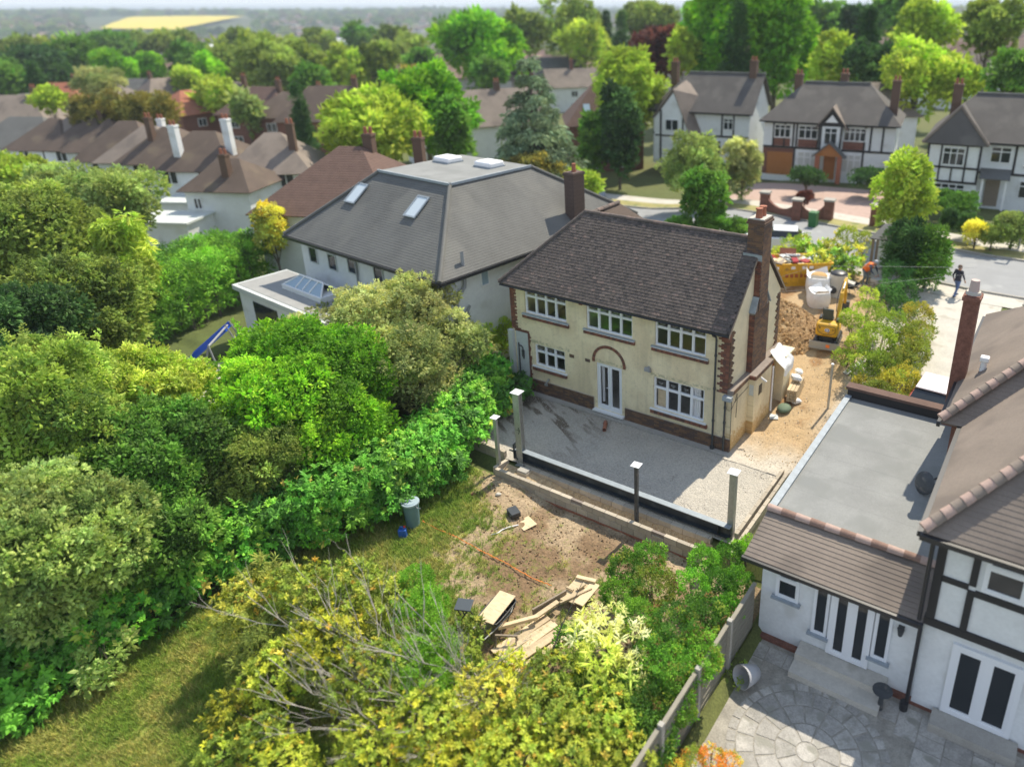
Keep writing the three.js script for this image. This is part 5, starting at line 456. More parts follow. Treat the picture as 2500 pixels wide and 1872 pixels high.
const FARH = [], short = l => l.split(/ (?:behind|beside|near|left of|among|above|below|beyond|at the|under|standing|peeping|far|squeezed|next|in the row|with a flat)/)[0];
const far = (label, px, d, w, dp, sk, o) => FARH.push({ px, d, t: short(label) }) && bgHouse(label, 'suburban houses among the far trees', px, d, w, dp, sk, o);
far('house with wide grey roof and white gable beside the conical cedar', 1150, 92, 15, 8, 0.25, { roof: MAT.buffTile, hl: 0, hr: 0, yr: 8.6, st: [[-3, 0, 7.6, 9.4, BB], [3, 0, 7.6, 9.4, BB]] });
far('house with brown roof and two blue roof windows behind the cedar', 1470, 84, 8, 8, 0.1, { roof: MAT.redTile, wall: RB, yr: 9.6, ye: 5.4, sky: [[-1.6, 2.4], [1.2, 2.4]], st: [] });
far('house with red brick gable end under the far trees', 1350, 175, 13, 9, 0.5, { wall: RB, roof: MAT.slate, hr: 0, hl: 0, ye: 6.5, yr: 10, st: [] });
far('row house with grey roofs and brick chimneys behind the pale green tree', 1470, 150, 22, 8, 0.15, { roof: MAT.buffTile, hl: 0, hr: 0, yr: 8, st: [[-6, 0, 7, 9.5, RB], [0, 0, 7, 9.5, RB], [6, 0, 7, 9.5, RB]] });
[[725, 112, 11, 8, -0.4, 'brick house with brown hipped roof and pale side roof behind the small dark conifer', RB, MAT.brownTile], [640, 118, 10, 8, -0.7, 'brick house with red-brown roof left of the small dark conifer', RB, MAT.redTile], [805, 105, 12, 8, -0.3, 'house with long brown roof behind the yellow-green trees', RB, MAT.brownTile], [470, 128, 11, 8, 0.6, 'brick house with orange-red roof and pale gable above the brown hedge trees', RB, MAT.terracotta], [560, 135, 9, 8, -0.5, 'house with pinkish grey roof near the round yellow tree', RB, MAT.buffTile], [395, 150, 10, 8, 0.5, 'white house with pale roof behind the brown hedge trees', WH, MAT.buffTile], [255, 165, 11, 9, 0.4, 'white rendered house with pale hipped roof near the bare grey tree', WH, MAT.buffTile], [330, 175, 12, 8, -0.6, 'white twin-gabled house with slate roof near the round green trees', WH, MAT.slate], [135, 150, 10, 9, -0.3, 'red brick house with flat white cornice near the picture edge', RB, MAT.terracotta], [70, 140, 10, 8, 0.4, 'white house with grey roof near the picture edge, beside the red brick one', WH, MAT.slate], [20, 128, 10, 8, -0.5, 'low house with pale tiled roof at the very edge of the picture', WH, MAT.buffTile], [405, 205, 9, 8, 0, 'tall orange brick house standing behind a round green tree', RB, MAT.redTile], [580, 190, 11, 8, 0.4, 'brown roofed house below the brownish trees', WH, MAT.brownTile], [690, 175, 12, 8, -0.3, 'dark roofed house among the olive trees', RB, MAT.slate], [985, 160, 12, 8, 0.3, 'brown roofed house beyond the tall green trees', RB, MAT.brownTile], [2050, 120, 13, 9, 0.3, 'low house with dark roof and white gable edge behind the tallest trees', WH, MAT.slate], [2160, 125, 14, 8, 0.1, 'low house with orange-brown roof and pale conservatory behind the street houses', WH, MAT.terracotta], [2400, 135, 14, 9, 0.2, 'pale roofed house far behind the street houses', WH, MAT.buffTile], [2120, 84, 9, 8, 0.2, 'house with buff hipped roof peeping over the half-timbered house with porch', WH, MAT.buffTile]].forEach(([px, d, w, dp, sk, l, wall, roof], i) => far(l, px, d, w, dp, sk, { wall, roof, yr: 7.8 + (i % 3) * 0.5 }));
for (const [px, d, w] of [[520, 900, 90], [640, 940, 60], [760, 980, 70]]) { const P = D(px, 90, d), t = thing('industrial_shed', 'long white industrial roof beyond the suburb', 'shed', [P.x, H(P.x, P.z), P.z], Math.atan2(cC.x - P.x, cC.z - P.z) + 0.2, 'long white sheds beyond the suburb'); part('wall', b2(-w / 2, w / 2, -2, 9, -15, 15), MAT.whiteWall, t); part('roof', solid([V(-w / 2, 9, 16), V(w / 2, 9, 16), V(w / 2, 12, 0), V(-w / 2, 12, 0)], V(0, 0.3, 0)), MAT.white, t); }
{ // far town and woods as one mass each
  const r = rng(91), hs = [], g = merge([tint(b2(-5, 5, 0, 5, -4, 4), [0.6, 0.58, 0.55]), tint(solid([V(-5.4, 5, 4.5), V(5.4, 5, 4.5), V(4, 8, 0), V(-4, 8, 0)], V(0, 0.1, 0)), [0.2, 0.13, 0.11]), tint(solid([V(5.4, 5, -4.5), V(-5.4, 5, -4.5), V(-4, 8, 0), V(4, 8, 0)], V(0, 0.1, 0)), [0.17, 0.12, 0.1])]);
  for (let i = 0; i < 1700; i++) { const d = 190 + Math.pow(r(), 1.7) * 1900, px = r() * 2700 - 100; if (px < 620 && d > 1200 && px > 220 && d < 2300) continue; const P = D(px, 100, d); hs.push({ p: V(P.x, H(P.x, P.z) - 0.3, P.z), s: 0.9 + r() * 0.3 + d / 4000, q: new THREE.Quaternion().setFromAxisAngle(V(0, 1, 0), r() * 6.28), c: jitter(r, [0.9, 0.85, 0.8], 0.2) }); } tag(scatter('distant_town', null, g, MAT.vc, hs), 'scattered roofs of the far suburb in the haze', 'town', null, 'stuff');
  const cl = [21, 22, 23].map(s => { const q = rng(s), L = lobesOf(s, V(0, 0, 0), 1, 0.9, 1, 6), ls = lobeLeaves(s, L, 0.26, 1.1, [[1, 1, 1]], { jit: 0.02 }); return merge(ls.map(e => leaf(0.34, 0.26, 0.2, 1).applyMatrix4(new THREE.Matrix4().compose(e.p, e.q, V(1, 1, 1))))); }), ts = [[], [], []], pal = [[0.09, 0.15, 0.03], [0.13, 0.18, 0.04], [0.06, 0.1, 0.03], [0.16, 0.19, 0.05], [0.11, 0.1, 0.045], [0.045, 0.075, 0.035]];
  for (let i = 0; i < 8500; i++) { const d = 230 + Math.pow(r(), 1.45) * 4000, px = r() * 2800 - 150; if (px > 215 && px < 625 && d > 1350 && d < 2250) continue; if (fbm(px / 160, Math.log(d) * 6, 77) < 0.46 && d < 1500) continue; const P = D(px, 100, d), s = (2.6 + r() * 2.6) * (1 + d / 1900); ts[i % 3].push({ p: V(P.x, H(P.x, P.z) + s * 0.75, P.z), s, sy: 0.9 + r() * 0.4, q: new THREE.Quaternion().setFromAxisAngle(V(0, 1, 0), r() * 6.28), c: jitter(r, mul3(pal[Math.floor(r() * 6)], 2.0), 0.25) }); } ts.forEach((l, i) => tag(scatter('far_woodland', null, cl[i], LEAF, l), ['wooded belt of mixed trees filling the valley', 'wooded belt of mixed trees filling the valley', 'wooded belt of mixed trees filling the valley'][i], 'woodland', 'wooded belts in the valley', 'stuff')); }

// ---------- site things ----------
{ const y = H(-6.9, 9.0), t = thing('water_butt', 'tall teal plastic barrel with flat lid standing against the hedge', 'barrel', [-6.9, y, 9.0]); const pr = [[0, 0], [0.2, 0], [0.215, 0.1], [0.225, 0.3], [0.22, 0.32], [0.232, 0.34], [0.24, 0.58], [0.235, 0.6], [0.245, 0.62], [0.255, 0.92], [0.25, 0.94]].map(p => new THREE.Vector2(...p)); part('body', clean(new THREE.LatheGeometry(pr, 28)), MAT.teal, t); part('lid', [cy(0.29, 0.29, 0.06, 0, 0.94, 0, 28), cy(0.25, 0.22, 0.03, 0, 1.0, 0, 24), rb(0.14, 0.04, 0.06, 0.015, 0.03, 1.04, 0)], M([0.34, 0.42, 0.46], 0.3), t); part('handle', tube([[0.28, 0.9, 0], [0.36, 0.9, 0.04], [0.5, 0.93, 0.02]], 0.012), MAT.grey, t); }
{ const p = G(985, 1318, -0.25), t = thing('jerry_can', 'blue plastic jerry can with red cap in the grass by the barrel', 'can', [p.x, H(p.x, p.z), p.z], 0.6); part('body', [rb(0.26, 0.34, 0.18, 0.04, 0, 0.17, 0), rb(0.1, 0.08, 0.1, 0.03, 0.06, 0.36, 0)], MAT.blue, t); part('handle', tube([[-0.08, 0.33, 0], [-0.06, 0.42, 0], [0.04, 0.42, 0]], 0.02), MAT.blue, t); part('cap', cy(0.035, 0.035, 0.05, 0.08, 0.4, 0), MAT.red, t); }
{ const p = G(1254, 1254, -0.2), t = thing('tool_case', 'black plastic tool case lying on the worn grass', 'case', [p.x, H(p.x, p.z) + 0.01, p.z], -0.45); part('base', rb(0.44, 0.13, 0.34, 0.025, 0, 0.065, 0), MAT.black, t); part('lid', rb(0.44, 0.07, 0.34, 0.025, 0, 0.168, 0), M([0.06, 0.065, 0.07], 0.3), t); part('latch', [bx(0.04, 0.06, 0.015, -0.12, 0.13, 0.175), bx(0.04, 0.06, 0.015, 0.12, 0.13, 0.175)], MAT.grey, t); part('handle', tube([[-0.07, 0.12, 0.17], [-0.06, 0.12, 0.21], [0.06, 0.12, 0.21], [0.07, 0.12, 0.17]], 0.01), MAT.black, t); }
{ const p = G(1284, 1270, -0.2), t = tag(part('plywood_sheet', at(bx(0.56, 0.012, 0.5), 0, 0, 0, -0.35, 0.03, 0.02), MAT.timber[0]), 'square pale plywood sheet on the ground beside the black tool case', 'board'); t.position.set(p.x, H(p.x, p.z) + 0.035, p.z); }
{ const a = G(1199, 1303, -0.2), b = G(1262, 1275, -0.2), l = [0, 0.2, 0.45, 0.7, 1].map((t, i) => { const q = a.clone().lerp(b, t); q.x += Math.sin(i * 2) * 0.05; q.y = H(q.x, q.z) + 0.04; return q; }); tag(part('white_strip', tube(l, 0.022, 5), MAT.white), 'crooked strip of white paper pointing at the plywood sheet', 'strip'); }
{ const r = rng(44), gs = [], n = 70; for (let k = 0; k < n; k++) { const t = k / n, x = lerp(-6.75, -1.45, t), z = 8.72 + Math.sin(t * 9) * 0.03, y = H(x, z) + 0.075; gs.push(at(bx(0.09, 0.01, 0.018 + r() * 0.02), x, y, z + (r() - 0.5) * 0.02, (r() - 0.5) * 0.5, (r() - 0.5) * 0.6, (r() - 0.5) * 0.3)); } tag(part('marker_tape', gs, M([0.55, 0.17, 0.03], 0.85)), 'long orange tape laid straight across the lawn', 'tape'); }
const barrow = (name, label, p, turn, load) => { const t = thing(name, label, 'wheelbarrow', p, turn); const s = [V(-0.3, 0.62, -0.5), V(0.3, 0.62, -0.5), V(0.3, 0.62, 0.45), V(-0.3, 0.62, 0.45)], q = [V(-0.2, 0.34, -0.3), V(0.2, 0.34, -0.3), V(0.2, 0.36, 0.3), V(-0.2, 0.36, 0.3)], o = []; for (let i = 0; i < 4; i++) { const j = (i + 1) % 4; o.push(s[i], s[j], q[j], s[i], q[j], q[i]); } fan(q, o); part('tray', tri(o), MAT.black, t); part('rim', tube([...s], 0.016, 6, 24, true), MAT.iron, t); const w = part('wheel', clean(new THREE.TorusGeometry(0.15, 0.05, 10, 20).rotateY(Math.PI / 2).translate(0, 0.2, -0.62)), MAT.black, t); part('hub', cy(0.04, 0.04, 0.1, 0, 0, 0, 8).rotateZ(Math.PI / 2).translate(0.05, 0.2, -0.62), MAT.grey, w); part('frame', [tube([[-0.06, 0.2, -0.62], [-0.22, 0.32, -0.3], [-0.24, 0.4, 0.4], [-0.28, 0.56, 0.95]], 0.018), tube([[0.06, 0.2, -0.62], [0.22, 0.32, -0.3], [0.24, 0.4, 0.4], [0.28, 0.56, 0.95]], 0.018), tube([[-0.23, 0.36, 0.1], [-0.25, 0.02, 0.25], [-0.2, 0.02, 0.3]], 0.018), tube([[0.23, 0.36, 0.1], [0.25, 0.02, 0.25], [0.2, 0.02, 0.3]], 0.018)], MAT.galv, t); return t; };
{ const p = V(-1.82, 0, 10.68), t = barrow('wheelbarrow', 'black wheelbarrow under a pale plywood board on the lawn', [p.x, H(p.x, p.z), p.z], 0.1); const o = tag(part('plywood_board', at(bx(0.52, 0.02, 1.06), 0, 0, 0, 0.1, 0.05, 0.03), MAT.timber[0]), 'long pale plywood board lying across the black wheelbarrow', 'board'); o.position.set(p.x, H(p.x, p.z) + 0.69, p.z); }
{ const p = G(1135, 1500, 0), t = thing('folding_stool', 'dark grey folding workbench half hidden in the yellow leaves', 'workbench', [p.x, H(p.x, p.z), p.z], 0.4); part('top', at(rb(0.46, 0.05, 0.36, 0.015), 0, 0.62, 0, 0, 0.25), M([0.07, 0.085, 0.1], 0.5), t); part('leg', [rod(V(-0.2, 0, 0.2), V(0.2, 0.6, -0.12), 0.018), rod(V(0.2, 0, 0.2), V(-0.2, 0.6, -0.12), 0.018), rod(V(-0.2, 0, -0.2), V(-0.18, 0.6, 0.12), 0.018), rod(V(0.2, 0, -0.2), V(0.18, 0.6, 0.12), 0.018)], MAT.iron, t); }
{ // planks and boards stacked by the right-hand shrubs
  const q = (name, label, a, b, w, h, ya, yb, m) => { const A = G(...a, 0), B = G(...b, 0); A.y = H(A.x, A.z) + ya; B.y = H(B.x, B.z) + yb; return tag(part(name, bar(A, B, w, h), m), label, 'plank'); };
  q('timber_plank', 'dark weathered plank leaning along the timber stack', [1300, 1493], [1382, 1447], 0.05, 0.22, 0.3, 0.3, MAT.oldTimber); q('timber_plank', 'long pale plank on top of the timber stack', [1300, 1508], [1362, 1468], 0.14, 0.05, 0.28, 0.3, MAT.timber[1]); q('timber_plank', 'pale squared timber sticking out over the lawn end of the stack', [1216, 1534], [1312, 1508], 0.11, 0.1, 0.34, 0.36, MAT.timber[0]); q('timber_plank', 'thin pale lath along the far edge of the timber stack', [1368, 1474], [1445, 1440], 0.04, 0.07, 0.33, 0.35, MAT.timber[2]); q('timber_plank', 'short thick plank lying across the far end of the boards', [1408, 1411], [1455, 1424], 0.12, 0.08, 0.36, 0.36, MAT.timber[0]); q('timber_offcut', 'small offcut resting aslant on the boards', [1410, 1442], [1428, 1431], 0.1, 0.05, 0.38, 0.38, MAT.timber[1]); q('timber_offcut', 'small batten at the corner of the far boards', [1383, 1436], [1400, 1444], 0.06, 0.05, 0.36, 0.36, MAT.timber[2]);
  for (let k = 0; k < 7; k++) q('scaffold_board', 'long pale scaffold board on the ground under the yellow leaves', [1200 + k * 9, 1574 + k * 8], [1330 + k * 9, 1487 + k * 8], 0.16, 0.04, 0.05 + (k % 3) * 0.045, 0.08 + (k % 2) * 0.06, MAT.timber[(k * 2) % 3]).userData.group = 'scaffold boards laid side by side';
  for (let k = 0; k < 3; k++) q('wide_board', ['wide pale board at the far end of the timber stack, outermost', 'wide pale board at the far end of the timber stack, middle one', 'wide pale board at the far end of the timber stack, next to the shrubs'][k], [1372 + k * 20, 1462 + k * 7], [1420 + k * 17, 1412 + k * 7], 0.3, 0.03, 0.26 + k * 0.02, 0.28 + k * 0.02, MAT.timber[(k + 1) % 3]); const p = G(1236, 1555, 0), t = thing('trestle', 'dark folding trestle under the timber ends', 'trestle', [p.x, H(p.x, p.z), p.z], 0.5); part('rail', bx(0.6, 0.05, 0.05, 0, 0.34, 0), MAT.oldTimber, t); for (const s of [-1, 1]) for (const u of [-1, 1]) part('leg', rod(V(s * 0.26, 0.33, 0), V(s * 0.28, 0, u * 0.18), 0.02), MAT.oldTimber, t); }
for (const [px, py, c, l] of [[1217, 1214, MAT.paleConcrete, 'pale broken slab fragment on the bare ground near the tool case'], [1155, 1213, MAT.brick[2], 'pinkish brick bat in the grass by the hedge'], [1510, 1230, MAT.concrete, 'grey stone lying in the trench behind the long wall']]) { const p = G(px, py, -0.25), g = new THREE.IcosahedronGeometry(0.09, 1), a = g.attributes.position, r = rng(px); const o = tag(part('rubble_stone', clean(new THREE.IcosahedronGeometry(0.09, 0).scale(1.3, 0.7, 1)), c), l, 'stone'); o.position.set(p.x, H(p.x, p.z) + 0.05, p.z); o.rotation.y = r() * 6; }
{ const a = Zp(1484, 1045, 1.2), t = thing('clay_pipe', 'rusty orange clay drain pipe lying at the foot of the french doors', 'pipe', [-4.75, 0.07, 0.95], 0.5); part('barrel', clean(new THREE.CylinderGeometry(0.075, 0.075, 0.55, 14, 1, true).rotateX(Math.PI / 2)), MAT.terracotta, t); part('collar', clean(new THREE.CylinderGeometry(0.1, 0.09, 0.1, 14, 1, true).rotateX(Math.PI / 2).translate(0, 0, -0.29)), MAT.terracotta, t); }
function Zp(x, y, z) { const d = ray(x, y); return d.multiplyScalar((z - cC.z) / d.z).add(cC); }
{ // board fence left of the house
  const t = thing('board_fence', 'weathered vertical board fence between the house corner and the neighbour', 'fence', [-10.4, 0.3, 0.4], 0.35); for (let k = 0; k < 14; k++) part('board', b2(-k * 0.125 - 0.11, -k * 0.125, 0, 1.4 + (k % 3) * 0.02, -0.01, 0.012), MAT.oldTimber, t); part('rail', [b2(-1.8, 0, 0.3, 0.38, -0.06, -0.012), b2(-1.8, 0, 1.0, 1.08, -0.06, -0.012)], MAT.oldTimber, t); }
{ // garden fence to the right neighbour: panels between concrete-capped posts
  const z0 = 7.1, z1 = 15.5, n = 5; for (let k = 0; k < n; k++) { const a = lerp(z0, z1, k / n), b = lerp(z0, z1, (k + 1) / n), x = 4.16 - k * 0.03, t = thing('fence_panel', ['grey timber fence panel meeting the white extension wall', 'grey timber fence panel second from the white wall', 'grey timber fence panel behind the tipped grey pot', 'grey timber fence panel by the pale green garden tree', 'grey timber fence panel at the bottom edge of the picture'][k], 'fence', [x, -0.45, b - 0.06], -Math.PI / 2), L = b - a - 0.16; for (let i = 0; i < 9; i++) part('slat', at(b2(0, L, 0, 0.2, -0.008, 0.008), -L - 0.02, 0.04 + i * 0.19, 0, 0, -0.06), MAT.fence, t); part('cap_rail', b2(-L - 0.02, -0.02, 1.76, 1.82, -0.05, 0.05), MAT.fence, t); part('post', b2(-0.01, 0.11, 0, 1.9, -0.06, 0.06), MAT.concrete, t); } }
{ // neighbour's patio: flagstones, and a ring of wedge stones round a disc
  structure('patio', b2(4.25, 16, -0.48, -0.4, 7.06, 19), mottled([0.29, 0.27, 0.23], 0.4, { size: 1.4, seed: 409 })); const pg = scene.children[scene.children.length - 1], r = rng(404), C0 = V(6.62, 0, 9.75), mats = [0.37, 0.34, 0.4, 0.31].map((k, i) => mottled([k, k * 0.95, k * 0.86], 0.4, { size: 1.6, seed: 411 + i, bump: 0.006, tintTo: [0.27, 0.26, 0.22], cover: 0.48 })), L = [];
  const wedge = (r0, r1, a0, a1) => { const s = new THREE.Shape(); s.absarc(0, 0, r1, a0, a1, false); s.absarc(0, 0, r0, a1, a0, true); const g = extrudeLow(s, 0.03); return g; }; function extrudeLow(s, d) { return clean(new THREE.ExtrudeGeometry(s, { depth: d, bevelEnabled: false, curveSegments: 4 }).rotateX(-Math.PI / 2)); }
  const put = (g, x, z, m) => { const o = part('flagstone', g, m, pg); o.position.set(x, -0.421 + r() * 0.006, z); }; put(cy(0.24, 0.24, 0.03, 0, 0, 0, 16), C0.x, C0.z, mats[2]); [[0.27, 0.72, 8], [0.75, 1.2, 14], [1.23, 1.62, 20], [1.65, 1.85, 34]].forEach(([a, b, n], k) => { for (let i = 0; i < n; i++) { const t = (i + k * 0.37) / n * 6.283; if (a > 1.6 && C0.x + Math.cos(t) * b < 4.3) continue; put(wedge(a, b, t + 0.03 / b, t + 6.283 / n - 0.03 / b), C0.x, C0.z, pick(r, mats)); } });
  for (let x = 4.28; x < 12.6;) { const w = [0.45, 0.6, 0.75, 0.5][Math.floor(r() * 4)]; for (let z = 7.35; z < 14;) { const d = [0.4, 0.6, 0.9, 0.5][Math.floor(r() * 4)], cx = x + w / 2, cz = z + d / 2; if (Math.hypot(Math.max(Math.abs(cx - C0.x) - w / 2, 0), Math.max(Math.abs(cz - C0.z) - d / 2, 0)) > 1.87) put(bx(w - 0.02, 0.03, d - 0.02, 0, 0.015, 0), cx, cz, pick(r, mats)); z += d; } x += w; }
  { const p = G(1818, 1640, 0), t = thing('planter', 'grey round planter tipped on its side against the timber fence', 'pot', [4.72, -0.08, 8.75], 0.3); part('bowl', clean(new THREE.LatheGeometry([[0, -0.26], [0.2, -0.26], [0.26, 0], [0.3, 0.26], [0.27, 0.26], [0.23, 0], [0.17, -0.22], [0, -0.22]].map(q => new THREE.Vector2(...q)), 24).rotateX(1.25).rotateY(-0.7)), M([0.42, 0.42, 0.43], 0.7), t); }
  { const t = thing('bird_bath', 'small dark bird bath by the white wall', 'bird bath', [7.75, -0.37, 7.75]); part('pedestal', cy(0.07, 0.05, 0.5, 0, 0, 0), MAT.iron, t); part('basin', cy(0.12, 0.24, 0.1, 0, 0.5, 0, 16), MAT.iron, t); } }
// ---------- along the clay track ----------
{ // spoil heap
  const n = 46, q = [], f = (u, v) => { const a = u * 6.283, rr = v, R = 2.1 + 0.5 * Math.sin(a * 2 + 1); const x = -1.9 + Math.cos(a) * rr * R * 0.95, z = -9.9 + Math.sin(a) * rr * R * 1.35, hgt = 1.55 * Math.pow(1 - rr, 0.8) + (fbm(x * 2.2 + 20, z * 2.2 + 20, 71) - 0.5) * 0.5 * (1 - rr * 0.7) + (fbm(x * 8 + 9, z * 8 + 30, 73) - 0.5) * 0.22; return V(x, H(x, z) + Math.max(-0.05, hgt) - 0.02, z); }; for (let j = 0; j < n; j++) for (let i = 0; i < n; i++) { const a = f(i / n, j / n), b = f((i + 1) / n, j / n), c = f((i + 1) / n, (j + 1) / n), d = f(i / n, (j + 1) / n); q.push(a, c, b, a, d, c); } tag(part('spoil_heap', tri(q), mottled([0.34, 0.21, 0.095], 0.45, { size: 1.5, seed: 501, n: 512, bump: 0.05, tintTo: [0.42, 0.3, 0.16], cover: 0.5 })), 'big heap of dug clay beside the gable end of the house', 'heap'); }
{ const p = G(1965, 690, 1.05), t = thing('skip', 'yellow builders skip heaped with rubbish near the street hedge', 'skip', [-3.05, H(-3, -15.6), -15.6], 0.62); const s = new THREE.Shape([[-1.25, 0], [1.25, 0], [1.8, 1.25], [-1.8, 1.25]].map(q => new THREE.Vector2(...q))), wall = extrude(s, 0.05); part('side', wall.clone().translate(0, 0, 0.8), MAT.yellow, t); part('side', wall.clone().translate(0, 0, -0.85), MAT.yellow, t); part('end', [solid([V(-1.25, 0, -0.8), V(-1.25, 0, 0.8), V(-1.8, 1.25, 0.8), V(-1.8, 1.25, -0.8)], V(0.05, 0, 0)), solid([V(1.25, 0, -0.8), V(1.25, 0, 0.8), V(1.8, 1.25, 0.8), V(1.8, 1.25, -0.8)], V(-0.05, 0, 0))], MAT.yellow, t); part('floor', b2(-1.25, 1.25, 0.02, 0.06, -0.8, 0.8), MAT.yellow, t); part('rim', [b2(-1.85, 1.85, 1.22, 1.3, 0.83, 0.92), b2(-1.85, 1.85, 1.22, 1.3, -0.92, -0.83), b2(-1.88, -1.78, 1.22, 1.3, -0.83, 0.83), b2(1.78, 1.88, 1.22, 1.3, -0.83, 0.83)], MAT.yellow, t); part('rib', [-0.9, 0, 0.9].map(x => b2(x - 0.04, x + 0.04, 0.1, 1.22, 0.85, 0.9)), MAT.yellow, t); part('lettering', [...Array(6)].map((_, k) => b2(-0.75 + k * 0.26, -0.57 + k * 0.26, 0.5, 0.7, 0.852, 0.858)), M([0.35, 0.1, 0.03], 0.8), t); part('sticker', [-1.35, -0.45, 0.15, 0.55].map(x => b2(x, x + 0.22, 0.98, 1.14, 0.852, 0.86)), MAT.white, t);
  const r = rng(77), cols = [MAT.white, MAT.bag, MAT.timber[0], MAT.timber[1], MAT.greyWall, MAT.red, MAT.oldTimber, MAT.white]; part('load', b2(-1.45, 1.45, 0.5, 1.05, -0.78, 0.78), MAT.paleConcrete, t); const put = (name, g, m, x, y, z, a, b, l) => { const o = tag(part(name, at(g, 0, 0, 0, a, b, 0), m), l, 'rubbish', 'rubbish heaped in the yellow skip'); const w = V(x, y, z).applyMatrix4(t.matrixWorld); o.position.copy(w); }; t.updateMatrixWorld(true); for (let k = 0; k < 26; k++) put('rubbish_board', bx(0.35 + r() * 0.7, 0.03 + r() * 0.1, 0.2 + r() * 0.3), pick(r, cols), (r() - 0.5) * 2.5, 1.12 + r() * 0.3, (r() - 0.5) * 1.2, r() * 6, (r() - 0.5) * 0.7, 'piece of broken board or plaster in the skip'); put('green_tub', clean(new THREE.CylinderGeometry(0.3, 0.24, 0.4, 16, 1, true)), M([0.04, 0.5, 0.05], 0.4), 1.1, 1.35, 0.2, 0.4, 1.2, 'bright green plastic tub on its side in the skip'); put('cardboard_sheet', bx(0.9, 0.02, 0.6), MAT.terracotta, -0.3, 1.45, -0.55, 0.3, 1.0, 'brown board standing up at the back of the skip'); }
{ // mini excavator seen from behind, dozer blade towards the house
  const p = [0.78, H(0.8, -9.6) + 0.02, -9.7], t = thing('mini_excavator', 'yellow mini excavator with its grey dozer blade on the clay track', 'excavator', p, 0.14); t.scale.setScalar(1.05);
  for (const s of [-1, 1]) { const k = part('track', [rb(0.26, 0.36, 1.5, 0.16, s * 0.42, 0.19, 0, 4)], MAT.black, t); part('roller', [-0.45, -0.15, 0.15, 0.45].map(z => clean(new THREE.CylinderGeometry(0.08, 0.08, 0.02, 10).rotateZ(Math.PI / 2).translate(s * 0.56, 0.14, z))), MAT.grey, k); } part('undercarriage', b2(-0.3, 0.3, 0.16, 0.42, -0.5, 0.5), MAT.iron, t);
  const bl = part('blade', [at(bx(1.3, 0.3, 0.05), 0, 0.2, 0.98, 0, -0.1), at(bx(1.3, 0.05, 0.1), 0, 0.06, 1.0)], M([0.3, 0.29, 0.27], 0.6), t); part('blade_mark', bx(0.16, 0.14, 0.012, 0.16, 0.2, 1.014), MAT.orange, bl); part('blade_arm', [b2(-0.28, -0.2, 0.14, 0.24, 0.4, 0.95), b2(0.2, 0.28, 0.14, 0.24, 0.4, 0.95)], MAT.iron, bl);
  part('body', [rb(0.96, 0.62, 0.62, 0.13, 0, 0.78, 0.38, 4), rb(0.92, 0.24, 1.0, 0.05, 0, 0.56, -0.2)], MAT.yellow, t); part('panel_line', [tube([[-0.36, 0.98, 0.696], [-0.36, 0.72, 0.698], [-0.15, 0.62, 0.7], [0.15, 0.62, 0.7], [0.36, 0.72, 0.698], [0.36, 0.98, 0.696], [0, 0.99, 0.7]], 0.012, 5, 40, true)], MAT.black, t); part('badge', clean(new THREE.CylinderGeometry(0.11, 0.11, 0.012, 20).rotateX(Math.PI / 2).scale(1, 0.75, 1).translate(0.03, 0.82, 0.698)), MAT.white, t); part('badge_centre', clean(new THREE.TorusGeometry(0.07, 0.018, 6, 20).scale(1, 0.75, 1).translate(0.03, 0.82, 0.704)), MAT.blue, t); part('decal', [b2(-0.32, -0.26, 0.86, 0.94, 0.69, 0.697), b2(0.24, 0.32, 0.84, 0.88, 0.69, 0.697)], MAT.black, t);
  part('seat', [rb(0.46, 0.5, 0.12, 0.05, -0.06, 1.36, 0.16), rb(0.46, 0.12, 0.42, 0.05, -0.06, 1.08, -0.06)], M([0.05, 0.06, 0.05], 0.7), t); part('lever', [rod(V(-0.34, 1.05, -0.2), V(-0.36, 1.45, -0.28), 0.015), rod(V(0.24, 1.05, -0.2), V(0.26, 1.4, -0.28), 0.015), rb(0.12, 0.2, 0.4, 0.03, -0.38, 1.1, 0), rb(0.12, 0.16, 0.36, 0.03, 0.36, 1.1, 0.1)], MAT.black, t); const bm = part('boom', [bar(V(0.25, 0.7, -0.6), V(0.28, 1.9, -1.2), 0.15, 0.22), bar(V(0.28, 1.85, -1.15), V(0.3, 2.3, -2.0), 0.14, 0.2)], MAT.yellow, t); part('ram', [rod(V(0.27, 0.9, -0.72), V(0.29, 1.7, -1.25), 0.045, 8), rod(V(0.3, 2.1, -1.3), V(0.31, 2.35, -2.1), 0.04, 8)], MAT.galv, bm); part('dipper', [bar(V(0.3, 2.36, -2.0), V(0.3, 1.0, -2.5), 0.12, 0.16)], MAT.yellow, bm); part('bucket', [extrude(new THREE.Shape([[0, 0], [0.4, 0.1], [0.45, 0.45], [0.1, 0.5]].map(q => new THREE.Vector2(...q))), 0.4).rotateY(Math.PI / 2).translate(0.1, 0.55, -2.35)], MAT.iron, bm); part('hose', [tube([[0.2, 1.3, -0.4], [0.15, 1.9, -0.9], [0.24, 2.35, -1.6]], 0.018)], MAT.black, bm); }
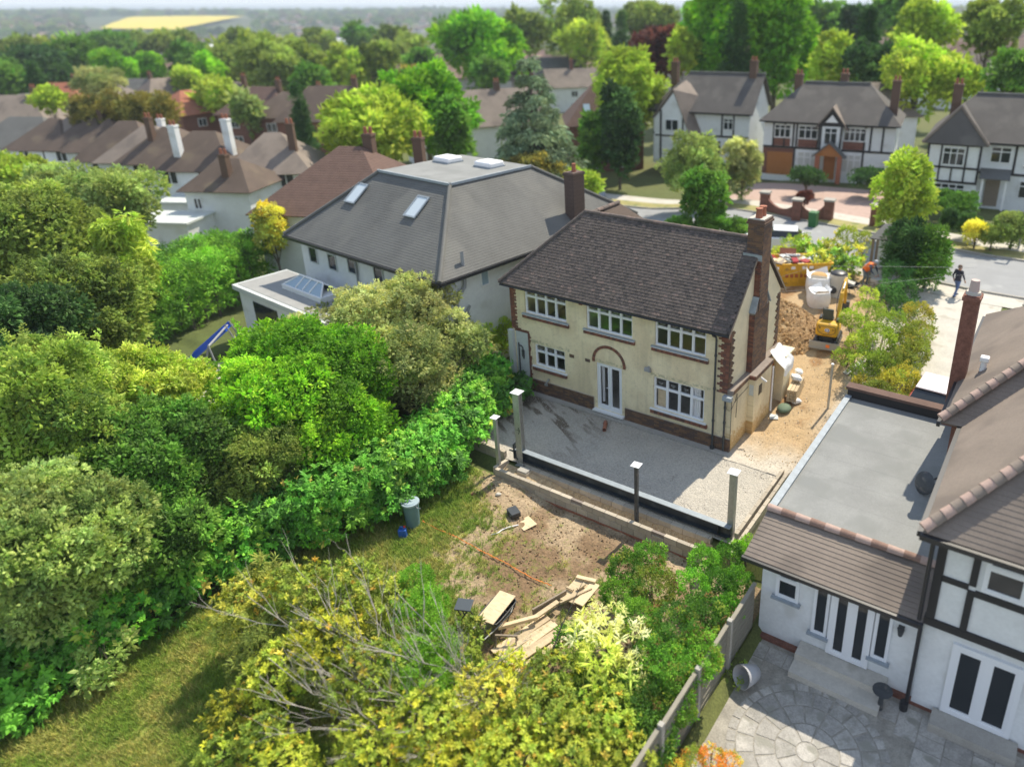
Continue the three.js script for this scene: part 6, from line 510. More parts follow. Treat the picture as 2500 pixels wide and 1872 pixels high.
const bulkBag = (label, p, s, fill) => { const t = thing('bulk_bag', label, 'bag', [p[0], H(p[0], p[1]) - 0.02, p[1]], p[2]); const g = new THREE.BoxGeometry(0.9, 0.9, 0.9, 8, 8, 8), a = g.attributes.position; for (let i = 0; i < a.count; i++) { let x = a.getX(i), y = a.getY(i), z = a.getZ(i), k = 1 + 0.16 * Math.cos(y * 3) + (fbm(x * 3 + 5, y * 3 + z * 3 + 5, 7) - 0.5) * 0.22; const rr = Math.max(Math.abs(x), Math.abs(z)) / (Math.hypot(x, z) || 1); const soft = lerp(1, rr * 1.25, 0.55); a.setXYZ(i, x * k * soft, (y > 0.44 ? y - 0.12 * (1 - Math.hypot(x, z)) : y * (0.97 + 0.1 * vn(x * 4 + 3, z * 4 + 3, 9))) + 0.45, z * k * soft); } g.computeVertexNormals(); part('sack', clean(g).scale(s, s, s), MAT.bag, t); part('flap', [0, 1, 2, 3].map(k => { const an = k * Math.PI / 2, c = Math.cos(an), n = Math.sin(an), w = 0.4; return tri([V(c * 0.44 - n * w, 0.85, n * 0.44 + c * w), V(c * 0.44 + n * w, 0.85, n * 0.44 - c * w), V(c * 0.56 + n * w * 0.8, 1.08 - k * 0.07, n * 0.56 - c * w * 0.8), V(c * 0.44 - n * w, 0.85, n * 0.44 + c * w), V(c * 0.56 + n * w * 0.8, 1.08 - k * 0.07, n * 0.56 - c * w * 0.8), V(c * 0.6 - n * w * 0.8, 1.02 + k * 0.04, n * 0.6 + c * w * 0.8)]).scale(s, s, s); }), MAT.bag, t); part('contents', clean(new THREE.SphereGeometry(0.38, 14, 8).scale(1, 0.35, 1).translate(0, 0.86, 0)).scale(s, s, s), fill, t); return t; };
bulkBag('full white bulk bag with sand showing at the top, beside the grey drum', [-1.35, -14.6, 0.3], 1.15, MAT.sand); bulkBag('slumped white bulk bag in front of the excavator bucket', [-0.85, -13.1, 0.7], 0.95, MAT.bag);
{ const t = thing('grey_drum', 'stack of grey concrete rings covered with black sheeting', 'drum', [-0.35, H(-0.35, -14.7), -14.7]); for (let k = 0; k < 3; k++) part('ring', cy(0.46, 0.46, 0.4, 0, k * 0.41, 0, 24), MAT.paleConcrete, t); part('sheeting', clean(new THREE.SphereGeometry(0.46, 18, 8, 0, 6.283, 0, 1.5).scale(1, 0.4, 1).translate(0, 1.2, 0)), MAT.black, t); part('opening', clean(new THREE.CylinderGeometry(0.2, 0.2, 0.04, 16).rotateX(Math.PI / 2).translate(-0.1, 0.42, 0.45)), MAT.black, t); }
{ const p = G(2072, 725, 1.15), t = barrow('wheelbarrow', 'wheelbarrow of grey slabs near the worker in orange', [p.x, H(p.x, p.z), p.z], 1.3); t.updateMatrixWorld(true); for (const [x, z, a] of [[-0.02, 0.12, 0.3], [0.02, -0.2, -0.2]]) { const o = tag(part('concrete_slab', at(rb(0.42, 0.1, 0.3, 0.01), 0, 0, 0, a + 1.3, 0.2), MAT.paleConcrete), 'grey concrete slab loaded in the wheelbarrow near the worker', 'slab', 'slabs in the wheelbarrow'); o.position.copy(V(x, 0.62, z).applyMatrix4(t.matrixWorld)); } }
for (let k = 0; k < 10; k++) { const i = k % 5, j = Math.floor(k / 5); const o = tag(part('concrete_block', rb(0.44, 0.2, 0.42, 0.008), MAT.block[k % 4]), 'grey concrete block in the pile the worker leans over', 'block', 'block pile by the worker'); const x = 1.15 + (i % 3) * 0.46, z = -16.6 - Math.floor(i / 3) * 0.45; o.position.set(x, H(x, z) + 0.12 + j * 0.21, z); o.rotation.y = 0.05 * (k % 3); }
for (const [x, z, y] of [[1.2, -16.5, 0.5], [1.66, -16.6, 0.5], [1.4, -17.0, 0.5], [2.1, -16.6, 0.5]]) { const o = tag(part('concrete_block', rb(0.46, 0.19, 0.44, 0.008), MAT.paleConcrete), 'grey concrete block in the pile the worker leans over', 'block', 'block pile by the worker'); o.position.set(x, H(x, z) + y + 0.05, z); o.rotation.y = x; }
{ const t = thing('timber_pack', 'pack of pale sawn battens against the side wall of the house', 'timber', [0.95, H(0.95, -5.0), -5.0], 0.12); for (let k = 0; k < 12; k++) part('batten', b2(-0.2 + (k % 3) * 0.14, -0.08 + (k % 3) * 0.14, 0.05 + Math.floor(k / 3) * 0.14, 0.17 + Math.floor(k / 3) * 0.14, -0.7 + (k % 2) * 0.05, 0.8), MAT.timber[k % 3], t); }
for (const [x, z, y, s, l] of [[0.9, -5.1, 0.62, 0.5, 'white sack lying on the pack of battens'], [1.15, -4.4, 0.02, 0.45, 'white plastic sack standing by the battens'], [0.8, -5.7, 0.55, 0.42, 'crumpled white sack at the street end of the battens']]) { const g = new THREE.BoxGeometry(s * 1.2, s * 0.36, s * 0.8, 10, 6, 10), a = g.attributes.position; for (let i = 0; i < a.count; i++) { const X = a.getX(i) / s * 2, Y = a.getY(i) / s * 4, Z = a.getZ(i) / s * 2.67, pinch = 1 - 0.3 * Math.abs(X * Z) - 0.25 * Math.abs(Y), k = 0.85 + 0.4 * fbm(X * 2.2 + x * 9, Y * 2 + Z * 2.2 + 9, 3); a.setXYZ(i, a.getX(i) * pinch * k, a.getY(i) * (1.15 - 0.4 * (X * X + Z * Z) * 0.5) * k, a.getZ(i) * pinch * k); } g.computeVertexNormals(); const o = tag(part('white_sack', clean(g), MAT.bag), l, 'sack'); o.position.set(x, H(x, z) + y + s * 0.24, z); o.rotation.y = x * 3; }
{ const o = tag(part('green_sack', clean(new THREE.IcosahedronGeometry(0.28, 2).scale(1, 0.55, 1.3)), M([0.12, 0.17, 0.11], 0.8)), 'dull green sack lying at the foot of the lean-to', 'sack'); o.position.set(0.95, H(0.95, -3.7) + 0.14, -3.7); const s = tag(part('loose_slab', rb(0.34, 0.03, 0.4, 0.008), MAT.greyWall), 'pale slab dropped by the side door of the house', 'slab'); s.position.set(0.75, H(0.75, -3.1) + 0.04, -3.1); s.rotation.y = 0.4; }
{ const p = [2.48, H(2.48, -4.6), -4.6], t = thing('tall_post', 'tall thin grey pole standing by the track near the flat roof', 'post', p); part('shaft', cy(0.05, 0.045, 2.0, 0, 0, 0, 10), MAT.galv, t); part('cap', cy(0.06, 0.06, 0.05, 0, 2.0, 0, 10), MAT.white, t); const q = tag(part('steel_channel', bar(V(2.35, H(2.35, -7.3) + 0.06, -7.3), V(2.75, H(2.7, -8.6) + 0.08, -8.6), 0.25, 0.05), MAT.galv), 'steel channel lying on the gravel under the track shrub', 'channel'); }
tag(part('overhead_cable', [tube([V(-3.6, 2.6, -10), G(2000, 600, 5).lerp(V(-0.5, 3, -12), 0.6), V(6, 3.6, -16)], 0.006, 5, 30), tube([V(-3.6, 2.3, -10), V(0.5, 2.75, -12.2), V(6, 3.3, -16)], 0.006, 5, 30)], MAT.grey), 'pair of thin overhead cables slung across the track', 'cable');
// ---------- people ----------
function bodyMesh(bones, lo, hi, cell) { // tapered capsules joined by a smooth minimum, meshed
  const span = Math.max(hi[0] - lo[0], hi[1] - lo[1], hi[2] - lo[2]), n = Math.ceil(span / cell), mc = new MarchingCubes(n, MAT.cloth, false, false, 200000); mc.isolation = 0; const f = mc.field, h = 2 / n; for (let k = 0; k < n; k++) for (let j = 0; j < n; j++) for (let i = 0; i < n; i++) { const P = [i, j, k].map((q, a) => lo[a] + (q / n) * span); let d = 9; for (const [A, B, ra, rb_] of bones) { const v = [B[0] - A[0], B[1] - A[1], B[2] - A[2]], w = [P[0] - A[0], P[1] - A[1], P[2] - A[2]], t = clamp((v[0] * w[0] + v[1] * w[1] + v[2] * w[2]) / (v[0] * v[0] + v[1] * v[1] + v[2] * v[2] + 1e-9)), e = Math.hypot(w[0] - v[0] * t, w[1] - v[1] * t, w[2] - v[2] * t) - lerp(ra, rb_, t), s = 0.02, m = Math.max(s - Math.abs(d - e), 0) / s; d = Math.min(d, e) - m * m * s * 0.25; } f[i + j * n + k * n * n] = -d; }
  mc.update(); const c = mc.count, g = new THREE.BufferGeometry(), p = mc.positionArray.slice(0, c * 3); for (let i = 0; i < c; i++) for (let a = 0; a < 3; a++) p[3 * i + a] = lo[a] + (p[3 * i + a] + 1) / 2 * span; g.setAttribute('position', new THREE.BufferAttribute(p, 3)); g.computeVertexNormals(); return clean(g);
}
function person(label, p, turn, J, cols) { // J: joints in metres, figure faces +z
  const t = thing('person', label, 'person', [p[0], H(p[0], p[1]), p[1]], turn), m = (a, b) => a.map((x, i) => (x + b[i]) / 2); const bones = [[J.pelvis, J.chest, 0.15, 0.165], [J.chest, J.neck, 0.15, 0.06], [J.neck, J.head, 0.055, 0.055], [J.head, [J.head[0], J.head[1] + 0.07, J.head[2] + 0.0], 0.095, 0.1], [J.shL, J.shR, 0.075, 0.075]]; for (const s of ['L', 'R']) bones.push([J['hip' + s], J['knee' + s], 0.095, 0.062], [J['knee' + s], J['ankle' + s], 0.06, 0.045], [J['ankle' + s], [J['ankle' + s][0], J['ankle' + s][1] - 0.03, J['ankle' + s][2] + 0.15], 0.05, 0.042], [J['sh' + s], J['elbow' + s], 0.06, 0.045], [J['elbow' + s], J['hand' + s], 0.045, 0.032]);
  const g = bodyMesh(bones, [-0.75, -0.05, -0.85], [0.95, 1.9, 1.1], 0.024), a = g.attributes.position, col = new Float32Array(a.count * 3); for (let i = 0; i < a.count; i++) { const q = [a.getX(i), a.getY(i), a.getZ(i)], dist = (b) => Math.hypot(q[0] - b[0], q[1] - b[1], q[2] - b[2]), hd = dist([J.head[0], J.head[1] + 0.05, J.head[2]]); const c = hd < 0.17 ? cols.skin : q[1] < Math.min(J.pelvis[1] - 0.03, 1.2) ? (q[1] < 0.1 ? [0.05, 0.04, 0.035] : cols.legs) : (dist(J.handL) < 0.08 || dist(J.handR) < 0.08) ? cols.skin : cols.top; col.set(c, 3 * i); } g.setAttribute('color', new THREE.BufferAttribute(col, 3));
  const hands = []; for (const s of ['L', 'R']) { const e = V(...J['elbow' + s]), h = V(...J['hand' + s]), d = h.clone().sub(e).normalize(), sd = d.clone().cross(V(0, 1, 0.3)).normalize(), up = sd.clone().cross(d); hands.push(tint(rod(h, h.clone().addScaledVector(d, 0.09), 0.034, 7, 0.036), cols.skin)); for (let k = 0; k < 4; k++) { const b = h.clone().addScaledVector(d, 0.085).addScaledVector(sd, (k - 1.5) * 0.019), c = b.clone().addScaledVector(d, 0.04).addScaledVector(up, -0.008), e2 = c.clone().addScaledVector(d, 0.022 - Math.abs(k - 1.4) * 0.004).addScaledVector(up, -0.026); hands.push(tint(rod(b, c, 0.009, 5), cols.skin), tint(rod(c, e2, 0.009, 5, 0.007), cols.skin)); } const tb = h.clone().addScaledVector(d, 0.03).addScaledVector(sd, s === 'L' ? 0.035 : -0.035); hands.push(tint(rod(tb, tb.clone().addScaledVector(d, 0.05).addScaledVector(sd, s === 'L' ? 0.02 : -0.02), 0.01, 5), cols.skin)); }
  part('body', [g, ...hands], MAT.vc, t); const hd = V(J.head[0], J.head[1] + 0.06, J.head[2]), fd = V(...(J.face || [0, 0, 1])).normalize(), sd = V(1, 0, 0), up = fd.clone().cross(sd).normalize().negate(); part('face', [rod(hd.clone().addScaledVector(fd, 0.085), hd.clone().addScaledVector(fd, 0.12).addScaledVector(up, -0.03), 0.014, 6, 0.02), ...[-1, 1].map(s => clean(new THREE.SphereGeometry(0.025, 8, 6).translate(hd.x + s * 0.1, hd.y, hd.z)))], MAT.skin, t); part('eye', [-1, 1].map(s => { const q = hd.clone().addScaledVector(fd, 0.09).addScaledVector(sd, s * 0.035).addScaledVector(up, 0.015); return clean(new THREE.SphereGeometry(0.012, 8, 6).translate(q.x, q.y, q.z)); }).concat([rod(hd.clone().addScaledVector(fd, 0.092).addScaledVector(up, -0.06).addScaledVector(sd, -0.03), hd.clone().addScaledVector(fd, 0.092).addScaledVector(up, -0.06).addScaledVector(sd, 0.03), 0.006, 5)]), MAT.hair, t); return { t, hd, fd, up };
}
{ const w = person('worker in orange vest and grey helmet bending over the concrete blocks', [0.55, -16.9], 1.15, { pelvis: [0, 0.92, -0.1], chest: [0, 1.2, 0.2], neck: [0, 1.34, 0.42], head: [0, 1.4, 0.5], face: [0, -0.65, 0.75], shL: [0.19, 1.26, 0.34], shR: [-0.19, 1.26, 0.34], elbowL: [0.26, 0.98, 0.45], elbowR: [-0.24, 0.98, 0.48], handL: [0.16, 0.78, 0.62], handR: [-0.14, 0.78, 0.66], hipL: [0.1, 0.9, -0.1], hipR: [-0.1, 0.9, -0.1], kneeL: [0.12, 0.5, 0.02], kneeR: [-0.12, 0.5, -0.02], ankleL: [0.13, 0.09, -0.06], ankleR: [-0.13, 0.09, -0.1] }, { skin: [0.5, 0.29, 0.2], top: [0.05, 0.06, 0.1], legs: [0.2, 0.21, 0.23] }); part('helmet', [clean(new THREE.SphereGeometry(0.135, 16, 8, 0, 6.283, 0, 1.5).rotateX(0.65).translate(0, 1.48, 0.52))], M([0.35, 0.37, 0.4], 0.4), w.t); const vb = [[[0, 0.92, -0.1], [0, 1.2, 0.2], 0.175, 0.19], [[0, 1.2, 0.2], [0, 1.3, 0.36], 0.185, 0.1], [[-0.1, 1.26, 0.3], [0.1, 1.26, 0.3], 0.11, 0.11]]; part('vest', bodyMesh(vb, [-0.5, 0.6, -0.5], [0.5, 1.6, 0.6], 0.024), MAT.vest, w.t); }
{ const w = person('pedestrian in dark jacket and blue jeans walking on the drive by the tall hedge', [5.05, -17.6], 2.6, { pelvis: [0, 0.95, 0], chest: [0, 1.28, 0.01], neck: [0, 1.5, 0.02], head: [0, 1.57, 0.03], shL: [0.19, 1.42, 0], shR: [-0.19, 1.42, 0], elbowL: [0.27, 1.14, -0.08], elbowR: [-0.27, 1.14, 0.08], handL: [0.26, 0.9, 0.02], handR: [-0.26, 0.92, 0.22], hipL: [0.1, 0.92, 0], hipR: [-0.1, 0.92, 0], kneeL: [0.1, 0.52, 0.14], kneeR: [-0.1, 0.5, -0.06], ankleL: [0.1, 0.09, 0.16], ankleR: [-0.1, 0.12, -0.26] }, { skin: [0.5, 0.29, 0.2], top: [0.03, 0.03, 0.045], legs: [0.1, 0.15, 0.3] }); part('hair', clean(new THREE.SphereGeometry(0.115, 14, 10, 0, 6.283, 0, 1.7).rotateX(-0.4).translate(0, 1.65, 0.01)), MAT.hair, w.t); }
// ---------- cars, slide, posts ----------
function car(label, p, turn, paint, s = 1, top = null) { const t = thing('parked_car', label, 'car', [p[0], H(p[0], p[1]), p[1]], turn); t.scale.setScalar(s); const sh = new THREE.Shape(); sh.moveTo(-1.95, 0.3); sh.lineTo(-1.98, 0.75); sh.quadraticCurveTo(-1.9, 0.95, -1.2, 1.0); sh.lineTo(-0.75, 1.03); sh.lineTo(1.75, 1.05); sh.quadraticCurveTo(1.95, 0.9, 1.92, 0.35); sh.lineTo(1.6, 0.28); sh.lineTo(-1.6, 0.28); part('body', extrude(sh, 1.56, 0.06).translate(0, 0, -0.78), paint, t); const cb = solid([V(-0.75, 1.05, -0.74), V(-0.75, 1.05, 0.74), V(-0.05, 1.5, 0.6), V(-0.05, 1.5, -0.6)], V(0, 0, 0.0001)); const g = []; const q = [[-0.8, 1.04, 0.76], [1.75, 1.06, 0.76], [1.3, 1.48, 0.62], [0, 1.48, 0.62]].map(a => V(...a)), q2 = q.map(a => V(a.x, a.y, -a.z)), o = []; fan(q, o); fan([...q2].reverse(), o); for (let i = 0; i < 4; i++) { const j = (i + 1) % 4; o.push(q[i], q2[i], q2[j], q[i], q2[j], q[j]); } part('window', tri(o), MAT.darkGlass, t); part('car_roof', rb(1.5, 0.06, 1.26, 0.03, 0.65, 1.5, 0), top || paint, t); for (const [x, z] of [[-1.25, 0.78], [-1.25, -0.78], [1.2, 0.78], [1.2, -0.78]]) { const w = part('wheel', clean(new THREE.CylinderGeometry(0.31, 0.31, 0.2, 20).rotateX(Math.PI / 2).translate(x, 0.31, z)), MAT.black, t); part('rim', clean(new THREE.CylinderGeometry(0.19, 0.19, 0.21, 14).rotateX(Math.PI / 2).translate(x, 0.31, z)), MAT.grey, w); } for (const z of [-0.6, 0.6]) part('headlight', rb(0.1, 0.12, 0.3, 0.03, -1.96, 0.72, z), MAT.white, t); for (const z of [-0.64, 0.64]) part('tail_light', rb(0.08, 0.22, 0.22, 0.03, 1.93, 0.85, z), MAT.red, t); return t; }
car('red hatchback with a bright roof parked behind the flat-roofed extension', [6.2, -5.3], 1.52, new THREE.MeshPhysicalMaterial({ color: new THREE.Color().setRGB(0.42, 0.06, 0.06), roughness: 0.3, clearcoat: 1, side: 2 }), 1, M([0.72, 0.66, 0.66], 0.25)); { const p = G(1905, 596, 1.4); car('white car parked on the street behind the chimney', [-6.2, -20.6], 0.35, M([0.75, 0.77, 0.8], 0.25)); const q = D(1418, 400, 66); car('silver blue car parked in a drive near the cedar', [q.x, q.z], 0.9, M([0.35, 0.42, 0.6], 0.25)); }
{ const a = G(465, 872, 0.25), t = thing('garden_slide', 'bright blue plastic slide in the left neighbour garden', 'slide', [-25.2, H(-25.2, 5.9), 5.9], -0.868); const L = 2.4; part('chute', [bar(V(0, 0.15, 0), V(0, 1.65, -1.9), 0.7, 0.06), bar(V(-0.36, 0.25, 0), V(-0.36, 1.75, -1.9), 0.07, 0.26), bar(V(0.36, 0.25, 0), V(0.36, 1.75, -1.9), 0.07, 0.26)], M([0.0, 0.09, 0.62], 0.35), t); part('ladder', [rod(V(-0.25, 0, -2.6), V(-0.25, 1.9, -1.9), 0.04), rod(V(0.25, 0, -2.6), V(0.25, 1.9, -1.9), 0.04), ...[0.4, 0.8, 1.2].map(y => rod(V(-0.25, y, -2.6 + y * 0.37), V(0.25, y, -2.6 + y * 0.37), 0.03))], MAT.grey, t); part('cross_bar', [rod(V(0, 1.8, -1.9), V(2.4, 1.8, -1.9), 0.05), rod(V(2.4, 1.8, -1.9), V(2.8, 0, -1.4), 0.04), rod(V(2.4, 1.8, -1.9), V(2.8, 0, -2.4), 0.04)], MAT.grey, t); }
structure('garden_path', sheet(steps([[-24, -20, 0.5]]), steps([[4.0, 9.5, 0.5]]), 0.02), MAT.paleConcrete);
{ const p = G(2425, 560, 1.4), t = thing('lamp_post', 'slim grey lamp post on the far side of the street', 'lamp post', [7.0, H(7, -28.6), -28.6]); part('shaft', cy(0.07, 0.05, 5.2, 0, 0, 0, 10), MAT.grey, t); part('lamp_head', rb(0.6, 0.12, 0.22, 0.04, -0.35, 5.2, 0), MAT.grey, t); const q = thing('gate_post', 'squat stone gate post at the drive mouth on the right', 'post', [8.6, H(8.6, -14.5), -14.5]); part('shaft', b2(-0.25, 0.25, 0, 1.35, -0.25, 0.25), MAT.concrete, q); part('coping', b2(-0.3, 0.3, 1.35, 1.45, -0.3, 0.3), MAT.concrete, q); const w = thing('garden_wall', 'low stone wall running from the squat gate post out of the picture', 'wall', [8.9, H(9, -14.3), -14.3], -0.15); part('stonework', b2(0, 6, -0.2, 0.75, -0.14, 0.14), MAT.concrete, w); part('coping', b2(0, 6, 0.75, 0.83, -0.18, 0.18), MAT.concrete, w); }
{ const t = thing('bus_shelter', 'grey roofed timber shelter beyond the shrubs by the street', 'shelter', [1.8, H(1.8, -20), -19.8], 0.1); part('roof', [solid([V(-1.8, 2.2, 1.2), V(1.8, 2.2, 1.2), V(1.2, 2.8, 0), V(-1.2, 2.8, 0)], V(0, 0.06, 0)), solid([V(1.8, 2.2, -1.2), V(-1.8, 2.2, -1.2), V(-1.2, 2.8, 0), V(1.2, 2.8, 0)], V(0, 0.06, 0))], MAT.slate, t); for (const [x, z] of [[-1.6, 1], [1.6, 1], [-1.6, -1], [1.6, -1]]) part('post', b2(x - 0.07, x + 0.07, 0, 2.2, z - 0.07, z + 0.07), MAT.oldTimber, t); part('back_wall', b2(-1.5, 1.5, 0, 1.9, -1.0, -0.93), MAT.whiteWall, t); }

// ---------- trees ----------
const T = (n, l, g, ...a) => tree(n, l, n.includes('tree') || n.includes('conifer') ? 'tree' : 'shrub', g, ...a);
// beyond the houses on the right and centre
T('tall_tree', 'tallest bright green tree rising out of the picture top behind the street houses', null, 1900, 60, 95, 190, 100, 'broad', 'bright', { size: 1.0, lobes: 16 });
T('tall_tree', 'tall bright green tree beside the dark pointed conifer', null, 1745, 90, 62, 170, 104, 'broad', 'bright', { size: 1.0, lobes: 14 });
T('conifer_tree', 'dark pointed conifer between the two tall bright trees', null, 1797, 130, 46, 100, 95, 'needle', 'dark', { shape: 'cone', lobes: 9, size: 0.7, layers: 3, mat: NEEDLE });
T('copper_tree', 'copper red tree above the far roofs', null, 1612, 128, 58, 52, 110, 'broad', 'red', { size: 1.1 });
T('pale_tree', 'pale yellow-green tree with drooping outline behind the dark ivy-clad one', null, 1535, 240, 75, 110, 79, 'fine', 'lime', { size: 0.7, lobes: 14 });
T('dark_tree', 'dark ivy-clad tree in front of the pale yellow-green one', null, 1512, 330, 46, 112, 69.5, 'broad', 'dark', { size: 0.55, layers: 2.8 });
T('green_shrub_tree', 'green bushy tree at the foot of the dark ivy-clad one', null, 1450, 350, 38, 80, 71, 'broad', 'green', { size: 0.55 });
T('round_tree', 'big round bright green tree standing over the grey roofs', null, 1172, 118, 92, 74, 140, 'broad', 'bright', { size: 1.3, lobes: 15 });
T('yellow_tree', 'large yellow-green tree left of the tall bright one, behind the grey hipped roof', null, 905, 310, 112, 85, 72, 'broad', 'lime', { size: 0.8, lobes: 15 });
T('tall_tree', 'tall bright green tree behind the large yellow-green one', null, 1035, 275, 95, 100, 77, 'broad', 'bright', { size: 0.8, lobes: 14 });
T('green_shrub_tree', 'light green tree at the side of the white gable', null, 1110, 330, 40, 85, 70, 'broad', 'green', { size: 0.6 });
T('conifer_tree', 'small dark conifer standing alone among the brown roofs', null, 733, 290, 28, 70, 88, 'needle', 'dark', { shape: 'cone', lobes: 8, size: 0.6, mat: NEEDLE });
{ // cedar: tiers of flat drooping boughs
  const P = D(1300, 300, 60), gy = H(P.x, P.z), t = thing('cedar_tree', 'big grey-green cedar with drooping flat boughs', 'tree', [P.x, gy, P.z]), r = rng(808), L = [], top = D(1275, 140, 60).y - gy; for (let k = 0; k < 9; k++) { const y = lerp(2.0, top - 0.6, k / 8), R = lerp(4.6, 0.7, Math.pow(k / 8, 0.9)), m = Math.max(3, Math.round(7 - k * 0.5)); for (let i = 0; i < m; i++) { const a = i / m * 6.283 + k * 1.1 + r() * 0.5, q = R * (0.5 + r() * 0.45); L.push(lobe(V(Math.cos(a) * q, y - q * 0.16, Math.sin(a) * q), R * 0.42, 0.42, R * 0.42)); } } part('trunk', [rod(V(0, 0, 0), V(0, top * 0.95, 0), 0.35, 8, 0.06), ...L.map(l => rod(V(0, l.p.y + 0.3, 0), l.p, 0.09, 5, 0.03))], MAT.bark, t); leafPart('crown', t, 'droop', NEEDLE, lobeLeaves(809, L, 0.5, 2.6, COL.cedar, { up: 1 }), 4); }
// woods in the middle distance: kinds that only their place tells apart share a label
const MID = [[1290, 70, 62, 40, 190, 'olive'], [1400, 55, 70, 52, 175, 'olive'], [1430, 95, 48, 45, 160, 'lime'], [1610, 50, 60, 45, 190, 'olive'], [855, 165, 50, 52, 150, 'lime'], [752, 150, 46, 42, 165, 'olive'], [930, 150, 36, 46, 150, 'olive'], [1030, 160, 36, 36, 160, 'green'], [640, 150, 60, 50, 160, 'olive'], [690, 175, 40, 45, 150, 'olive'], [560, 160, 40, 40, 185, 'olive'], [465, 150, 40, 45, 190, 'green'], [515, 172, 28, 36, 165, 'bright'], [365, 160, 28, 27, 190, 'bright'], [262, 155, 28, 28, 185, 'bright'], [305, 168, 18, 18, 180, 'bright'], [455, 195, 24, 24, 150, 'lime'], [188, 140, 42, 50, 210, 'green'], [80, 165, 60, 45, 200, 'dark'], [20, 185, 35, 35, 180, 'green'], [120, 240, 24, 18, 120, 'lime'], [532, 232, 42, 34, 125, 'lime'], [600, 270, 24, 34, 110, 'sage'], [690, 130, 60, 30, 230, 'olive'], [1000, 120, 50, 30, 220, 'olive'], [1120, 90, 40, 40, 230, 'green'], [2000, 60, 60, 60, 170, 'green'], [2100, 60, 40, 40, 140, 'dark'], [2040, 150, 55, 60, 95, 'lime'], [2130, 150, 60, 45, 90, 'dark'], [2260, 60, 70, 50, 110, 'lime'], [2240, 170, 75, 60, 84, 'lime'], [2420, 60, 70, 60, 100, 'olive'], [2480, 180, 60, 50, 80, 'green'], [2350, 200, 55, 40, 82, 'lime'], [1690, 60, 40, 60, 120, 'bright'], [1665, 120, 32, 50, 100, 'lime'], [2180, 20, 60, 40, 160, 'green'], [1560, 40, 50, 30, 210, 'olive'], [250, 110, 60, 26, 280, 'green'], [420, 105, 60, 24, 280, 'olive'], [60, 120, 60, 28, 270, 'olive'], [330, 105, 40, 24, 290, 'olive'], [590, 105, 46, 28, 270, 'olive'], [780, 100, 40, 28, 270, 'olive'], [880, 90, 40, 26, 280, 'green'], [960, 95, 40, 26, 260, 'olive'], [140, 190, 40, 30, 170, 'dark'], [1190, 175, 40, 30, 130, 'green'], [1010, 205, 30, 30, 120, 'brown'], [760, 195, 40, 30, 130, 'green']];
const KIND = { olive: ['olive_tree_crown', 'dull olive rounded tree among the far suburban roofs'], lime: ['pale_tree', 'pale yellow-green rounded tree among the far suburban roofs'], green: ['green_tree', 'mid green rounded tree among the far suburban roofs'], bright: ['bright_tree', 'small neat bright green tree among the far suburban roofs'], dark: ['dark_tree', 'dark green rounded tree among the far suburban roofs'], sage: ['sage_tree', 'thin grey-green tree near the far brick houses'], brown: ['brown_tree', 'brownish rounded tree among the far suburban roofs'] };
const treeLabel = (x, d, hw, hh, p) => { const n = FARH.map(h => [Math.abs(h.px - x) * d / 1787 + Math.abs(h.d - d) * 0.5, h]).sort((a, b) => a[0] - b[0])[0][1], w = n.t.split(' ').slice(0, 9).join(' '), k = { olive: 'dull olive', lime: 'pale yellow-green', green: 'mid green', bright: 'neat bright green', dark: 'dark green', sage: 'grey-green', brown: 'brownish' }[p]; return (hw < 30 ? 'small ' : hw > 55 ? 'broad ' : hh > hw * 1.05 ? 'upright ' : 'rounded ') + k + ' tree ' + (d < n.d - 8 ? 'in front of the ' : d > n.d + 8 ? 'behind the ' : 'beside the ') + w; };
for (const [x, y, hw, hh, d, p] of MID) T(KIND[p][0].replace('olive_tree_crown', 'olive_tree'), treeLabel(x, d, hw, hh, p), 'trees among the far roofs, ' + p, x, y + hh * 0.22, hw, hh * 1.18, d, p === 'bright' ? 'fine' : 'broad', p, { size: clamp(d * 0.0085, 0.7, 1.6), lobes: 9, layers: 2 });
for (const [x, d] of [[1480, 175], [1518, 165], [90, 150], [2120, 100]]) T('conifer_tree', 'narrow dark conifer among the far trees', 'narrow dark conifers among the far trees', x, x < 200 ? 215 : 95, 24, x < 200 ? 50 : 55, d, 'needle', 'dark', { shape: 'cone', lobes: 8, size: 0.9, mat: NEEDLE });
T('bare_tree', 'pale grey nearly leafless tree between the far white houses', null, 240, 205, 55, 36, 140, 'fine', 'grey', { size: 1.0, layers: 0.8 });
for (let k = 0; k < 6; k++) T('hedge_conifer', 'brownish conifer in the row behind the hipped roofs', 'row of brownish conifers', 205 + k * 40, 285 + (k % 2) * 4, 34, 52 + (k % 3) * 4, 100 - k * 1.5, 'needle', 'brown', { size: 0.6, lobes: 9, mat: NEEDLE });
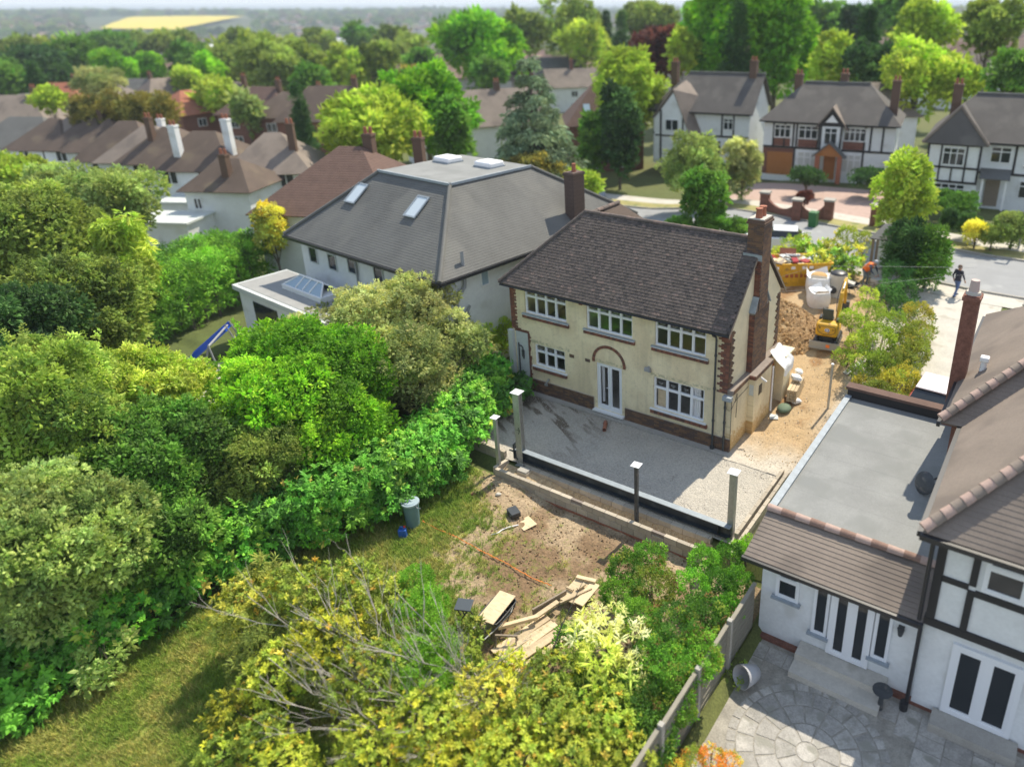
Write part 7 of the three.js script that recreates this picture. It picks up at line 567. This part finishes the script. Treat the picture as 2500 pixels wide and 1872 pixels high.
// street gardens
T('street_tree', 'small pale green tree by the last brick pier', null, 2212, 480, 72, 95, 49, 'broad', 'lime', { size: 0.45 });
T('garden_shrub', 'grey-green feathery shrub in front of the catslide house', null, 1690, 410, 68, 75, 58, 'fine', 'sage', { size: 0.45 });
T('garden_shrub', 'olive rounded shrub beside the orange garage door', null, 1815, 405, 48, 75, 60, 'fine', 'grey', { size: 0.45 });
T('garden_shrub', 'dark green pointed shrub at the near kerb', null, 1722, 480, 50, 70, 47, 'broad', 'green', { size: 0.4 });
T('garden_shrub', 'lime shrub by the chimney of the grey hipped roof', null, 1428, 458, 40, 32, 56, 'broad', 'lime', { size: 0.45 });
T('garden_shrub', 'clipped dark egg-shaped bush on the far lawn', null, 2318, 540, 17, 32, 51, 'small', 'dark', { size: 0.3 }); T('garden_shrub', 'clipped dark round bush on the far lawn', null, 2364, 545, 28, 26, 51, 'small', 'dark', { size: 0.3 }); T('garden_shrub', 'bright yellow mound shrub by the far kerb', null, 2385, 566, 30, 22, 49, 'small', 'yellow', { size: 0.3 }); T('garden_shrub', 'low olive shrub beside the bright yellow mound', null, 2425, 572, 30, 16, 49, 'small', 'olive', { size: 0.3 }); T('garden_shrub', 'low green hedge under the windows with the porch', null, 1970, 428, 45, 12, 62, 'small', 'dark', { size: 0.4 }); T('garden_shrub', 'low green hedge right of the brick porch', null, 2130, 432, 45, 14, 62, 'small', 'dark', { size: 0.4 }); T('garden_shrub', 'green border shrubs below the front gable window', null, 2330, 490, 60, 20, 56, 'small', 'green', { size: 0.4 }); T('garden_shrub', 'grey-green shrub at the right edge of the far lawn', null, 2475, 560, 40, 40, 50, 'small', 'sage', { size: 0.35 }); T('garden_shrub', 'red flowering shrub behind the dipped brick wall', null, 1965, 480, 18, 12, 56, 'small', 'red', { size: 0.3 });
for (const [x, y, hw, hh] of [[1660, 558, 40, 22], [1740, 548, 45, 26], [1800, 560, 30, 22]]) T('front_hedge', 'bright green hedge bush seen over the main ridge', 'front garden hedge behind the roof', x, y, hw, hh, 46, 'small', 'green', { size: 0.3 });
T('garden_shrub', 'brown-stemmed thicket under the cedar', null, 1300, 415, 60, 40, 57, 'fine', 'brown', { size: 0.5 });
T('tall_hedge', 'tall dark green conifer hedge beside the drive', null, 2210, 650, 55, 120, far_(2210, 650, 2.4), 'needle', 'dark', { size: 0.35, layers: 3, lobes: 16, mat: NEEDLE }); T('tall_hedge', 'lighter green end of the conifer hedge next to the pedestrian', null, 2262, 660, 38, 110, far_(2262, 660, 2.4), 'needle', 'green', { size: 0.35, layers: 3, mat: NEEDLE });
// the left-hand mass of garden trees
T('garden_tree', 'large dull olive tree with yellowish top at the left edge', null, 70, 590, 175, 150, far_(70, 590, 5), 'broad', 'olive', { size: 0.32, lobes: 22 }); T('willow_tree', 'grey-green willow-like tree below the row of hipped roofs', null, 255, 505, 110, 95, far_(255, 505, 4), 'fine', 'sage', { size: 0.5, lobes: 15 }); T('willow_tree', 'smaller grey-green tree left of the willow-like one', null, 140, 465, 80, 60, far_(140, 465, 4), 'fine', 'sage', { size: 0.5 }); T('garden_tree', 'light green shrub tree beyond the olive tree', null, 40, 425, 70, 38, far_(40, 425, 3.6), 'broad', 'lime', { size: 0.55 });
T('feathery_tree', 'lime green feathery conifer beside the clipped tall hedge', null, 318, 660, 62, 130, far_(318, 660, 3.6), 'droop', 'lime', { size: 0.4, lobes: 12, layers: 2.8 }); T('garden_tree', 'olive green tree in front of the lime feathery conifer', null, 200, 760, 140, 130, far_(200, 760, 4), 'broad', 'olive', { size: 0.27, lobes: 20 }); T('garden_tree', 'deep green tree in the shade at the left edge', null, 60, 850, 130, 150, far_(60, 850, 4), 'broad', 'dark', { size: 0.27, lobes: 18 });
{ // clipped tall hedge
  const a = D(400, 700, 41.5), b = D(632, 600, 47), r = rng(515), gy = H((a.x + b.x) / 2, (a.z + b.z) / 2), t = thing('clipped_hedge', 'tall square-cut conifer hedge, bright on top, behind the blue slide', 'hedge', [(a.x + b.x) / 2, gy, (a.z + b.z) / 2]), L = [], dx = (b.x - a.x), dz = (b.z - a.z), l = Math.hypot(dx, dz), nx = dx / l, nz = dz / l, sg = (-nz * (cC.x - a.x) + nx * (cC.z - a.z)) > 0 ? 1 : -1; for (let u = -l / 2 - 0.6; u <= l / 2 + 0.8; u += 0.9) for (let v = -3.4; v <= 0; v += 1.0) for (let y = 0.7; y < 3; y += 0.9) { if (y < 2 && v < -1.2) continue; L.push(lobe(V(nx * u - nz * v * sg, y + r() * 0.3, nz * u + nx * v * sg), 0.85, 0.8, 0.85)); } part('stem', [...Array(6)].map((_, k) => rod(V(nx * (k - 2.5), 0, nz * (k - 2.5)), V(nx * (k - 2.5), 2.4, nz * (k - 2.5)), 0.08)), MAT.bark, t); leafPart('foliage', t, 'needle', NEEDLE, lobeLeaves(516, L, 0.3, 1.3, [[0.09, 0.2, 0.03], [0.12, 0.25, 0.035], [0.06, 0.14, 0.03]], {}), 3); }
T('yellow_shrub_tree', 'thin yellow-leaved tree at the corner of the grey hipped roof', null, 665, 560, 40, 70, 46, 'fine', [[0.3, 0.28, 0.05], [0.4, 0.33, 0.05], [0.2, 0.22, 0.06]], { size: 0.35, layers: 1.2 });
T('garden_tree', 'pale green spring tree in front of the blue slide', null, 350, 965, 125, 110, far_(350, 965, 2.8), 'broad', [[0.2, 0.27, 0.04], [0.16, 0.24, 0.035], [0.25, 0.29, 0.06]], { size: 0.2, lobes: 18, layers: 2 }); T('garden_tree', 'vivid green tree between the blue slide and the laurel hedge', null, 745, 980, 215, 170, far_(745, 980, 2.8), 'broad', [[0.1, 0.23, 0.012], [0.145, 0.27, 0.02], [0.06, 0.15, 0.012]], { size: 0.19, lobes: 26, layers: 2.3 });
T('olive_tree', 'grey-olive twiggy tree against the white wall of the grey-roofed house', null, 975, 830, 210, 155, far_(975, 830, 2.8), 'fine', 'grey', { size: 0.26, lobes: 20, layers: 2.2 }); T('olive_tree', 'smaller grey-olive twiggy tree in front of the flat roof with lantern', null, 745, 810, 85, 45, far_(745, 810, 2.2), 'fine', 'grey', { size: 0.26, lobes: 10, layers: 1.8 }); T('garden_shrub', 'lime green rounded shrub at the left corner of the cream house', null, 1208, 818, 44, 50, far_(1208, 818, 1.3), 'small', 'lime', { size: 0.25, layers: 2.6 });
T('garden_tree', 'sage green tree filling the left edge above the hedge', null, 110, 1050, 200, 200, far_(110, 1050, 4), 'broad', [[0.14, 0.22, 0.04], [0.2, 0.28, 0.07], [0.09, 0.16, 0.035]], { size: 0.19, lobes: 26 }); T('garden_tree', 'dark leafy tree between the pale spring tree and the hedge', null, 420, 1130, 160, 150, far_(420, 1130, 2.8), 'broad', 'green', { size: 0.19, lobes: 20 }); T('garden_tree', 'olive green tree behind the hedge, left of the barrel', null, 620, 1120, 120, 110, far_(620, 1120, 2.4), 'fine', 'olive', { size: 0.19, lobes: 18 }); T('garden_tree', 'grey-green tree at the lower left edge behind the hedge', null, 130, 1330, 200, 190, far_(130, 1330, 3), 'broad', 'sage', { size: 0.18, lobes: 24 }); T('garden_tree', 'deep green tree behind the middle of the hedge', null, 360, 1280, 150, 110, far_(360, 1280, 2.2), 'broad', 'green', { size: 0.19, lobes: 18 });
// ---------- hedge and shrubs of the garden ----------
{ const r = rng(616), pts = [[-10.0, 1.2, 1.6], [-9.6, 3.2, 1.7], [-9.0, 5.2, 1.9], [-8.3, 7.0, 2.1], [-8.3, 9.0, 2.3], [-9.1, 11.0, 2.2], [-10.1, 13.2, 2.1], [-10.5, 15.5, 2.0], [-10.2, 18, 1.8], [-9.8, 20.5, 1.7], [-9.4, 23, 1.6]], L = []; for (let i = 0; i < pts.length - 1; i++) for (let k = 0; k < 4; k++) { const t = k / 4, x = lerp(pts[i][0], pts[i + 1][0], t), z = lerp(pts[i][1], pts[i + 1][1], t), h = lerp(pts[i][2], pts[i + 1][2], t), y = H(x, z); for (const [dx, f] of [[0.45, 0.4], [0.1, 0.78], [-0.6, 0.55]]) L.push(lobe(V(x + dx + (r() - 0.5) * 0.5, y + h * f + (r() - 0.5) * 0.25, z + (r() - 0.5) * 0.4), 0.7 + r() * 0.3, 0.55 + r() * 0.25)); } shrub('laurel_hedge', 'long shaggy laurel hedge along the left side of the lawn', 'hedge', null, L, 'whorl', [[0.05, 0.17, 0.02], [0.07, 0.21, 0.025], [0.04, 0.12, 0.02], [0.1, 0.24, 0.03]], 0.2, 3.0, { mat: GLOSS, tip: { share: 0.05, c: [[0.24, 0.28, 0.05], [0.26, 0.22, 0.06], [0.2, 0.3, 0.06]] } }); }
const atH = (x, y, h) => G(x, y, h);
shrub('sycamore_sapling', 'pale green broad-leaved sapling at the foot of the hedge', 'shrub', null, [lobe(atH(255, 1600, 0.6), 0.6, 0.45), lobe(atH(230, 1640, 0.3), 0.4, 0.3)], 'broad', [[0.22, 0.3, 0.1], [0.28, 0.34, 0.13]], 0.22, 1.4);
{ // the yellow-leaved shrub in the foreground
  const L = [[600, 1480, 1.7, 0.8], [720, 1440, 2.1, 0.75], [850, 1420, 2.1, 0.7], [930, 1470, 1.9, 0.7], [800, 1560, 1.8, 0.8], [680, 1640, 1.4, 0.8], [900, 1660, 1.5, 0.9], [1120, 1600, 1.2, 0.5], [1160, 1530, 0.9, 0.3], [1240, 1640, 1.1, 0.5], [1350, 1640, 1.1, 0.6], [1330, 1740, 1.2, 0.75], [1180, 1720, 1.3, 0.8], [1050, 1780, 1.3, 0.9], [1480, 1760, 1.1, 0.7], [1400, 1840, 1.1, 0.8], [1250, 1860, 1.1, 0.9], [1080, 1880, 1.0, 0.9], [1540, 1850, 0.9, 0.55], [900, 1830, 1.1, 0.8], [560, 1740, 0.9, 0.5], [640, 1800, 1.0, 0.55], [540, 1850, 0.7, 0.5], [700, 1880, 0.9, 0.7]].map(([x, y, h, s]) => lobe(atH(x, y, h), s, s * 0.8)); shrub('golden_shrub', 'large sprawling shrub of golden yellow leaves with orange tips in the foreground', 'shrub', null, L, 'whorl', [[0.37, 0.37, 0.035], [0.3, 0.35, 0.045], [0.45, 0.44, 0.08], [0.15, 0.23, 0.035], [0.24, 0.32, 0.045]], 0.105, 2.5, { mat: GLOSS, gain: 1.55, tip: { share: 0.05, c: [[0.46, 0.3, 0.05], [0.48, 0.36, 0.07]] }, wild: 1.3 }); }
shrub('leafy_shrub', 'dense bright green small-leaved shrub rising through the golden shrub', 'shrub', null, [[1010, 1420, 1.9, 0.5], [1030, 1500, 1.7, 0.65], [1060, 1580, 1.5, 0.65], [1000, 1620, 1.5, 0.6], [1040, 1680, 1.3, 0.6], [1090, 1620, 1.2, 0.5]].map(([x, y, h, s]) => lobe(atH(x, y, h), s, s * 0.95)), 'small', [[0.1, 0.24, 0.02], [0.14, 0.29, 0.03], [0.07, 0.17, 0.02]], 0.12, 3, { gain: 1.95 });
shrub('feathery_shrub', 'dark olive feathery shrub at the left end of the golden shrub', 'shrub', null, [[640, 1430, 1.8, 0.65], [600, 1530, 1.5, 0.7], [650, 1580, 1.4, 0.7], [620, 1650, 1.1, 0.6], [700, 1520, 1.5, 0.6], [850, 1520, 1.4, 0.8], [800, 1650, 1.1, 0.8]].map(([x, y, h, s]) => lobe(atH(x, y, h - 0.15), s, s)), 'lance', [[0.1, 0.14, 0.03], [0.15, 0.17, 0.04], [0.07, 0.1, 0.025]], 0.15, 3);
{ // dead branches through the golden shrub
  const r = rng(717), t = thing('dead_shrub', 'tangle of bare grey branches sticking out of the golden shrub', 'shrub', [0, 0, 0]), gs = []; const grow = (a, b, r0, depth) => { const n = 4, pts = [a]; for (let k = 1; k <= n; k++) pts.push(a.clone().lerp(b, k / n).add(V((r() - 0.5), (r() - 0.3) * 0.6, r() - 0.5).multiplyScalar(a.distanceTo(b) * 0.09))); for (let k = 0; k < n; k++) gs.push(rod(pts[k], pts[k + 1], lerp(r0, r0 * 0.35, k / n), 5, lerp(r0, r0 * 0.35, (k + 1) / n))); if (depth > 0) for (let k = 1; k < n; k++) for (let j = 0; j < 2; j++) { if (r() < 0.12) continue; const d = b.clone().sub(a).multiplyScalar(0.16 + r() * 0.2), side = V(r() - 0.5, r() * 0.7 - 0.2, r() - 0.5).multiplyScalar(a.distanceTo(b) * 0.36); grow(pts[k], pts[k].clone().add(d).add(side), r0 * 0.5, depth - 1); } }; const base = [G(1200, 1790, 0.0), G(1080, 1800, 0.0), G(960, 1820, 0.0), G(1230, 1740, 0)]; [[600, 1440, 2.6], [730, 1480, 2.5], [880, 1400, 2.9], [980, 1440, 2.7], [680, 1580, 2.0], [640, 1700, 1.7], [760, 1640, 2.2], [870, 1560, 2.5], [1060, 1520, 2.3], [1140, 1560, 2.0], [1050, 1640, 2.1], [900, 1700, 1.9], [760, 1780, 1.5], [1250, 1560, 1.9], [1180, 1640, 1.8], [980, 1560, 2.4], [1330, 1760, 1.4], [1000, 1850, 1.4], [840, 1850, 1.3], [1120, 1720, 1.8], [700, 1500, 2.3], [820, 1620, 2.1], [950, 1660, 1.9], [1090, 1600, 2.2], [1000, 1740, 1.6], [880, 1780, 1.5], [1150, 1800, 1.2], [1250, 1660, 1.7], [650, 1640, 1.8], [930, 1480, 2.6], [1040, 1460, 2.4], [1290, 1640, 1.6], [780, 1720, 1.7], [1070, 1860, 1.2]].forEach(([x, y, h], i) => grow(base[i % 4], G(x, y, h + 0.2), 0.019, 2)); part('branch', gs, MAT.deadwood, t); const st = thing('bare_sapling', 'single dark bare sapling rising above the golden shrub', 'sapling', [0, 0, 0]), a = G(1310, 1700, 0.6), b = G(1370, 1530, 1.6), c = G(1425, 1415, 2.2); part('branch', [rod(a, b, 0.022, 6, 0.016), rod(b, c, 0.016, 6, 0.006), rod(b, b.clone().lerp(c, 0.4).add(V(-0.25, 0.3, 0.1)), 0.009, 5, 0.004)], MAT.blackTimber, st); }
{ const r = rng(818), mk = a => a.map(([x, y, h, s, c]) => lobe(atH(x, y, h), s, s * 0.8, s, c)); shrub('pieris_shrub', 'dense green shrub with russet young shoots beside the timber stack', 'shrub', null, mk([[1530, 1390, 1.0, 0.55], [1600, 1440, 1.2, 0.6], [1510, 1450, 0.9, 0.5], [1560, 1520, 1.2, 0.65], [1650, 1540, 1.3, 0.65], [1700, 1600, 1.2, 0.6], [1640, 1640, 1.1, 0.65], [1600, 1600, 1.2, 0.5], [1560, 1700, 0.9, 0.6], [1640, 1720, 0.8, 0.55], [1720, 1500, 1.2, 0.55], [1590, 1360, 0.8, 0.45], [1580, 1780, 0.7, 0.6]]), 'small', [[0.07, 0.18, 0.02], [0.1, 0.23, 0.025], [0.13, 0.26, 0.03], [0.05, 0.13, 0.02], [0.17, 0.2, 0.035]], 0.135, 3.8, { gain: 2.0, tip: { share: 0.09, c: [[0.2, 0.12, 0.06], [0.18, 0.1, 0.05], [0.24, 0.3, 0.05]] } });
  shrub('box_shrub', 'bright green fine-leaved shrub against the outer block wall', 'shrub', null, mk([[1720, 1370, 0.9, 0.45], [1780, 1360, 0.8, 0.4], [1760, 1430, 0.9, 0.5], [1800, 1420, 0.8, 0.4], [1690, 1430, 1.0, 0.45], [1780, 1490, 0.8, 0.4]]), 'small', [[0.09, 0.25, 0.02], [0.12, 0.3, 0.03], [0.06, 0.18, 0.02]], 0.12, 3, { gain: 1.95 });
  shrub('bamboo_clump', 'pale yellow-green bamboo with drooping lance leaves', 'bamboo', null, mk([[1480, 1510, 1.5, 0.5], [1430, 1550, 1.3, 0.5], [1530, 1560, 1.5, 0.5], [1470, 1610, 1.2, 0.55], [1400, 1610, 0.9, 0.4], [1500, 1680, 1.0, 0.5], [1550, 1640, 1.1, 0.4]]), 'lance', 'ivory', 0.24, 1.7, { wild: 1.6 });
  shrub('low_shrub', 'deep green undergrowth at the foot of the bamboo', 'shrub', null, mk([[1400, 1570, 0.4, 0.45], [1430, 1700, 0.5, 0.6], [1520, 1740, 0.4, 0.6], [1590, 1810, 0.4, 0.5]]), 'small', 'green', 0.17, 2.6);
  shrub('low_shrub', 'green tuft growing at the end of the outer block wall', 'shrub', null, mk([[1800, 1345, 0.35, 0.3], [1825, 1330, 0.4, 0.25]]), 'small', 'bright', 0.12, 2.4);
  // neighbour's garden
  T('acer_tree', 'pale green feathery young tree against the far side of the fence', null, 1755, 1710, 75, 105, 14.2, 'fine', [[0.2, 0.29, 0.06], [0.26, 0.34, 0.09], [0.15, 0.23, 0.05]], { size: 0.14, lobes: 14, layers: 1.8 });
  shrub('azalea_shrub', 'orange and yellow flowering shrub at the bottom edge behind the fence', 'shrub', null, mk([[1690, 1860, 0.1, 0.3], [1740, 1850, 0.2, 0.25], [1780, 1865, 0.1, 0.25], [1640, 1880, 0.1, 0.3]]), 'small', [[0.5, 0.2, 0.04], [0.5, 0.4, 0.06], [0.15, 0.22, 0.04]], 0.1, 2);
  // along the track
  shrub('track_shrub', 'yellow-green loose shrub overhanging the clay track', 'shrub', null, mk([[2120, 760, 2.3, 0.65], [2095, 835, 1.8, 0.55], [2140, 830, 2.2, 0.8], [2170, 790, 2.4, 0.7], [2110, 890, 1.5, 0.7], [2080, 780, 2.2, 0.5], [2150, 890, 1.7, 0.6], [2120, 720, 2.5, 0.4], [2060, 870, 1.2, 0.4]]), 'small', [[0.19, 0.26, 0.03], [0.24, 0.29, 0.045], [0.12, 0.19, 0.03]], 0.18, 2.2);
  shrub('boundary_hedge', 'mossy yellow-olive hedge between the track and the neighbour drive', 'hedge', null, mk([[2190, 880, 1.6, 0.7], [2180, 940, 1.3, 0.7], [2140, 960, 1.2, 0.6], [2220, 830, 1.8, 0.7], [2110, 950, 1.0, 0.5], [2240, 770, 2.0, 0.7], [2160, 1000, 1.0, 0.7], [2205, 930, 1.4, 0.7], [2235, 860, 1.7, 0.7], [2100, 1000, 0.8, 0.5], [2250, 810, 1.8, 0.6], [2190, 990, 1.1, 0.6], [2215, 890, 1.5, 0.7]]), 'small', [[0.16, 0.19, 0.03], [0.24, 0.22, 0.04], [0.1, 0.14, 0.03]], 0.2, 2.6);
  shrub('skip_hedge', 'glossy green shrubs between the skip and the worker', 'hedge', null, mk([[2000, 640, 2.4, 0.8], [2040, 640, 2.3, 0.8], [2070, 650, 2.1, 0.7], [1980, 610, 2.6, 0.7], [2030, 610, 2.6, 0.7], [2085, 620, 2.5, 0.7], [1995, 670, 1.7, 0.6], [2050, 680, 1.7, 0.5]]), 'whorl', [[0.09, 0.19, 0.025], [0.15, 0.25, 0.04], [0.05, 0.12, 0.02], [0.3, 0.3, 0.05]], 0.26, 2.4, { mat: GLOSS });
  shrub('privet_shrub', 'yellow-tipped shrub above the white street car', 'shrub', null, mk([[1935, 600, 2.6, 0.6], [1905, 620, 2.2, 0.5], [1960, 590, 2.7, 0.5]]), 'small', [[0.12, 0.2, 0.03], [0.3, 0.32, 0.05]], 0.25, 2.4); shrub('privet_shrub', 'yellow-tipped shrub in front of the grey shelter roof', 'shrub', null, mk([[2070, 575, 2.8, 0.6], [2110, 585, 2.7, 0.5]]), 'small', [[0.2, 0.24, 0.04], [0.38, 0.35, 0.05]], 0.25, 2.2); shrub('ivy_bush', 'dark green bush behind the block pile', 'shrub', null, mk([[2190, 670, 2.3, 0.8], [2170, 710, 2.0, 0.7], [2210, 710, 2.0, 0.7], [2200, 750, 1.6, 0.7], [2230, 650, 2.5, 0.7]]), 'small', [[0.04, 0.11, 0.03], [0.06, 0.15, 0.04]], 0.22, 2.8);
  shrub('pad_shrub', 'yellow-green shrub leaning over the low block wall by the fence boards', 'shrub', null, mk([[1180, 960, 0.9, 0.5], [1215, 935, 0.8, 0.45], [1150, 1000, 0.8, 0.5], [1200, 985, 0.6, 0.35]]), 'whorl', [[0.14, 0.22, 0.03], [0.26, 0.28, 0.05], [0.09, 0.16, 0.025]], 0.15, 2.2, { mat: GLOSS }); }
// ---------- grass, clods and stones ----------
{ const r = rng(919), gg = merge([0, 1, 2, 3, 4].map(k => leaf(0.09 + 0.03 * (k % 3), 0.012, 0.2, 1).applyQuaternion(new THREE.Quaternion().setFromEuler(new THREE.Euler(0.35 + 0.2 * (k % 2), k * 1.3, 0, 'YXZ'))).translate((k - 2) * 0.012, 0, ((k * 7) % 5 - 2) * 0.012))), L = [], wear = globalThis.__wear; for (let i = 0; i < 90000; i++) { const x = -9.3 + r() * 11.5, z = 5.6 + r() * 19, w = wear(x, z), f = fbm(x * 5, z * 5, 63, 0, 4); if (x > 1 && z > 13) continue; if (w * 0.6 + f * 0.4 > 0.4 + r() * 0.3) continue; const dry = fbm(x * 1.4, z * 1.4, 69, 0, 4); L.push({ p: V(x, H(x, z) + 0.0, z), s: 0.7 + r() * 1.1, q: new THREE.Quaternion().setFromAxisAngle(V(0, 1, 0), r() * 6.28), c: jitter(r, mix3([0.24, 0.36, 0.045], [0.5, 0.47, 0.13], smooth(0.4, 0.7, dry * 0.7 + r() * 0.3)), 0.3) }); } tag(scatter('grass', null, gg, LEAF, L), 'short rough grass on the lawn', 'grass', null, 'stuff');
  const st = new THREE.IcosahedronGeometry(0.5, 0).scale(1.2, 0.7, 0.9), S = []; const stone = (x, z, y, s, c) => S.push({ p: V(x, y, z), s, q: new THREE.Quaternion().setFromEuler(new THREE.Euler(r() * 6, r() * 6, r() * 6)), c: jitter(r, c, 0.25) }); for (let i = 0; i < 16000; i++) { const x = -9.2 + r() * 11.5, z = 0.3 + r() * 4.2; if (fbm(x * 0.8, z * 0.8, 5) + (z < 1 ? 0.2 : 0) < 0.42 + r() * 0.2) continue; stone(x, z, 0.005, 0.01 + Math.pow(r(), 3) * 0.035, [0.46, 0.42, 0.36]); } for (let i = 0; i < 5000; i++) { const x = 0.6 + r() * 2.9, z = 0.2 - r() * 14; stone(x, z, H(x, z) + 0.02, 0.012 + Math.pow(r(), 4) * 0.05, r() < 0.5 ? [0.5, 0.45, 0.36] : [0.45, 0.3, 0.15]); } for (let i = 0; i < 1600; i++) { const x = -6.4 + r() * 8.1, z = 4.82 + r() * 0.5; stone(x, z, H(x, z) + 0.01, 0.02 + Math.pow(r(), 3) * 0.07, r() < 0.6 ? [0.5, 0.42, 0.3] : [0.42, 0.26, 0.11]); } tag(scatter('loose_stones', null, clean(st), M([1, 1, 1], 0.95), S), 'loose crushed stone on the pad and track', 'gravel', null, 'stuff');
  const C = []; for (let i = 0; i < 6000; i++) { const x = -7.5 + r() * 9.5, z = 5.6 + r() * 7, w = wear(x, z); if (r() > w * 1.1) continue; C.push({ p: V(x, H(x, z) + 0.01, z), s: 0.015 + Math.pow(r(), 3.5) * 0.08, q: new THREE.Quaternion().setFromEuler(new THREE.Euler(r() * 6, r() * 6, r() * 6)), c: jitter(r, r() < 0.75 ? [0.2, 0.13, 0.07] : [0.34, 0.25, 0.15], 0.3) }); } tag(scatter('soil_clods', null, clean(st), M([1, 1, 1], 0.97), C), 'clods of turned soil across the worn lawn', 'soil', null, 'stuff'); }
{ const r = rng(929), C = [], st = clean(new THREE.IcosahedronGeometry(0.5, 0).scale(1.2, 0.8, 1)); for (let i = 0; i < 2600; i++) { const a = r() * 6.283, q = Math.sqrt(r()), R = 2.1 + 0.5 * Math.sin(a * 2 + 1), x = -1.9 + Math.cos(a) * q * R * 0.95, z = -9.9 + Math.sin(a) * q * R * 1.35, y = H(x, z) + Math.max(0, 1.55 * Math.pow(1 - q, 0.8) + (fbm(x * 2.2 + 20, z * 2.2 + 20, 71) - 0.5) * 0.5 * (1 - q * 0.7)); C.push({ p: V(x, y, z), s: 0.02 + Math.pow(r(), 4) * 0.16, q: new THREE.Quaternion().setFromEuler(new THREE.Euler(r() * 6, r() * 6, r() * 6)), c: jitter(r, [0.36, 0.23, 0.105], 0.3) }); } tag(scatter('clay_lumps', null, st, M([1, 1, 1], 0.97), C), 'lumps of clay rolled off the heap', 'soil', null, 'stuff'); }
renderer.render(scene, camera);
